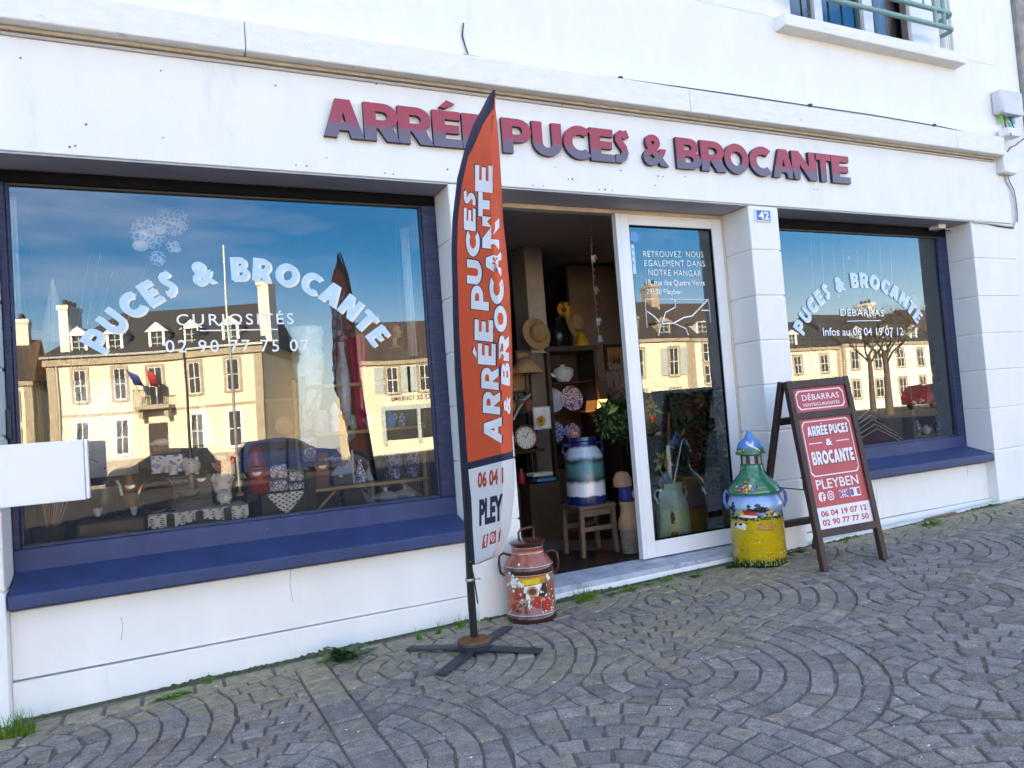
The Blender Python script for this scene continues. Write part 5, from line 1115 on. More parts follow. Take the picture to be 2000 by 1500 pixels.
tuft(818, 1248, 20, .075, .014, 'thin grass sprig left of the flag base, first of three', seed=4); tuft(856, 1238, 22, .085, .014, 'thin grass sprig left of the flag base, middle of three', seed=6); tuft(898, 1226, 34, .085, .022, 'fuller grass sprig close behind the flag pole', seed=8)
tuft(1143, 1172, 130, .085, .055, 'dense grass tuft at the left end of the doorstep'); leafy(1192, 1160, 9, .04, .007, 'low weed on the doorstep right beside the dense grass tuft', seed=1); leafy(1224, 1152, 18, .06, .009, 'bushy low weed before the middle of the doorstep', seed=9); leafy(1262, 1142, 12, .045, .008, 'spreading weed before the doorstep, left half of a pair', seed=3); tuft(1300, 1134, 70, .05, .05, 'flat grass patch before the doorstep, right half of a pair', seed=3)
leafy(1352, 1124, 16, .05, .007, 'lone small weed before the door leaf', seed=2); leafy(1426, 1106, 16, .075, .009, 'dark weed at the left foot of the yellow churn', 'weed_dark', 4); leafy(1546, 1078, 14, .07, .009, 'dark weed between the yellow churn and the board', 'weed_dark', 6); tuft(1650, 1058, 14, .05, .02, 'faint grass sprig behind the legs of the board'); leafy(1812, 1024, 16, .09, .012, 'broad low weed on the paving under the right window'); leafy(1917, 986, 10, .06, .009, 'small weed near the right pier')
# pale broken gutter strip and crumbs
M('strip_white', (.66, .64, .60), .8, var=.12, scale=8); M('brick_red', (.26, .10, .06), .9, var=.3, scale=12)
bm = MB().mat('strip_white'); xs = [4.57, 5.0, 5.42, 5.86]
for i in range(3): bm.hexa([(xs[i], -.03, gz(xs[i])-.02), (xs[i+1]-.006, -.03, gz(xs[i+1])-.02), (xs[i+1]-.006, .01, gz(xs[i+1])-.02), (xs[i], .01, gz(xs[i])-.02), (xs[i], -.028, gz(xs[i])+.018), (xs[i+1]-.006, -.028, gz(xs[i+1])+.018), (xs[i+1]-.006, .01, gz(xs[i+1])+.022), (xs[i], .01, gz(xs[i])+.022)])
for x_, x2 in ((6.3, 7.9), ): bm.hexa([(x_, -.03, gz(x_)-.02), (x2, -.03, gz(x2)-.02), (x2, .0, gz(x2)-.02), (x_, .0, gz(x_)-.02), (x_, -.028, gz(x_)+.018), (x2, -.028, gz(x2)+.018), (x2, -.001, gz(x2)+.022), (x_, -.001, gz(x_)+.022)])
bm.mat('brick_red').hexa([(5.87, -.03, gz(5.87)-.02), (6.29, -.03, gz(6.29)-.02), (6.29, .01, gz(6.29)-.02), (5.87, .01, gz(5.87)-.02), (5.87, -.025, gz(5.87)+.008), (6.29, -.025, gz(6.29)+.012), (6.29, .01, gz(6.29)+.014), (5.87, .01, gz(5.87)+.012)])
tag(bm.build('kerb_strip', None, None, bevel=.004, org=(6, 0, gz(6))), 'low chipped white mortar strip along the foot of the right wall', 'kerb strip')
bm = MB().mat('white_paint'); rnd = random.Random(12)
for px, py in [(150, 1425), (183, 1398), (1095, 1285), (1218, 1244), (1382, 1286), (1190, 1233), (1120, 1233), (1082, 1333), (1310, 1385), (1655, 1208), (1580, 1145), (1840, 1052), (1910, 1134), (700, 1430), (1390, 1360), (1595, 1225), (1785, 1380), (920, 1480), (420, 1480), (450, 1488), (1800, 1480)]+[(rnd.randint(400, 2000), rnd.randint(1150, 1500)) for _ in range(25)]:
    q = G(px, py)
    if q.y < -.05: s_ = rnd.uniform(.002, .0045); bm.ell(q+Vector((0, 0, .002)), s_*1.8, s_*.8, s_*.5, 7, 4, Matrix.Rotation(rnd.random()*3, 3, 'Z'))
o = bm.build('paving_crumbs', None); tag(o, 'white paint crumbs and grit scattered over the setts', 'litter', None, 'stuff')
#@@INSIDE
# ================================================================== INSIDE THE SHOP
for n_, c_, r_ in (('shade_white', (.88, .88, .89), .8), ('twig', (.30, .14, .06), .8), ('twig_pale', (.55, .48, .38), .8), ('crate_grey', (.16, .145, .12), .9), ('crate_dark', (.05, .032, .022), .8), ('copper', (.62, .27, .13), .25), ('pan_dark', (.02, .014, .012), .3), ('card_brown', (.30, .15, .08), .8), ('porcelain', (.86, .86, .84), .2), ('pig_pink', (.62, .30, .27), .35), ('tin_blue', (.05, .22, .55), .35), ('tin_red', (.42, .025, .03), .35), ('delft', (.42, .52, .66), .3), ('cobalt', (.015, .03, .19), .2), ('bamboo', (.50, .36, .15), .45), ('book_red', (.16, .03, .035), .5), ('book_navy', (.02, .03, .07), .5), ('paper', (.75, .72, .66), .8), ('pink_glass', (.55, .02, .10), .2), ('coral', (.62, .16, .15), .7), ('skin_paint', (.60, .36, .22), .5), ('hair_brown', (.10, .045, .025), .6), ('dress_green', (.08, .09, .06), .7), ('orange_glass', (.75, .24, .015), .3), ('azure_glass', (.02, .30, .62), .12), ('curtain_red', (.10, .020, .020), .85), ('black_gloss', (.012, .012, .016), .25), ('straw', (.42, .25, .12), .85), ('cabinet_wood', (.055, .028, .016), .45), ('amber', (.62, .30, .02), .3), ('sunflower', (.62, .30, .02), .7), ('leaf_dark', (.020, .060, .018), .35), ('leaf_pale', (.38, .48, .12), .4), ('mint', (.36, .66, .54), .35), ('umbrella_blue', (.10, .16, .24), .7), ('umbrella_violet', (.06, .05, .13), .7), ('clay', (.46, .24, .14), .8), ('wicker', (.24, .19, .15), .9), ('shelf_wood', (.26, .17, .10), .6), ('shelf_back', (.10, .055, .035), .7), ('cloth_navy', (.035, .038, .075), .9), ('cloth_green', (.035, .05, .045), .9), ('cloth_wine', (.12, .02, .03), .9), ('terracotta', (.32, .10, .05), .8), ('pampas', (.30, .25, .22), .95), ('louvre', (.30, .31, .31), .7)): M(n_, c_, r_, var=.18, scale=14)
MATS['copper'].node_tree.nodes['Principled BSDF'].inputs['Metallic'].default_value = .9
M('lace', (.88, .88, .86), .9)
def pat(name, c1, c2, scale, th=.5, rough=.25):     # glazed two-colour pattern
    m, n, l = new_mat(name); o = n.new('ShaderNodeOutputMaterial'); b = n.new('ShaderNodeBsdfPrincipled'); b.inputs['Roughness'].default_value = rough; l.new(b.outputs[0], o.inputs[0])
    t = n.new('ShaderNodeTexCoord'); z = n.new('ShaderNodeTexVoronoi'); z.feature = 'DISTANCE_TO_EDGE'; z.inputs['Scale'].default_value = scale; l.new(t.outputs['Object'], z.inputs['Vector'])
    z2 = n.new('ShaderNodeTexNoise'); z2.inputs['Scale'].default_value = scale*.8; l.new(t.outputs['Object'], z2.inputs['Vector'])
    a = n.new('ShaderNodeMath'); a.operation = 'MULTIPLY_ADD'; a.inputs[1].default_value = .25; l.new(z2.outputs['Fac'], a.inputs[0]); l.new(z.outputs['Distance'], a.inputs[2])
    r = n.new('ShaderNodeValToRGB'); r.color_ramp.elements[0].position = th*.42; r.color_ramp.elements[1].position = th*.42+.06; r.color_ramp.elements[0].color = (*c1, 1); r.color_ramp.elements[1].color = (*c2, 1)
    l.new(a.outputs[0], r.inputs[0]); l.new(r.outputs[0], b.inputs['Base Color'])
pat('delft_pattern', (.06, .12, .42), (.66, .68, .70), 38, .5); pat('cobalt_pattern', (.45, .50, .62), (.010, .022, .16), 30, .38); pat('lace_ball', (.62, .68, .74), (.08, .14, .34), 34, .5); pat('shawl', (.30, .30, .36), (.03, .035, .08), 46, .45, .9); pat('tin_pattern', (.62, .70, .78), (.03, .16, .48), 22, .6)
def V(name, label, cat, box, y, prof, m, group=None, seg=24, sc=1.):      # one turned object standing at depth y
    c, r, h = bb(*box, y); bm = MB().mat(m); bm.lathe([(a*r*sc, z*h) for a, z in prof], c, seg); return tag(bm.build(name, None, None, org=c, sharp=50), label, cat, group)
def stand(c, w, d, z0, label, nm='display_riser', m='base_dark'):          # dark riser under raised goods
    bm = MB().mat(m); bm.box(c.x-w/2, c.x+w/2, c.y-d/2, c.y+d/2, z0, c.z-.001); return tag(bm.build(nm, None, None, bevel=.004, org=(c.x, c.y, z0)), label, 'riser')
PZ = .691
BELLY = [(0, 0), (.62, 0), (.70, .03), (.95, .28), (1, .45), (.9, .66), (.5, .84), (.42, .9), (.52, 1), (.40, 1)]
# ---- large window
c, r, h = bb(128, 272, 745, 930, .8); LA = thing('table_lamp', 'table lamp with broad white drum shade drawn with branches, behind the white box', 'lamp', (c.x, c.y, PZ))
bm = MB().mat('shade_white'); bm.lathe([(r, 0), (r*.96, h)], c, 40); shd = bm.build('lamp_shade', None, LA, solid=.003)
bm = MB().mat('p_black'); rnd = random.Random(5)
for k in range(15):
    a = R(random.Random(k).uniform(200, 320)); z = rnd.uniform(.05, .6)*h; pts = []; da = rnd.uniform(-.09, .09); dz = rnd.uniform(-.01, .03)
    for q in range(9): pts.append(c+Vector((math.cos(a)*r*1.005, math.sin(a)*r*1.005, z))); a += da; z = min(h*.97, max(.01, z+dz)); da += rnd.uniform(-.03, .03); dz += rnd.uniform(-.008, .008)
    bm.tube(pts, [.0022-.0002*q for q in range(9)], 5); e = pts[-1]; bm.ell(e, .006, .006, .005, 8, 5)
bm.build('branch_drawing', None, shd)
bm = MB().mat('pan_dark'); bm.lathe([(.10, PZ-c.z), (.10, PZ-c.z+.02), (.02, PZ-c.z+.05), (.015, h*.5), (0, h*.5)], c, 24); bm.build('stand', None, LA)
c, r, h = bb(58, 112, 648, 1000, 1.1); OV = thing('standing_vase', 'orange flared glass vase holding a tall white paper cone at the far left', 'vase', (c.x, c.y, PZ))
bm = MB().mat('orange_glass'); zz = W(85, 745, 1.1).z-c.z; bm.lathe([(r*.55, zz), (r*.7, zz+.1*(h-zz)), (r*1.05, h), (r*.98, h)], c, 30); bm.build('bowl', None, OV)
bm = MB().mat('pan_dark'); bm.lathe([(r*.6, PZ-c.z), (r*.5, zz)], c, 20); bm.build('foot', None, OV)
bm = MB().mat('paper'); t = W(112, 545, 1.1); q = W(108, 655, 1.1); bm.lathe([(.09, q.z-c.z-.05), (.004, t.z-c.z)], (q.x, 1.1, c.z), 20); bm.build('paper_cone', None, OV)
WB = thing('dried_branches', 'bundle of thin curving willow branches standing in a dark pot at the left', 'branches', W(95, 1045, .55)); rnd = random.Random(2)
base = W(95, 1040, .62); base.z = PZ
bm = MB().mat('pan_dark'); bm.lathe([(0, 0), (.07, 0), (.09, .16), (.08, .16)], base, 20); bm.build('pot', None, WB)
bm = MB()
for px, py in [(30, 480), (42, 470), (62, 480), (20, 520), (100, 560), (140, 545), (175, 500), (196, 495), (198, 520), (220, 530), (245, 545), (288, 512), (170, 600), (205, 590), (150, 640), (60, 600), (240, 560), (120, 610)]:
    e = W(px, py, .62+rnd.uniform(-.15, .2)); m_ = base.lerp(e, .5)+Vector((rnd.uniform(-.05, .05), 0, .06)); bm.mat('twig_pale' if rnd.random() < .5 else 'twig'); pts = [base*(1-t)**2+m_*2*t*(1-t)+e*t*t for t in [k/9 for k in range(10)]]; bm.tube(pts, [.0035-.00028*k for k in range(10)], 5)
bm.build('stems', None, WB)
def cratebox(name, label, cat, box, y, d, m, open_=False):
    a, c = W(box[0], box[3], y), W(box[1], box[2], y); z0, z1 = a.z, c.z; o = thing(name, label, cat, ((a.x+c.x)/2, y+d/2, z0)); bm = MB().mat(m); n = 3; hh = (z1-z0)/n
    if not open_:
        for k in range(n): bm.box(a.x, c.x, y, y+.012, z0+hh*k+.002, z0+hh*(k+1)-.002)
    else: bm.box(a.x, a.x+.014, y, y+.014, z0, z1); bm.box(c.x-.014, c.x, y, y+.014, z0, z1); bm.box(a.x+.014, c.x-.014, y, y+.014, z0, z0+.02); bm.box(a.x+.014, c.x-.014, y, y+.014, z1-.02, z1)
    for k in range(n): bm.box(a.x, a.x+.012, y+.014, y+d, z0+hh*k+.002, z0+hh*(k+1)-.002); bm.box(c.x-.012, c.x, y+.014, y+d, z0+hh*k+.002, z0+hh*(k+1)-.002)
    bm.box(a.x, c.x, y+d, y+d+.012, z0, z1); bm.box(a.x+.013, c.x-.013, y+.013, y+d-.001, z0, z0+.01)
    bm.box(a.x-.002, c.x+.002, y-.002, y+d+.014, z1, z1+.008) if not open_ else None
    bm.build('boards', None, o, bevel=.002); return o, a, c
o, a, c = cratebox('wooden_crate', 'grey weathered crate with a green rope handle', 'crate', (330, 412, 927, 1004), .70, .28, 'crate_grey')
bm = MB().mat('p_green'); zc = (a.z+c.z)/2; xm = (a.x+c.x)/2; bm.tube([(xm-.05, .697, zc+.01), (xm-.035, .675, zc-.012), (xm, .668, zc-.02), (xm+.035, .675, zc-.012), (xm+.05, .697, zc+.01)], .006, 6); bm.build('rope_handle', None, o)
stand(Vector((xm, .84, a.z)), c.x-a.x, .26, PZ, 'dark riser under the grey weathered crate')
o, a, c = cratebox('wooden_crate', 'dark upright open crate behind the pig figurine', 'crate', (385, 482, 868, 984), .92, .25, 'crate_dark', True); stand(Vector(((a.x+c.x)/2, 1.04, a.z)), c.x-a.x, .24, PZ, 'dark riser under the dark open crate')
p = W(308, 967, .60); nrm = Vector((-.35, -.9, .25)).normalized(); Q = nrm.to_track_quat('Z', 'Y').to_matrix()
PAN = thing('copper_dish', 'round copper rimmed dish leaning upright, dark inside', 'dish', p-Vector((0, 0, .12)))
bm = MB().mat('copper'); rr = .105; bm.lathe([(rr*.93, .02), (rr, .025), (rr*1.02, .01), (rr*.98, -.03), (rr*.9, -.035)], p, 36, tilt=Q); bm.build('rim', None, PAN)
bm = MB().mat('pan_dark'); bm.lathe([(0, -.02), (rr*.92, -.02), (rr*.93, .02)], p, 30, tilt=Q); bm.build('bowl', None, PAN)
bm = MB().mat('copper'); x_ = Q @ Vector((1, 0, 0)); bm.tube([p+x_*rr*1.0, p+x_*rr*1.12+Vector((0, 0, .012)), p+x_*rr*1.15-Vector((0, 0, .01)), p+x_*rr*1.02-Vector((0, 0, .02))], .005, 6); bm.build('handle', None, PAN)
stand(p-Vector((0, -.03, rr*.97)), .18, .10, PZ, 'dark riser under the copper rimmed dish')
def boxthing(name, label, cat, box, y, d, m, group=None, bev=.004):
    a, c = W(box[0], box[3], y), W(box[1], box[2], y); bm = MB().mat(m); bm.box(a.x, c.x, y, y+d, a.z, c.z); return tag(bm.build(name, None, None, bevel=bev, org=((a.x+c.x)/2, y+d/2, a.z)), label, cat, group), a, c
boxthing('picture_tin', 'blue tin printed with white and navy harbour scenes', 'tin', (296, 360, 886, 926), .80, .12, 'tin_pattern')
boxthing('cardboard_box', 'shallow brown cardboard box on the blue printed tin', 'box', (300, 353, 869, 888), .80, .12, 'card_brown')
cb, r, h = bb(304, 342, 850, 870, .85); CT = thing('cat_figurine', 'white china cat lying on the brown cardboard box', 'figurine', cb)
bm = MB().mat('porcelain'); bm.ell(cb+Vector((-.02, 0, .022)), .055, .032, .024); bm.ell(cb+Vector((.035, -.02, .045)), .024, .022, .022)
for s_ in (-1, 1): bm.lathe([(.009, 0), (0, .018)], cb+Vector((.035+s_*.013, -.02, .060)), 8); bm.ell(cb+Vector((.035+s_*.015, -.035, .006)), .010, .016, .008, 8, 6)
bm.tube([cb+Vector((-.07, 0, .02)), cb+Vector((-.085, -.02, .012)), cb+Vector((-.06, -.04, .008))], .007, 6); bm.build('body', None, CT)
bm = MB().mat('p_black')
for s_ in (-1, 1): bm.ell(cb+Vector((.035+s_*.008, -.0405, .049)), .0025, .002, .003, 6, 4)
bm.ell(cb+Vector((.035, -.042, .042)), .003, .002, .002, 6, 4); bm.build('face_marks', None, CT)
c, r, h = bb(356, 394, 890, 927, .78); PB_ = thing('piggy_bank', 'round glazed white piggy bank on the grey crate', 'piggy bank', c)
bm = MB().mat('porcelain'); k = r; bm.ell(c+Vector((0, 0, k*1.0)), k, k*1.05, k*.9)
for sx_ in (-.5, .5):
    for sy_ in (-.5, .4): bm.lathe([(k*.2, 0), (k*.24, k*.3)], c+Vector((sx_*k, sy_*k, 0)), 10)
    bm.ell(c+Vector((sx_*k*1.1, -k*.45, k*1.72)), k*.22, k*.12, k*.28, 10, 6)
bm.lathe([(0, k*.3), (k*.26, k*.3), (k*.28, 0)], c+Vector((k*.05, -k*1.0, k*.95)), 14, tilt=Matrix.Rotation(R(90), 3, 'X')); bm.build('body', None, PB_)
bm = MB().mat('p_black')
for s_ in (-1, 1): bm.ell(c+Vector((s_*k*.28, -k*.93, k*1.3)), k*.08, k*.05, k*.09, 8, 5)
for s_ in (-1, 1): bm.ell(c+Vector((k*.05+s_*k*.1, -k*1.31, k*.95)), k*.05, k*.03, k*.06, 6, 4)
bm.build('face_marks', None, PB_)
# pig cook figurine
c, r, h = bb(415, 456, 881, 962, .72); PG = thing('pig_figurine', 'standing pink pig cook figurine with white apron and black bow tie', 'figurine', c)
H_ = h; bm = MB().mat('porcelain'); bm.lathe([(0, 0), (.17*H_, 0), (.20*H_, .04*H_), (.235*H_, .22*H_), (.22*H_, .36*H_), (.15*H_, .47*H_), (.10*H_, .50*H_), (0, .50*H_)], c, 24)
for s_ in (-1, 1): bm.tube([c+Vector((s_*.15*H_, 0, .44*H_)), c+Vector((s_*.235*H_, -.03*H_, .33*H_)), c+Vector((s_*.17*H_, -.17*H_, .25*H_))], [.06*H_, .055*H_, .045*H_], 10)
bm.ell(c+Vector((0, .02*H_, .87*H_)), .16*H_, .14*H_, .055*H_); bm.lathe([(.13*H_, .78*H_), (.135*H_, .85*H_)], c, 20); bm.build('clothes', None, PG)
bm = MB().mat('pig_pink'); bm.ell(c+Vector((0, 0, .64*H_)), .17*H_, .15*H_, .16*H_); bm.ell(c+Vector((0, -.15*H_, .61*H_)), .055*H_, .05*H_, .042*H_, 12, 8)
for s_ in (-1, 1): bm.prism([(s_*.12*H_, .72*H_), (s_*.23*H_, .74*H_), (s_*.17*H_, .60*H_)][::s_], .02*H_, 'y', c+Vector((0, -.02*H_, 0))); bm.ell(c+Vector((s_*.15*H_, -.19*H_, .24*H_)), .04*H_, .035*H_, .04*H_, 10, 6)
bm.build('head', None, PG)
bm = MB().mat('p_black')
for s_ in (-1, 1): bm.ell(c+Vector((s_*.06*H_, -.145*H_, .69*H_)), .014*H_, .01*H_, .02*H_, 6, 4); bm.ell(c+Vector((s_*.02*H_, -.20*H_, .61*H_)), .009*H_, .006*H_, .012*H_, 6, 4); bm.prism([(0, .49*H_), (s_*.08*H_, .52*H_), (s_*.08*H_, .46*H_)][::s_], .015*H_, 'y', c+Vector((0, -.13*H_, 0)))
bm.mat('p_red'); bm.ell(c+Vector((0, -.142*H_, .545*H_)), .03*H_, .012*H_, .012*H_, 8, 5); bm.mat('p_blue').lathe([(.137*H_, .785*H_), (.139*H_, .80*H_)], c, 20); bm.build('face_marks', None, PG)
c2, r, h = bb(424, 455, 954, 984, .62); bm = MB().mat('porcelain'); bm.ell(c2+Vector((0, 0, r)), r, r, r); bm.lathe([(0, r*.25), (r*.3, r*.25), (r*.32, 0)], c2+Vector((-.05*r, -r*.95, r*.9)), 12, tilt=Matrix.Rotation(R(90), 3, 'X'))
for s_ in (-1, 1): bm.ell(c2+Vector((s_*r*.55, -.3*r, r*1.8)), r*.2, r*.12, r*.25, 8, 6); bm.ell(c2+Vector((s_*r*.45, -r*.6, r*.12)), r*.22, r*.3, r*.14, 8, 6)
tag(bm.build('piggy_bank', None, None, org=c2), 'small round white piggy bank sitting on the lace cloth before the pig cook', 'piggy bank')
# lace cloth on a low table
def lace(name, label, sh, fn, holes, seed):
    vs, f = sh; bm = MB().mat('lace'); vs, f = cut((vs, f), 5); rnd = random.Random(seed); keep = []
    for q in f:
        cx = sum(vs[i][0] for i in q)/3; cy = sum(vs[i][1] for i in q)/3
        if holes(cx, cy): continue
        keep.append(q)
    bm.add([fn(u, v) for u, v in vs], keep); return tag(bm.build(name, None, None, solid=.0012), label, 'lace cloth')
zt_ = W(440, 986, .62).z-.002; xA, xB = W(290, 1030, .5).x, W(478, 1000, .5).x+.02
bm = MB().mat('base_dark'); bm.box(xA+.03, xB-.02, .49, .95, PZ, zt_-.004); tag(bm.build('low_table', None, None, bevel=.006, org=((xA+xB)/2, .7, PZ)), 'low dark table under the lace cloth', 'table')
def lfn(u, v):
    x = xA+(xB-xA)*u; e = .02*math.sin(u*9)
    return (x, .485+.40*(v-.35)/.65, zt_) if v > .35 else (x, .483-.012*math.sin(u*22), zt_-(.35-v)*(.20+e*2))
def lh(u, v):
    if v > .40: return False
    if v < .05: return math.sin(u*90) > .5
    return math.sin(u*62+3*math.sin(v*30))*math.sin(v*70) > .55
lace('lace_cloth', 'long white crochet lace runner over the low dark table', ([(k/24, j/6) for j in range(7) for k in range(25)], [(j*25+k, j*25+k+1, (j+1)*25+k+1, (j+1)*25+k) for j in range(6) for k in range(24)]), lfn, lh, 3)
for q in (PG, ):
    cc = Vector(q.location); stand(cc, .10, .10, zt_+.001, 'tiny riser under the pig cook figurine')
pD = [W(520, 966, .50), W(596, 966, .50), W(560, 1003, .50)]
def dfn(u, v): x = pD[0].x+(pD[1].x-pD[0].x)*u; return (x, .50+.008*math.sin(u*12), pD[0].z-(pD[0].z-pD[2].z)*v)
lace('lace_doily', 'pointed white lace doily hanging before the blue patterned jars', ([(k/16, j/8*(1-abs(2*k/16-1)**1.3)*1.0) for j in range(9) for k in range(17)], [(j*17+k, (j+1)*17+k, (j+1)*17+k+1, j*17+k+1) for j in range(8) for k in range(16)]), dfn, lambda u, v: math.sin(u*34)*math.sin(v*30) > .45, 5)
bm = MB().mat('base_dark'); bm.box(pD[0].x-.03, pD[1].x+.02, .512, .95, PZ, pD[0].z-.003); tag(bm.build('low_table', None, None, bevel=.006, org=(pD[2].x, .7, PZ)), 'low dark table under the lace doily and the patterned jars', 'table')
# stove and kettle
o, a, c = boxthing('camping_stove', 'brown enamel stove top with rounded dark hob', 'stove', (150, 286, 1005, 1075), .48, .35, 'cabinet_wood', bev=.02)
V('coffee_pot', 'dark squat coffee pot with pale handle on the brown stove', 'coffee pot', (176, 236, 930, 996), .66, [(0, 0), (.9, 0), (1, .1), (.95, .6), (.7, .85), (.72, .9), (.15, .95), (.12, 1), (0, 1)], 'pan_dark')
bm = MB().mat('porcelain'); bm.tube([W(228, 938, .66), W(234, 948, .66), W(238, 968, .66)], .009, 8); tag(bm.build('pot_handle', None, bpy.data.objects['coffee_pot'], org=W(232, 955, .66)), None, None)
for k, (px, py, w) in enumerate(((192, 1003, 20), (233, 1002, 22), (262, 1000, 14))): V('glass_bowl', ['small glass bowl on the stove, leftmost of three', 'wide glass bowl on the stove, middle of three', 'tiny glass bowl on the stove, rightmost of three'][k], 'bowl', (px-w/2, px+w/2, py-10, py+6), .52, [(0, 0), (.5, 0), (.95, .6), (1, 1), (.93, 1), (.5, .15), (0, .1)], 'pan_dark' if k == 1 else 'delft', 'glass bowls on the stove')
# tins and canisters
V('red_tin', 'tall red and silver tin behind the blue canisters', 'tin', (486, 532, 912, 968), .78, [(0, 0), (.95, 0), (1, .03), (1, .9), (.9, .93), (.9, 1), (0, 1)], 'tin_red')
V('red_gnome', 'squat red and white china figure on the red tin', 'figurine', (480, 520, 868, 910), .84, [(0, 0), (.9, 0), (1, .25), (.7, .5), (.75, .6), (.5, .8), (.2, .9), (0, 1)], 'tin_red')
for k, bx in enumerate(((528, 560, 906, 936), (528, 562, 937, 972), (566, 600, 918, 942), (566, 602, 940, 972))): boxthing('spice_canister', ['small square delft canister, upper left of a stack', 'square delft canister, lower left of a stack', 'flat delft canister with wooden lid, upper right of a stack', 'square delft canister with wooden lid, lower right of a stack'][k], 'canister', bx, .70 if k < 2 else .66, .09, 'delft_pattern', 'blue and white spice canisters', .006)
bm = MB().mat('base_dark'); q = W(500, 970, .8); bm.box(W(484, 970, .66).x, W(604, 970, .66).x+.02, .655, .95, pD[0].z, W(560, 972, .66).z-.001); tag(bm.build('display_riser', None, None, org=q), 'dark riser under the tins and the delft canisters', 'riser')
# camera on a strap post
CM = thing('speaker_box', 'small black speaker with two pale rings, standing on a riser', 'speaker', W(604, 905, .55))
a, c = W(589, 906, .55), W(619, 848, .55); bm = MB().mat('black_gloss'); bm.box(a.x, c.x, .55, .64, a.z, c.z); bm.build('case', None, CM, bevel=.010)
bm = MB().mat('p_grey'); xm = (a.x+c.x)/2; hh = c.z-a.z
for f_, r_ in ((.36, .030), (.66, .022)): bm.lathe([(r_, 0), (r_*1.12, .004), (r_*.8, .006), (r_*.78, .0)], (xm, .549, a.z+hh*f_), 20, tilt=Matrix.Rotation(R(90), 3, 'X')); bm.disc((xm, .546, a.z+hh*f_), r_*.35, seg=12)
bm.box(xm-.03, xm+.03, .546, .549, a.z+hh*.80, a.z+hh*.86); bm.build('rings', None, CM)
bm = MB().mat('black_gloss'); bm.tube([(a.x+.01, .59, c.z), (a.x+.01, .59, c.z+.02), (c.x-.01, .59, c.z+.02), (c.x-.01, .59, c.z)], .004, 6); bm.build('handle', None, CM); stand(Vector((xm, .60, a.z)), .06, .06, PZ, 'thin dark post under the black speaker')
# bamboo shelf
BS = thing('bamboo_shelf', 'yellow bamboo shelf stand with three tiers in the large window', 'shelf', W(720, 1000, .75))
yb0, yb1 = .62, .95; xl, xr = W(610, 900, yb0).x-.03, W(826, 900, yb0).x+.005
zs = [W(720, 838, yb0).z-.012, W(720, 943, yb0).z-.012]; ztop = W(700, 745, yb0).z
def bam(bm, a, c, r=.016):
    a, c = Vector(a), Vector(c); n = max(1, int((c-a).length/.14)); pts = []; rs = []
    for k in range(n+1):
        t_ = k/n
        for dt, rr in ((-.006, r*.95), (0, r*1.12), (.006, r*.95)):
            tt = t_+dt/(c-a).length*1.
            if 0 <= tt <= 1: pts.append(a.lerp(c, tt)); rs.append(rr)
    bm.tube(pts, rs, 10)
for x, y, zt2 in ((xl, yb0, ztop+.05), (xr, yb0, zs[0]+.03), (xl, yb1, ztop+.05), (xr, yb1, ztop+.05)): bm = MB().mat('bamboo'); bam(bm, (x, y, PZ), (x, y, zt2)); bm.build('post', None, BS)
for z in zs+[ztop]:
    bm = MB().mat('bamboo')
    for y in ((yb0-.02, yb1) if z != ztop else (yb1,)): bam(bm, (xl-.02, y, z), (xr+.02, y, z), .013)
    if z != ztop:
        bm.mat('straw').box(xl, xr, yb0, yb1, z+.003, z+.010)
    bm.build('tier', None, BS)
bm = MB().mat('bamboo'); bam(bm, (xl, yb0, PZ+.02), (xl+.18, yb0, zs[1]), .010); bam(bm, (xr, yb0, PZ+.04), (xr-.18, yb0, zs[1]), .010); bam(bm, (xl, yb0+.02, zs[0]+.1), (xl+.13, yb0+.02, zs[0]+.33), .010); bm.build('brace', None, BS)
t1, t2 = zs[0]+.010, zs[1]+.010
def onz(px, z, y): return Vector((W(px, 900, y).x, y, z))
def VT(name, label, cat, px, wpx, hpx, z, y, prof, m, group=None):
    c = onz(px, z, y); k = (y+4.3)/(FPX*math.cos(.0)) ; s_ = (Vector((c.x, y, z))-CAM).dot(_f)/FPX; bm = MB().mat(m); bm.lathe([(a*wpx/2*s_, b_*hpx*s_) for a, b_ in prof], c, 24); return tag(bm.build(name, None, None, org=c, sharp=50), label, cat, group)
VT('decanter', 'azure glass long-necked decanter with looped handles on the top bamboo tier', 'decanter', 765, 28, 70, t1, .74, [(0, 0), (.7, 0), (1, .18), (.95, .30), (.45, .42), (.16, .50), (.13, .95), (.2, 1), (.1, 1)], 'azure_glass')
dc = bpy.data.objects['decanter']; c = ORG['decanter']; bm = MB().mat('porcelain')
for s_ in (-1, 1): bm.tube([c+Vector((s_*.02, 0, .075)), c+Vector((s_*.05, 0, .095)), c+Vector((s_*.06, 0, .07)), c+Vector((s_*.043, 0, .045))], .005, 6)
bm.build('handle', None, dc)
VT('pitcher', 'crimson and white china pitcher beside the azure decanter', 'pitcher', 716, 30, 40, t1, .74, BELLY, 'pink_glass'); VT('pitcher', 'small white flowered jug in front of the crimson pitcher', 'jug', 727, 16, 30, t1, .66, BELLY, 'porcelain'); VT('red_bird', 'small orange-red china bird between pitcher and decanter', 'figurine', 738, 12, 16, t1, .70, [(0, 0), (.6, 0), (1, .4), (.6, .75), (.5, .9), (0, 1)], 'orange_glass')
VT('glass_jar', 'grey ribbed glass jar at the left of the top bamboo tier', 'jar', 630, 32, 44, t1, .75, [(0, 0), (.95, 0), (1, .05), (1, .85), (.9, .9), (.9, 1), (0, 1)], 'p_grey'); VT('china_group', 'white china flower ornament on the top bamboo tier', 'ornament', 660, 22, 60, t1, .80, [(0, 0), (.9, 0), (.8, .2), (1, .35), (.6, .5), (.9, .7), (.4, .9), (0, 1)], 'porcelain')
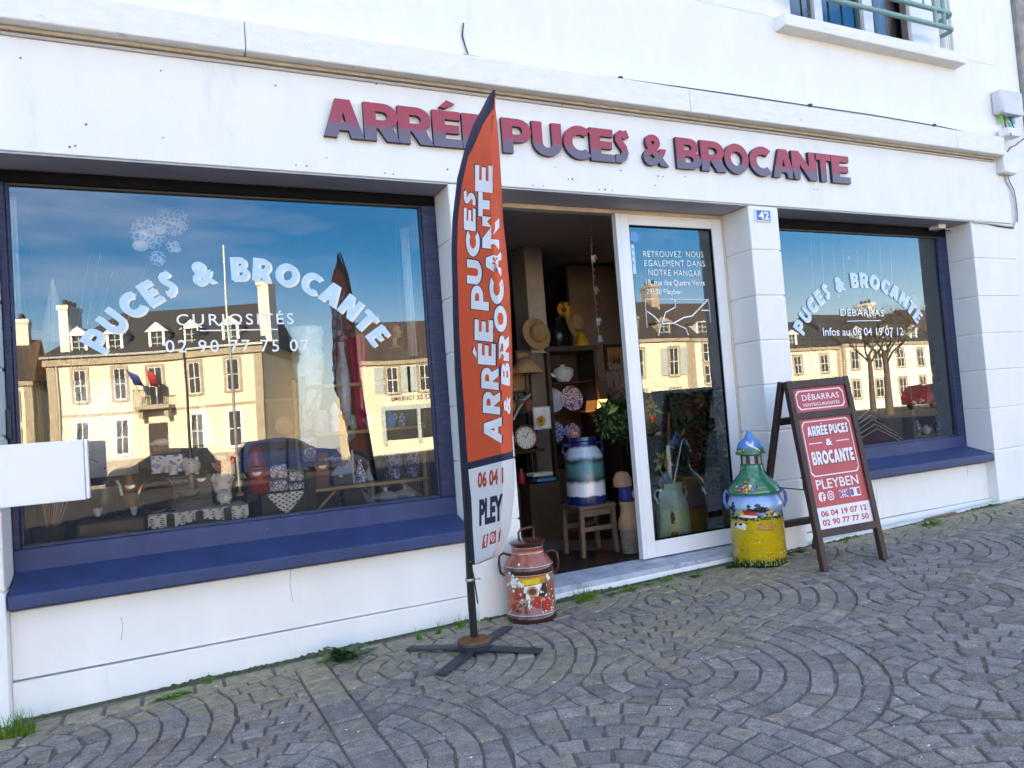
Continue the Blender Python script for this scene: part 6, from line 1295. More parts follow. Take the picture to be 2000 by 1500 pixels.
for k, (px, w, m_, tx, lb) in enumerate(((632, 32, 'book_red', 'rouge', 'upright wine red book with pale spine on the lower bamboo tier'), (664, 42, 'book_navy', 'Marmotte', 'upright dark picture book with blue mountain cover on the lower bamboo tier'))):
    c = onz(px, t2, .68); s_ = 4.98/FPX*1.08; bw, bh = w*s_, 62*s_; o = thing('book', lb, 'book', c); bm = MB().mat(m_); bm.box(c.x-bw/2, c.x+bw/2, .68, .71, t2, t2+bh); bm.build('cover', None, o, bevel=.002)
    bm = MB().mat('p_grey'); bm.box(c.x+bw/2+.001, c.x+bw/2+.014, .681, .709, t2, t2+bh-.002); bm.build('spine', None, o)
    bm = MB()
    if k: bm.mat('p_blue').add([(c.x-bw*.45, .6785, t2+bh*.30), (c.x+bw*.48, .6785, t2+bh*.30), (c.x+bw*.48, .6785, t2+bh*.72), (c.x+bw*.1, .6785, t2+bh*.52), (c.x-bw*.1, .6785, t2+bh*.58)], [(0, 1, 2, 3, 4)]); bm.mat('p_white').disc((c.x, .678, t2+bh*.27), .014, ry=.008)
    bm.mat('paper'); vs, f = fit(text('Marmotte' if k else 'Rouge', .01), c.x-bw*.4, c.x+bw*.35, t2+bh*.74, t2+bh*.86); bm.add([(u, .677, v) for u, v in vs], f); bm.build('cover_print', None, o)
VT('bud_vase', 'blue and white bell-shaped bottle vase beside the dark book', 'vase', 702, 25, 45, t2, .74, [(0, 0), (.8, 0), (.95, .08), (.9, .35), (.45, .68), (.28, .82), (.3, 1), (.2, 1)], 'delft_pattern'); VT('tea_bowl', 'black lacquer bowl stack on the lower bamboo tier', 'bowl', 738, 34, 40, t2, .76, [(0, 0), (.5, 0), (.6, .06), (1, .5), (.95, .52), (1, 1), (.9, 1), (.4, .5), (0, .45)], 'black_gloss')
for px, lb in ((768, 'cobalt blue vase with pale scrolls, left of a matching pair'), (802, 'cobalt blue vase with pale scrolls, right of a matching pair')):
    v_ = VT('cobalt_vase', lb, 'vase', px, 38, 64, t2, .78, [(0, 0), (.62, 0), (.68, .12), (.6, .2), (.85, .42), (1, .62), (.9, .78), (.55, .88), (.6, 1), (.5, 1)], 'cobalt_pattern', 'pair of cobalt vases'); c = ORG[v_.name]; bm = MB().mat('cobalt')
    for s_ in (-1, 1): bm.tube([c+Vector((s_*.048, 0, .20)), c+Vector((s_*.075, 0, .19)), c+Vector((s_*.075, 0, .16)), c+Vector((s_*.065, 0, .14))], .007, 6)
    bm.build('handle', None, v_)
for px, lb in ((749, 'white lidded tureen under the bamboo shelf, left one'), (787, 'white lidded tureen under the bamboo shelf, right one with blue band')):
    c = onz(px, PZ, .80); bm = MB().mat('porcelain'); bm.lathe([(0, 0), (.05, 0), (.075, .05), (.085, .08), (.09, .085), (.06, .11), (.02, .12), (.012, .135), (.016, .145), (0, .15)], c, 24); bm.mat('p_blue').lathe([(.078, .055), (.083, .072)], c+Vector((0, 0, .0)), 24); tag(bm.build('tureen', None, None, org=c), lb, 'tureen', 'white tureens')
bm = MB().mat('louvre')
for k in range(3):
    x0_ = W(650+k*45, 960, 1.0).x; bm.box(x0_, x0_+.015, 1.0, 1.03, PZ, 1.05); bm.box(x0_+.17, x0_+.185, 1.0, 1.03, PZ, 1.05)
    for q in range(9): bm.hexa([(x0_+.015, 1.0, PZ+.04*q), (x0_+.17, 1.0, PZ+.04*q), (x0_+.17, 1.03, PZ+.04*q+.02), (x0_+.015, 1.03, PZ+.04*q+.02), (x0_+.015, 1.0, PZ+.04*q+.006), (x0_+.17, 1.0, PZ+.04*q+.006), (x0_+.17, 1.03, PZ+.04*q+.026), (x0_+.015, 1.03, PZ+.04*q+.026)])
tag(bm.build('louvre_screen', None, None, org=W(710, 990, 1.0)), 'low grey louvred shutter standing behind the bamboo shelf', 'shutter')
# tall ornaments at the back right
V('pedestal_urn', 'tall white moulded plaster urn behind the bamboo shelf', 'urn', (575, 645, 640, 838), 1.12, [(0, 0), (.7, 0), (.7, .04), (.45, .1), (.5, .2), (.75, .35), (.8, .42), (.72, .46), (.85, .5), (.95, .72), (.86, .78), (.92, .82), (1, .95), (.95, 1), (.85, 1)], 'porcelain')
stand(bb(575, 645, 640, 838, 1.12)[0], .26, .24, PZ, 'dark plinth under the white plaster urn')
V('tall_vase', 'tall slim crimson glass vase before the dark curtain', 'vase', (688, 730, 655, 832), 1.05, [(0, 0), (.6, 0), (.55, .1), (.8, .6), (1, 1), (.92, 1)], 'pink_glass'); stand(bb(688, 730, 655, 832, 1.05)[0], .16, .16, PZ, 'dark plinth under the crimson glass vase')
c, r, h = bb(662, 690, 668, 832, .98); FV = thing('flower_vase', 'grey vase of coral pink roses beside the crimson vase', 'flower vase', c); bm = MB().mat('p_grey'); bm.lathe([(a*r, z*h) for a, z in BELLY], c, 20); bm.build('vase', None, FV); stand(c, .12, .12, PZ, 'dark plinth under the vase of coral roses')
rnd = random.Random(3)
for px, py in ((664, 652), (680, 640), (690, 655), (672, 662), (728, 630), (735, 620)):
    p = W(px, py, .98); bm = MB().mat('coral')
    for k in range(14): a = rnd.uniform(0, 6.28); el = rnd.uniform(-.2, 1.3); d = Vector((math.cos(a)*math.cos(el), math.sin(a)*math.cos(el), math.sin(el))); bm.ell(p+d*.018, .018, .018, .006, 8, 5, d.to_track_quat('Z', 'Y').to_matrix())
    bm.mat('leaf_dark').tube([p, p.lerp(c+Vector((0, 0, h)), .6)+Vector((0, 0, .01)), c+Vector((0, 0, h*.9))], .003, 5); bm.build('rose', None, FV)
# painted bust
p = W(772, 708, 1.0); s_ = (p-CAM).dot(_f)/FPX; BU = thing('portrait_bust', 'painted bust of a long-haired woman in a green dress looking right', 'bust', p)
def U(x, y, z): return p+Vector((x*s_, y*s_, z*s_))
bm = MB().mat('dress_green'); bm.ell(U(0, 0, 6), 38, 1, 1, 4, 3) if 0 else None
bm.lathe([(0, 0), (36*s_, 0), (36*s_, 4*s_), (30*s_, 20*s_), (18*s_, 27*s_)], p, 24); bm.build('dress', None, BU)
bm = MB().mat('skin_paint'); bm.lathe([(19*s_, 26*s_), (12*s_, 31*s_), (6.5*s_, 36*s_), (6*s_, 48*s_)], p, 18); bm.ell(U(4, -2, 60), 10.5*s_, 11*s_, 15*s_); bm.ell(U(14, -6, 58), 2.6*s_, 2.4*s_, 3.4*s_, 8, 6); bm.ell(U(11, -7, 50.5), 3*s_, 2.5*s_, 1.4*s_, 8, 6); bm.build('head', None, BU)
bm = MB().mat('hair_brown'); bm.ell(U(-3, 3, 64), 13.5*s_, 13*s_, 17*s_)
for k in range(9): a = 1.2+k*.42; bm.tube([U(-4+11*math.cos(a), 3+10*math.sin(a), 62), U(-8+13*math.cos(a), 3+11*math.sin(a), 42), U(-7+14*math.cos(a), 2+12*math.sin(a), 22)], [5*s_, 5*s_, 3*s_], 8)
bm.build('hair', None, BU)
bm = MB().mat('p_black'); 
for y_ in (-11.5, -8): bm.ell(U(9 if y_ < -10 else 13, y_, 62.5), 1.6*s_, 1*s_, .9*s_, 6, 4); bm.ell(U(9 if y_ < -10 else 13, y_, 65.5), 2.2*s_, 1*s_, .5*s_, 6, 4)
bm.build('eyes', None, BU); stand(p, .20, .14, PZ, 'dark plinth under the painted bust')
def drape(name, label, px0, px1, y, m, z0, z1, waves, amp, cat='curtain'):
    x0_, x1_ = W(px0, 650, y).x, W(px1, 650, y).x; n = 60; bm = MB().mat(m); vs = []
    for i in range(n+1): t_ = i/n; vs += [(x0_+(x1_-x0_)*t_, y+amp*math.sin(t_*waves*6.28), z0), (x0_+(x1_-x0_)*t_, y+amp*.7*math.sin(t_*waves*6.28+.4), z1)]
    bm.add(vs, [(2*i, 2*i+2, 2*i+3, 2*i+1) for i in range(n)]); return tag(bm.build(name, None, None, solid=.002, org=(x0_, y, z0), sharp=80), label, cat)
drape('curtain', 'dark red curtain hanging at the right side of the large window', 770, 880, 1.25, 'curtain_red', PZ+.01, 2.75, 7, .03)
drape('lace_strip', 'narrow white lace strip hanging at the left edge of the large window', 18, 44, .42, 'lace', 2.0, 2.66, 2, .01, 'lace cloth'); drape('lace_strip', 'narrow white lace strip hanging at the right of the large window', 796, 812, .8, 'lace', 1.75, 2.68, 2, .01, 'lace cloth')
MO = thing('paper_mobile', 'hanging blue and white mobile of patterned balls and pale discs above the window lettering', 'mobile', W(310, 410, .7))
for px, py, rp in ((290, 455, 30), (338, 430, 28), (338, 482, 12), (308, 505, 14)): q = W(px, py, .7); r_ = rp*.0034; bm = MB().mat('lace_ball'); bm.ell(q, r_, r_*.5, r_*1.05); bm.build('patterned_ball', None, MO)
for px, py, rp in ((274, 480, 13), (312, 450, 11), (322, 408, 12), (346, 488, 7)): q = W(px, py, .64); r_ = rp*.0034; bm = MB().mat('paper'); bm.ell(q, r_, r_*.3, r_*.8, 14, 8); bm.build('pale_disc', None, MO)
bm = MB().mat('paper'); bm.tube([W(310, 505, .7), W(312, 450, .7), W(312, 340, .7)], .002, 5); bm.build('thread', None, MO)
# ---- doorway
c = Vector((3.71, 2.15, 0)); CB = thing('display_cabinet', 'dark wooden glass-fronted cabinet holding plates, seen through the doorway', 'cabinet', (c.x, c.y, .14))
x0_, x1_, y0_, z1_ = 3.43, 4.0, 2.0, 1.86; bm = MB().mat('cabinet_wood'); bm.box(x0_, x0_+.035, y0_, y0_+.36, .14, z1_); bm.box(x1_-.035, x1_, y0_, y0_+.36, .14, z1_); bm.box(x0_-.02, x1_+.02, y0_-.02, y0_+.36, z1_, z1_+.05); bm.box(x0_+.035, x1_-.035, y0_, y0_+.35, .14, .72); bm.box(x0_+.035, x1_-.035, y0_+.34, y0_+.36, .72, z1_); bm.build('carcass', None, CB, bevel=.004)
for z in (.95, 1.25, 1.55): bm = MB().mat('cabinet_wood'); bm.box(x0_+.036, x1_-.036, y0_+.05, y0_+.33, z, z+.015); bm.build('shelf', None, CB)
bm = MB().mat('glass_clear'); bm.add([(x0_+.035, y0_+.01, .74), (x1_-.035, y0_+.01, .74), (x1_-.035, y0_+.01, z1_-.01), (x0_+.035, y0_+.01, z1_-.01)], [(0, 1, 2, 3)]); bm.build('pane', None, CB)
for k, (x, z, r_, lb) in enumerate(((3.60, .965, .11, 'pale blue plate on the lower cabinet shelf'), (3.82, 1.265, .13, 'blue and white plate at the right of the middle cabinet shelf'), (3.60, 1.265, .125, 'grey blue plate at the left of the middle cabinet shelf'), (3.80, .965, .09, 'small patterned saucer on the lower cabinet shelf'))):
    q = Vector((x, 2.28, z+r_)); bm = MB().mat('delft_pattern' if k != 2 else 'delft'); bm.lathe([(0, .012), (r_*.6, .012), (r_, .028), (r_, .020), (r_*.6, 0), (0, 0)], q, 30, tilt=Matrix.Rotation(R(78), 3, 'X')); tag(bm.build('plate', None, None, org=q-Vector((0, 0, r_))), lb, 'plate', 'plates in the cabinet')
q = Vector((3.74, 2.25, 1.565)); bm = MB().mat('porcelain'); bm.lathe([(0, 0), (.05, 0), (.10, .06), (.11, .12), (.08, .15), (.03, .16), (.02, .18), (0, .185)], q, 20); bm.tube([q+Vector((-.1, 0, .06)), q+Vector((-.15, 0, .10)), q+Vector((-.16, 0, .14))], [.015, .012, .009], 8); tag(bm.build('tureen', None, None, org=q), 'pale china tureen with spout on the top cabinet shelf', 'tureen')
V('amber_vase', 'small amber yellow glass vase on top of the cabinet', 'vase', (1121, 1153, 650, 682), 2.1, [(0, 0), (.9, 0), (1, .15), (.75, .55), (.4, .9), (.35, 1), (.28, 1)], 'amber')
c, r, h = bb(1072, 1112, 622, 684, 2.12); SV = thing('flower_vase', 'dark glazed vase with a single sunflower on top of the cabinet', 'flower vase', c); bm = MB().mat('black_gloss'); bm.lathe([(a*r, z*h) for a, z in BELLY], c, 20); bm.build('vase', None, SV)
p = W(1100, 605, 2.08); bm = MB().mat('sunflower')
for k in range(16): a = k*.393; d = Vector((math.cos(a), -.25, math.sin(a))).normalized(); bm.ell(p+d*.055, .035, .012, .005, 8, 5, d.to_track_quat('X', 'Y').to_matrix())
bm.mat('hair_brown'); bm.ell(p+Vector((0, -.01, 0)), .03, .015, .03, 12, 8); bm.mat('leaf_dark').tube([p, c+Vector((0, 0, h*.9))], .006, 6); bm.build('sunflower', None, SV)
def hat(px, py, y, n, lb):
    p = W(px, py, y); Q = Vector(n).normalized().to_track_quat('Z', 'Y').to_matrix(); o = thing('straw_hat', lb, 'hat', p, 'straw hats')
    bm = MB().mat('straw'); bm.lathe([(.155, .0), (.16, .004), (.09, .008), (.085, .07), (.07, .085), (0, .09)], p, 30, tilt=Q); bm.build('crown', None, o, sharp=60); bm = MB().mat('hair_brown'); bm.lathe([(.089, .010), (.0885, .032)], p, 30, tilt=Q); bm.build('band', None, o)
hat(1048, 652, 1.96, (.15, -1, .2), 'brown straw boater hung on the pale column'); hat(1120, 632, 2.2, (.5, -.8, .2), 'paler straw hat leaning behind the sunflower vase')
c, r, h = bb(1003, 1050, 692, 730, 1.9); c.x = max(c.x, 3.1); SL = thing('standard_lamp', 'floor lamp with beige conical shade beside the column', 'lamp', (c.x, c.y, .14)); bm = MB().mat('straw'); bm.lathe([(.17, 0), (.03, .16)], c, 24); bm.build('lamp_shade', None, SL, solid=.003); bm = MB().mat('pan_dark'); bm.lathe([(.10, .14-c.z), (.10, .17-c.z), (.012, .2-c.z), (.012, .1), (0, .1)], c, 14); bm.build('stand', None, SL)
c, r, h = bb(1168, 1194, 772, 803, 1.9); TL = thing('table_lamp', 'small lit table lamp with warm orange shade right of the cabinet', 'lamp', c-Vector((0, 0, .13))); emit_mat('lit_shade', (1, .42, .14), 1.1); bm = MB().mat('lit_shade'); bm.lathe([(.075, 0), (.055, .115)], c, 24); bm.build('lamp_shade', None, TL, solid=.002); bm = MB().mat('terracotta'); bm.lathe([(0, -.13), (.04, -.13), (.045, -.06), (.02, -.02), (.012, .04), (0, .04)], c, 16); bm.build('base', None, TL)
bm = MB().mat('cabinet_wood'); bm.box(4.02, 4.6, 1.75, 2.15, .14, c.z-.131); tag(bm.build('side_table', None, None, bevel=.006, org=(4.3, 1.95, .14)), 'dark sideboard under the lit table lamp', 'sideboard')
q0, q1 = W(1186, 722, 2.6), W(1214, 678, 2.6); PF = thing('framed_print', 'small dark framed sepia print of ships above the lit lamp', 'picture', q0); bm = MB().mat('cabinet_wood'); bm.box(q0.x-.03, q0.x, 2.57, 2.6, q0.z-.03, q1.z+.03); bm.box(q1.x, q1.x+.03, 2.57, 2.6, q0.z-.03, q1.z+.03); bm.box(q0.x, q1.x, 2.57, 2.6, q0.z-.03, q0.z); bm.box(q0.x, q1.x, 2.57, 2.6, q1.z, q1.z+.03); bm.build('frame', None, PF); bm = MB().mat('straw'); bm.box(q0.x, q1.x, 2.585, 2.60, q0.z, q1.z); bm.build('print', None, PF); bm = MB().mat('hair_brown')
for k in range(4): x = q0.x+(q1.x-q0.x)*(.25+.16*k); bm.prism([(x-.02, q0.z+.06), (x+.02, q0.z+.06), (x, q0.z+.16+.02*(k % 2))], -.002, 'y', (0, 2.5845, 0))
bm.build('ship_marks', None, PF); bm = MB().mat('wall_in'); bm.box(4.1, 5.2, 2.605, 2.66, .14, 2.85); tag(bm.build('partition', None, None, org=(4.6, 2.63, .14)), 'dark partition wall carrying the framed sepia print', 'partition')
bm = MB().mat('pampas'); rnd = random.Random(6); c = Vector((4.08, 1.72, 1.15))
for k in range(260): t_ = rnd.random(); a = rnd.uniform(0, 6.28); q = c+Vector((-.10+.26*t_+rnd.gauss(0, .06), rnd.gauss(0, .05), .36*(1-t_)+rnd.gauss(0, .07)+.12)); d = Vector((rnd.gauss(0, .5), rnd.gauss(0, .4), 1)).normalized()*.07; bm.tube([q, q+d*.5+Vector((.01, 0, 0)), q+d+Vector((.03, 0, -.01))], [.006, .004, .001], 4, False)
bm.tube([(4.1, 1.75, .8), c+Vector((0, 0, .2))], .006, 5); tag(bm.build('pampas_grass', None, None, org=(4.1, 1.75, .8)), 'fluffy pale pampas grass plume near the lit lamp', 'dried grass')
CL = thing('wall_clock', 'round dial clock with brass rim at the left of the doorway', 'clock', W(1024, 870, 1.6)); p = W(1026, 855, 1.6); bm = MB().mat('copper'); bm.lathe([(.105, .0), (.115, .02), (.10, .03), (.095, .015)], p, 30, tilt=Matrix.Rotation(R(90), 3, 'X')); bm.build('rim', None, CL); bm = MB().mat('paper'); bm.disc(p+Vector((0, -.012, 0)), .097, seg=30); bm.mat('p_black'); bm.bar(p+Vector((0, -.015, 0)), p+Vector((.03, -.015, .05)), .006, .002, (0, 1, 0)); bm.bar(p+Vector((0, -.015, 0)), p+Vector((-.03, -.015, .02)), .006, .002, (0, 1, 0))
for k in range(12): a = k*.5236; bm.bar(p+Vector((math.cos(a)*.075, -.014, math.sin(a)*.075)), p+Vector((math.cos(a)*.09, -.014, math.sin(a)*.09)), .006, .002, (0, 1, 0))
bm.build('dial', None, CL)
q0, q1 = W(1044, 840, 1.5), W(1074, 793, 1.5); MR = thing('framed_card', 'white framed card with a yellow sunflower in the doorway', 'picture', q0); bm = MB().mat('p_grey'); bm.box(q0.x, q1.x, 1.5, 1.52, q0.z, q1.z); bm.build('frame', None, MR); bm = MB().mat('paper'); bm.box(q0.x+.01, q1.x-.01, 1.497, 1.499, q0.z+.01, q1.z-.01); bm.build('card', None, MR); bm = MB().mat('sunflower'); p = W(1056, 822, 1.47)
for k in range(14): a = k*.449; d = Vector((math.cos(a), -.2, math.sin(a))).normalized(); bm.ell(p+d*.03, .02, .008, .004, 8, 5, d.to_track_quat('X', 'Y').to_matrix())
bm.mat('hair_brown').ell(p, .017, .010, .017, 10, 6); bm.build('sunflower', None, MR)
SH_ = thing('dresser', 'dark dresser crowded with glassware left of the cabinet', 'dresser', (2.95, 1.95, .14)); bm = MB().mat('cabinet_wood'); bm.box(2.35, 3.2, 1.75, 2.15, .14, .62); bm.box(2.35, 3.2, 1.75, 2.15, .92, .95); bm.box(2.35, 3.2, 2.1, 2.15, .95, 1.7); bm.build('carcass', None, SH_, bevel=.004); bm = MB().mat('cabinet_wood'); bm.box(2.36, 3.19, 1.80, 2.1, 1.28, 1.30); bm.build('shelf', None, SH_)
rnd = random.Random(8)
for k in range(9):
    z = (.951, 1.301)[k % 2]; x = 2.72+.055*k; hh = rnd.uniform(.12, .22); bm = MB().mat(('p_grey', 'delft', 'black_gloss')[k % 3]); bm.lathe([(0, 0), (.03, 0), (.006, .02), (.006, hh*.5), (.035, hh*.7), (.03, hh), (.027, hh)], (x, 1.86, z), 16); tag(bm.build('goblet', None, None, org=(x, 1.86, z)), ['stemmed glass standing on the lower dresser board', 'stemmed glass standing on the upper dresser shelf'][k % 2], 'goblet', ['glasses on the lower dresser board', 'glasses on the upper dresser shelf'][k % 2])
boxthing('toy_box', 'white and red box with oval labels low in the dark doorway', 'box', (1042, 1080, 921, 932), 1.6, .15, 'paper'); boxthing('toy_box', 'turquoise box under the white labelled box', 'box', (1050, 1086, 932, 942), 1.58, .15, 'azure_glass')
bm = MB().mat('cabinet_wood'); q = W(1060, 943, 1.58); bm.box(q.x-.15, q.x+.15, 1.55, 1.74, .14, q.z-.002); tag(bm.build('stool', None, None, org=(q.x, 1.65, .14)), 'dark low chest under the turquoise box', 'chest')
MB_ = MB().mat('zinc'); pts = [(1002, 820), (1012, 800), (1025, 780), (1036, 770)]; MB_.tube([W(x, y, 1.7) for x, y in pts], .012, 8); MB_.lathe([(0, 0), (.03, .01), (.05, .04), (.048, .045), (0, .02)], W(1016, 790, 1.68), 14); tag(MB_.build('metal_mincer', None, None, org=W(1012, 800, 1.7)), 'shiny metal mincer parts at the left of the doorway', 'mincer')
BD = thing('bead_garland', 'hanging string of red beads, small elephants and a bell in the doorway', 'garland', W(1154, 455, .9)); bm = MB().mat('zinc'); pts = [W(1154, 440, .9), W(1156, 500, .9), W(1160, 560, .9), W(1165, 620, .9), W(1172, 668, .9)]; bm.tube(pts, .003, 5); bm.build('string', None, BD)
for px, py in ((1155, 465), (1155.5, 478), (1160, 527), (1160.5, 540), (1165, 593), (1165.5, 604)): bm = MB().mat('p_red'); bm.ell(W(px, py, .9), .014, .014, .011, 12, 8); bm.build('bead', None, BD)
for px, py, m_ in ((1158, 503, 'paper'), (1163, 566, 'clay'), (1168, 626, 'p_grey')): bm = MB().mat(m_); q = W(px, py, .9); bm.ell(q, .020, .012, .022, 10, 8); bm.ell(q+Vector((.016, 0, .012)), .012, .010, .013, 8, 6); bm.tube([q+Vector((.026, 0, .012)), q+Vector((.032, 0, -.008)), q+Vector((.038, 0, -.012))], .004, 5); bm.lathe([(.006, 0), (.007, -.03)], q+Vector((-.01, 0, -.01)), 6); bm.lathe([(.006, 0), (.007, -.03)], q+Vector((.01, 0, -.01)), 6); bm.build('elephant_charm', None, BD)
bm = MB().mat('p_grey'); bm.lathe([(.006, .03), (.016, .02), (.022, -.015), (.026, -.025)], W(1172, 662, .9), 16); bm.build('bell', None, BD)
# stool and blue churn
fz = .14; ST = thing('wooden_stool', 'worn brown wooden stool carrying the blue seascape churn', 'stool', (3.15, .85, fz)); zs_ = W(1170, 980, .80).z; xa, xb = W(1131, 980, .66).x, W(1203, 978, .66).x; ya, yb_ = .66, .98
M('stool_wood', (.13, .075, .05), .7, var=.3, scale=8, bump=.2); bm = MB().mat('stool_wood'); bm.box(xa, xb, ya, yb_, zs_-.03, zs_); bm.build('seat', None, ST, bevel=.004)
for x in (xa+.025, xb-.025):
    for y in (ya+.025, yb_-.025): bm = MB().mat('stool_wood'); bm.bar((x, y, zs_-.03), (x+(.012 if x > (xa+xb)/2 else -.012), y, fz), .036, .036, (0, 1, 0)); bm.build('leg', None, ST, bevel=.003)
bm = MB().mat('stool_wood')
for y in (ya+.025, yb_-.025): bm.box(xa+.045, xb-.045, y-.012, y+.012, zs_-.085, zs_-.035); bm.box(xa+.04, xb-.04, y-.01, y+.01, zs_-.20, zs_-.165)
bm.build('rail', None, ST, bevel=.002)
c = Vector(((xa+xb)/2, (ya+yb_)/2, zs_+.001)); hB = W(1166, 852, .70).z-c.z; rB = .155
ramp_mat('churn_blue', [(0, (.008, .015, .10)), (.12, (.008, .015, .10)), (.135, (.62, .66, .72)), (.30, (.55, .60, .66)), (.36, (.02, .03, .035)), (.44, (.05, .16, .17)), (.58, (.04, .20, .19)), (.66, (.02, .025, .03)), (.72, (.36, .48, .58)), (.84, (.40, .52, .62)), (.87, (.008, .015, .10)), (1, (.008, .015, .10))], 'Z', .25, .10, 9., coat=.5, lo=0, hi=hB)
bm = MB().mat('churn_blue'); bm.lathe([(0, 0), (rB, 0), (rB*1.02, .02), (rB*1.0, .06), (rB, hB*.70), (rB*.85, hB*.80), (rB*.68, hB*.86), (rB*.66, hB*.93), (rB*.74, hB*.95), (rB*.72, hB), (0, hB)], c, 36); o = bm.build('milk_churn', None, None, org=c, sharp=50); tag(o, 'navy blue milk churn painted with breaking waves, on the wooden stool', 'milk churn'); bm = MB().mat('cobalt')
for s_ in (-1, 1): bm.tube([c+Vector((s_*rB*.7, 0, hB*.88)), c+Vector((s_*rB*1.15, 0, hB*.9)), c+Vector((s_*rB*1.2, 0, hB*.8)), c+Vector((s_*rB*.98, 0, hB*.72))], .009, 8)
bm.build('handle', None, o)
# torso vase, basket and hat stand at the leaf edge
c = Vector((3.27, .58, fz)); bm = MB().mat('wicker'); rr = .078
for k in range(9): bm.lathe([(rr*(.85+.02*k), k*.022), (rr*(.92+.02*k), k*.022+.011), (rr*(.87+.02*k), k*.022+.021)], c, 24)
bm.lathe([(0, .01), (rr*.85, .01)], c, 20); tag(bm.build('wicker_basket', None, None, org=c), 'round grey wicker basket on the tiled floor beside the door leaf', 'basket')
q = c+Vector((0, 0, .200)); bm = MB().mat('clay'); bm.lathe([(0, -.05), (.07, -.05), (.085, 0), (.088, .04), (.065, .10), (.058, .15), (.068, .19), (.064, .20), (.0, .19)], q, 24); tag(bm.build('clay_vase', None, None, org=q), 'curvy terracotta torso-shaped vase standing in the wicker basket', 'vase')
q = q+Vector((0, .02, .191)); bm = MB().mat('cobalt'); bm.lathe([(0, 0), (.05, 0), (.062, .05), (.05, .10), (.055, .12), (0, .12)], q, 20); o = bm.build('flower_pot', None, None, org=q); tag(o, 'deep blue pot with one pink flower on the terracotta vase', 'pot'); bm = MB().mat('pig_pink')
for k in range(6): a = k*1.05; bm.ell(q+Vector((.05+.018*math.cos(a), -.05, .06+.018*math.sin(a))), .013, .006, .013, 8, 5)
bm.build('flower', None, o); bm = MB().mat('clay'); bm.lathe([(0, 0), (.07, 0), (.072, .06), (.045, .11), (0, .12)], q+Vector((0, .03, .121)), 20); tag(bm.build('clay_bell', None, None, org=q+Vector((0, .03, .121))), 'tan terracotta dome pot above the deep blue pot', 'pot')
# mint churn with umbrellas behind the leaf
c = Vector((3.72, .62, fz)); zt2 = W(1310, 946, .5).z; hM = zt2-fz; rM = .135; MP = [(0, 0), (rM, 0), (rM*1.02, .02), (rM*.98, hM*.6), (rM*.9, hM*.7), (rM*.7, hM*.82), (rM*.68, hM*.94), (rM*.74, hM*.96), (rM*.74, hM), (rM*.66, hM)]
bm = MB().mat('mint'); bm.lathe(MP, c, 36); o = bm.build('milk_churn', None, None, org=c, sharp=50); tag(o, 'mint green milk churn used as umbrella stand behind the door glass', 'milk churn'); bm = MB().mat('mint')
for s_ in (-1, 1): bm.tube([c+Vector((s_*rM*.72, 0, hM*.9)), c+Vector((s_*rM*1.12, 0, hM*.9)), c+Vector((s_*rM*1.18, 0, hM*.8)), c+Vector((s_*rM*.95, 0, hM*.68))], .010, 8)
bm.build('handle', None, o); bm = MB(); va = math.degrees(math.atan2(CAM.y-c.y, CAM.x-c.x)); f2 = on_lathe(MP, c, .002)
for m_, sh in (('p_navy', poly2((-6, .18), (8, .18), (6, .26), (-2, .285), (-8, .25))), ('p_yellow', circ2(6, .19, 7, 10, .016)), ('p_red', poly2((-14, .05), (14, .05), (12, .11), (-10, .11))), ('p_yellow', circ2(1, .115, 7, 10, .010))): bm.mat(m_); vs, f = cut(sh, 2); bm.add([f2(va+u, v) for u, v in vs], f)
bm.build('painted_flower', None, o)
def umb(px0, py0, px1, py1, m, lb, cloth=None, hook=False, w=.011):
    a = c+Vector((random.uniform(-.05, .05), random.uniform(-.03, .03), hM*.7)); y = .62; e = W(px1, py1, y); o = thing('umbrella', lb, 'umbrella', a, 'umbrellas and canes in the mint churn'); bm = MB().mat(m); pts = [a, e]
    if hook: d = Vector((1, 0, 0)); pts += [e+Vector((.01, 0, .03)), e+Vector((.035, 0, .05)), e+Vector((.06, 0, .035)), e+Vector((.065, 0, .0))]
    bm.tube(pts, w, 8); bm.build('shaft', None, o)
    if cloth: bm = MB().mat(cloth); q = W(px0, py0, y); b_ = a.lerp(q, .9); bm.tube([a.lerp(b_, .1), a.lerp(b_, .7), b_], [.03, .042, .015], 10); bm.build('cloth', None, o)
umb(1296, 915, 1304, 870, 'paper', 'pale-handled blue umbrella in the mint churn', 'umbrella_blue', w=.016); umb(1280, 925, 1280, 895, 'zinc', 'furled violet umbrella with steel tip in the mint churn', 'umbrella_violet', w=.006); umb(0, 0, 1306, 806, 'terracotta', 'long reddish walking stick in the mint churn'); umb(0, 0, 1330, 870, 'zinc', 'thin steel hooked cane in the mint churn', None, True, .006)
bm = MB().mat('card_brown'); bm.box(3.86, 4.10, .62, .86, fz, fz+.52); tag(bm.build('paper_sack', None, None, bevel=.02, org=(3.98, .74, fz)), 'brown paper sack on the floor right of the mint churn', 'sack')
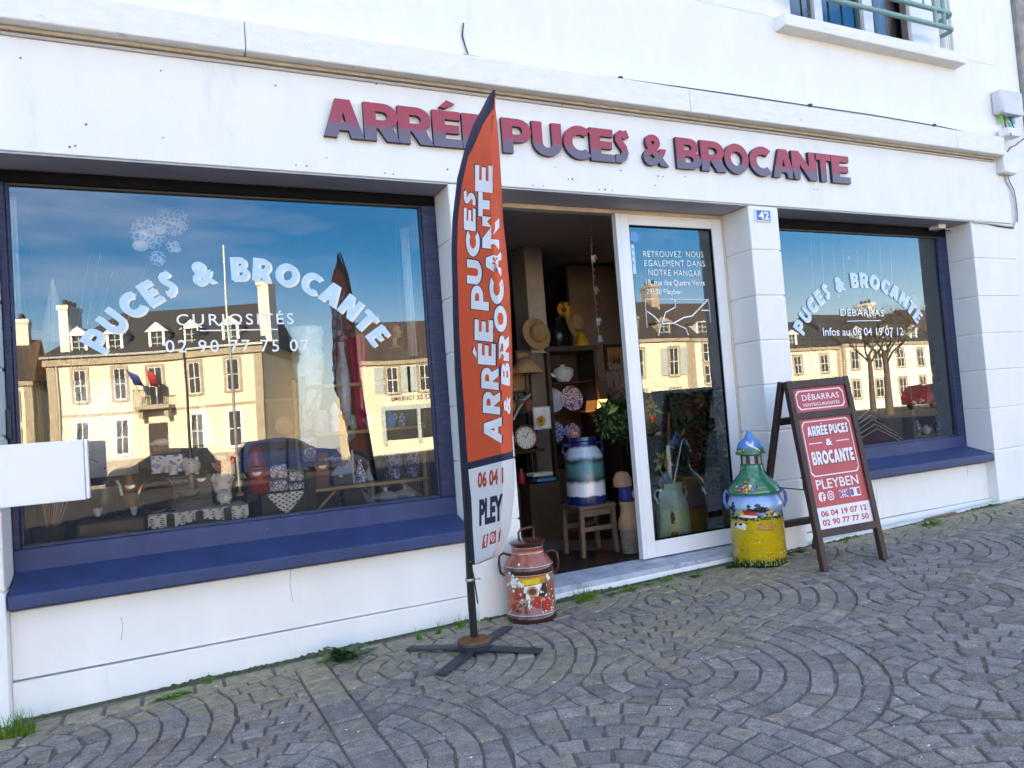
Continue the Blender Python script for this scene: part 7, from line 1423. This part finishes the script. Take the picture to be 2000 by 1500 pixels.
# large variegated plant
c = Vector((3.85, 1.0, fz)); PL = thing('potted_plant', 'large dark glossy plant with pale variegated leaf fans behind the door glass', 'plant', c); bm = MB().mat('terracotta'); bm.lathe([(0, 0), (.14, 0), (.18, .28), (.19, .30), (.17, .30)], c, 24); bm.build('pot', None, PL)
bm = MB().mat('hair_brown'); rnd = random.Random(14); tips = []
for k in range(9): e = c+Vector((rnd.uniform(-.35, .35), rnd.uniform(-.25, .15), rnd.uniform(.7, 1.25))); bm.tube([c+Vector((0, 0, .25)), c.lerp(e, .5)+Vector((0, 0, .12)), e], [.014, .010, .006], 6); tips.append(e)
bm.build('stems', None, PL)
bm = MB()
for k in range(260):
    bx = rnd.choice(((1178, 1240, 775, 850), (1245, 1410, 758, 870), (1245, 1410, 800, 960), (1300, 1410, 850, 960))); px, py = rnd.uniform(bx[0], bx[1]), rnd.uniform(bx[2], bx[3]); q = W(px, py, rnd.uniform(.72, 1.15)); pale = rnd.random() < .10
    n_ = Vector((rnd.gauss(0, .5), -1, rnd.gauss(.4, .4))).normalized(); x_ = n_.cross(Vector((0, 0, 1))).normalized(); y_ = x_.cross(n_)
    for j in range(7):
        a = math.pi*(1.15+.28*j)+rnd.uniform(-.1, .1); d = x_*math.cos(a)+y_*math.sin(a); s_ = n_.cross(d); l_ = rnd.uniform(.08, .135); bm.mat('leaf_pale' if pale or rnd.random() < .06 else 'leaf_dark'); bm.add([q, q+d*l_*.5+s_*l_*.17+n_*.006, q+d*l_-n_*.01, q+d*l_*.5-s_*l_*.17+n_*.006], [(0, 1, 2, 3)])
bm.build('foliage', None, PL, solid=.0006)
# ---- right window
y0 = .48; xa, xb = W(1774, 700, y0).x, 7.0; SU = thing('wall_shelf', 'brown wooden shelf unit with three boards at the right of the small window', 'shelf', (xa, y0, PZ)); zz = [W(1778, 748, y0).z, W(1782, 797, y0).z, W(1786, 852, y0).z]
bm = MB().mat('shelf_wood'); bm.box(xa-.02, xa, y0, y0+.26, PZ, 1.86); bm.build('side_panel', None, SU); bm = MB().mat('shelf_back'); bm.box(xa-.02, xb, y0+.26, y0+.28, PZ, 1.9); bm.build('back_panel', None, SU)
for z in zz: bm = MB().mat('shelf_wood'); bm.box(xa, xb, y0, y0+.255, z-.022, z); bm.build('board', None, SU, bevel=.002)
def sv(name, lb, cat, px, w, h, k, prof, m, y=.56, g=None):
    c = Vector((W(px, 780, y).x, y, zz[k]+.0005)); bm = MB().mat(m); bm.lathe([(a*w, b_*h) for a, b_ in prof], c, 18); return tag(bm.build(name, None, None, org=c, sharp=50), lb, cat, g)
EGG = [(0, 0), (.6, 0), (.4, .15), (.9, .35), (1, .6), (.8, .8), (.6, .92), (0, 1)]
sv('egg_cup', 'bright blue egg cup holding a brown egg on the middle board', 'egg cup', 1821, .033, .10, 1, EGG, 'azure_glass'); sv('egg_cup', 'white egg cup at the left of the middle board', 'egg cup', 1783, .033, .07, 1, EGG, 'porcelain'); sv('china_shell', 'green and cream china dish on the middle board', 'dish', 1799, .04, .09, 1, EGG, 'delft_pattern'); sv('china_shell', 'small red and white china hen on the middle board', 'figurine', 1811, .03, .06, 1, EGG, 'pig_pink'); sv('egg_cup', 'tiny grey cup at the right of the middle board', 'cup', 1845, .02, .08, 1, BELLY, 'delft')
sv('tea_pot', 'cream patterned bottle at the left of the bottom board', 'bottle', 1785, .04, .14, 2, BELLY, 'delft_pattern'); sv('china_cup', 'pair of joined pink and white cups on the bottom board', 'cup', 1802, .045, .09, 2, BELLY, 'porcelain'); sv('china_cup', 'small white bud vase on the bottom board', 'vase', 1813, .022, .08, 2, BELLY, 'porcelain'); sv('china_figure', 'blue and green china figure of a seated lady on the bottom board', 'figurine', 1825, .05, .21, 2, [(0, 0), (1, 0), (.95, .2), (.6, .45), (.7, .6), (.4, .72), (.45, .85), (.3, .95), (0, 1)], 'cobalt_pattern')
for k, px in enumerate((1786, 1806, 1828, 1848)): sv('drinking_glass', 'clear tall tumbler on the top board', 'glass', px, .028, .16, 0, [(0, 0), (.8, 0), (1, 1), (.94, 1), (.75, .05), (0, .05)], 'p_grey', .56, 'tumblers on the top board')
o, a, c = boxthing('blue_panel', 'dark blue hanging board with bright blue dots', 'board', (1806, 1824, 664, 716), .54, .02, 'cobalt'); o, a, c = boxthing('wire_basket', 'black woven wire basket on a thin stand', 'basket', (1757, 1795, 675, 699), .50, .14, 'shawl', bev=.01); bm = MB().mat('iron'); bm.tube([W(1777, 700, .57), W(1780, 748, .57), (W(1780, 748, .57).x, .57, PZ)], .006, 6); bm.build('stand', None, o)
for k in range(5):
    yy_ = .50+.07*k; px = 1712-4*k; w_ = 58-4*k; top = 806+10*k; o = thing('folded_garment', ['frontmost printed pink garment hung in a chevron', 'second wine red garment hung in a chevron', 'third dark green garment hung in a chevron', 'fourth dark green garment hung in a chevron', 'rearmost navy garment hung in a chevron'][k], 'garment', W(px, top, yy_), 'garments hung in chevrons in the small window')
    yy_ = .72-.05*k; ap = W(px, 800+13*(4-k) if 0 else 803+14*(4-k)*.5+k*0, yy_); m_ = ('cloth_wine', 'cloth_wine', 'cloth_green', 'cloth_green', 'cloth_navy')[k]
    ap = W(px, 838-9*k, .50+.05*k); yk = .50+.05*k; L_ = W(px-w_, 872-9*k, yk); R_ = W(px+w_, 868-10*k, yk); dz = .16
    bm = MB().mat(m_); vs = []
    for i in range(21): t_ = i/20; q = (L_.lerp(ap, t_*2) if t_ < .5 else ap.lerp(R_, t_*2-1)); vs += [(q.x, yk+.01*math.sin(i*1.3), q.z), (q.x, yk+.018*math.sin(i*1.3), max(PZ, q.z-dz))]
    bm.add(vs, [(2*i, 2*i+1, 2*i+3, 2*i+2) for i in range(20)]); bm.build('cloth', None, o, solid=.004, sharp=70)
    bm = MB().mat('paper'); bm.tube([L_+Vector((0, -.006, .002)), ap+Vector((0, -.006, .004)), R_+Vector((0, -.006, .002))], .005, 6); bm.build('white_edging', None, o)
    bm = MB().mat('iron'); bm.tube([ap, ap+Vector((0, 0, .06)), ap+Vector((.02, 0, .08)), ap+Vector((.04, 0, .06))], .003, 5); bm.build('hanger_hook', None, o)
drape('shawl', 'dark speckled shawl hanging behind the chevron garments', 1655, 1738, .95, 'shawl', PZ+.01, 1.25, 5, .02, 'shawl')
o, a, c = boxthing('chest', 'tall brown wooden chest standing in the middle of the small window', 'chest', (1725, 1772, 728, 866), .60, .3, 'shelf_back')
FL_ = thing('fairy_lights', 'curtain of thin thread lights with glass drops in the small window', 'string lights', W(1660, 440, .42))
for k, px in enumerate((1583, 1604, 1626, 1645, 1672, 1694, 1717, 1738)): bm = MB().mat('paper'); x = px; bm.tube([W(px, 452, .42), W(px+3, 520, .42), W(px+6, 575, .42)], .0022, 5); q = W(px, 455, .42); bm.lathe([(.0, .02), (.006, .01), (.009, -.012), (0, -.02)], q, 8); bm.build('thread', None, FL_)
for px, py in ((1658, 505), (1637, 577), (1660, 566), (1687, 565), (1706, 590), (1745, 575), (1730, 610)): bm = MB().mat('porcelain'); q = W(px, py, .42); bm.lathe([(0, .02), (.007, .008), (.010, -.010), (0, -.02)], q, 8); bm.build('glass_drop', None, FL_)
GR = thing('etagere', 'dark glass etagere of blue bottles at the left of the small window', 'shelf', W(1600, 800, .75)); xa, xb = W(1588, 700, .75).x, W(1650, 700, .75).x; bm = MB().mat('iron')
for x in (xa, xb):
    for y in (.75, .95): bm.box(x-.008, x+.008, y-.008, y+.008, PZ, 1.95)
bm.build('frame', None, GR); zs3 = [.95, 1.25, 1.55, 1.8]
for z in zs3: bm = MB().mat('pan_dark'); bm.box(xa-.01, xb+.01, .74, .96, z-.01, z); bm.build('shelf', None, GR)
rnd = random.Random(11)
for k in range(11):
    z = zs3[k % 4]; x = xa+.05+(xb-xa-.1)*((k//4)+.2*(k % 2))/2.4; m_ = ('cobalt', 'black_gloss', 'terracotta', 'cobalt')[k % 4]; bm = MB().mat(m_); bm.lathe([(a*.035, b_*rnd.uniform(.12, .2)) for a, b_ in BELLY], (x, .84, z+.0005), 14); tag(bm.build('bottle', None, None, org=(x, .84, z)), ['short dark bottle on the lowest etagere shelf', 'short dark bottle on the second etagere shelf', 'short dark bottle on the third etagere shelf', 'short dark bottle on the top etagere shelf'][k % 4], 'bottle', ['bottles on the lowest etagere shelf', 'bottles on the second etagere shelf', 'bottles on the third etagere shelf', 'bottles on the top etagere shelf'][k % 4])
V('teddy_bust', 'pale plaster bust at the right of the small window', 'bust', (1776, 1806, 575, 648), .62, [(0, 0), (1, 0), (.95, .15), (.6, .35), (.35, .42), (.6, .6), (.62, .8), (.4, .97), (0, 1)], 'porcelain')
q = bb(1776, 1806, 575, 648, .62)[0]; bm = MB().mat('shelf_wood'); bm.box(q.x-.12, q.x+.10, .55, .70, q.z-.02, q.z-.0005); tag(bm.build('bracket_shelf', None, None, org=q), 'small shelf bracket under the pale plaster bust', 'shelf')

o, a, c = boxthing('carved_panel', 'brown carved wooden panel with an oval boss behind the canisters', 'panel', (528, 580, 782, 905), 1.08, .03, 'shelf_back'); bm = MB().mat('shelf_wood'); xm = (a.x+c.x)/2; bm.lathe([(.0, 0), (.055, 0), (.06, .012), (.0, .02)], (xm, 1.078, a.z+(c.z-a.z)*.6), 24, tilt=Matrix.Rotation(R(90), 3, 'X')); bm.box(a.x-.01, c.x+.01, 1.07, 1.115, c.z, c.z+.02); bm.build('boss', None, o); stand(Vector((xm, 1.095, a.z)), .2, .04, PZ, 'dark riser under the carved wooden panel')
V('opal_bell', 'white opal glass bell shade on the dark open crate', 'glass shade', (374, 424, 792, 868), 1.02, [(.25, 1), (.28, .96), (.6, .7), (.95, .15), (1, 0), (.93, .02)], 'porcelain')
V('enamel_mug', 'small white enamel mug on the grey crate beside the piggy bank', 'mug', (330, 348, 908, 927), .76, [(0, 0), (1, 0), (1, 1), (.92, 1), (.9, .05)], 'porcelain')
V('brass_candlestick', 'slim brass candlestick between the open crate and the red tin', 'candlestick', (462, 476, 890, 968), .80, [(0, 0), (1, 0), (1, .05), (.25, .1), (.3, .5), (.2, .55), (.25, .85), (.7, .88), (.7, .92), (.3, 1), (0, 1)], 'bamboo')
V('stoneware_jug', 'brown stoneware jug behind the coffee pot', 'jug', (240, 270, 925, 990), .92, BELLY, 'clay')
for k, (px, m_, lb) in enumerate(((676, 'amber', 'amber glass bottle on the top bamboo tier'), (696, 'mint', 'pale green ribbed vase on the top bamboo tier'), (790, 'delft_pattern', 'small delft sugar pot at the right end of the top bamboo tier'))): VT('small_vase', lb, 'vase', px, 16, 34-4*k, t1, .86, BELLY, m_)
for k, (px, m_, lb) in enumerate(((722, 'porcelain', 'white cream jug between the bell-shaped bottle and the black bowls'), (752, 'copper', 'small copper pot behind the black lacquer bowls'))): VT('small_pot', lb, 'jug', px, 18, 28, t2, .86, BELLY, m_)
rnd = random.Random(31)
for k in range(12):
    x = 2.42+.062*k; z = (.621, .951, 1.301)[k % 3]; y = 1.80+.03*(k % 2); h = rnd.uniform(.07, .16); m_ = ('porcelain', 'terracotta', 'zinc', 'bamboo', 'tin_red')[k % 5]; bm = MB().mat(m_); bm.lathe([(a*rnd.uniform(.035, .05), b_*h) for a, b_ in BELLY], (x, y, z), 14)
    tag(bm.build('crockery_pot', None, None, org=(x, y, z)), ['small worn pot on the bottom ledge of the dark dresser', 'small worn pot between the glasses on the lower dresser board', 'small worn pot between the glasses on the upper dresser shelf'][k % 3], 'pot', ['pots on the bottom dresser ledge', 'pots on the lower dresser board', 'pots on the upper dresser shelf'][k % 3])
for k, (px, py, w, h, m_, lb) in enumerate(((1014, 745, 34, 44, 'cabinet_wood', 'dark framed picture leaning high on the dresser'), (1020, 700, 26, 30, 'hair_brown', 'small brown framed picture above the dresser'))):
    a, c = W(px-w/2, py+h/2, 2.08), W(px+w/2, py-h/2, 2.08); bm = MB().mat(m_); bm.box(a.x, c.x, 2.06, 2.085, a.z, c.z); bm.mat('straw').box(a.x+.02, c.x-.02, 2.055, 2.0595, a.z+.02, c.z-.02); tag(bm.build('old_painting', None, None, org=a, bevel=.003), lb, 'picture')
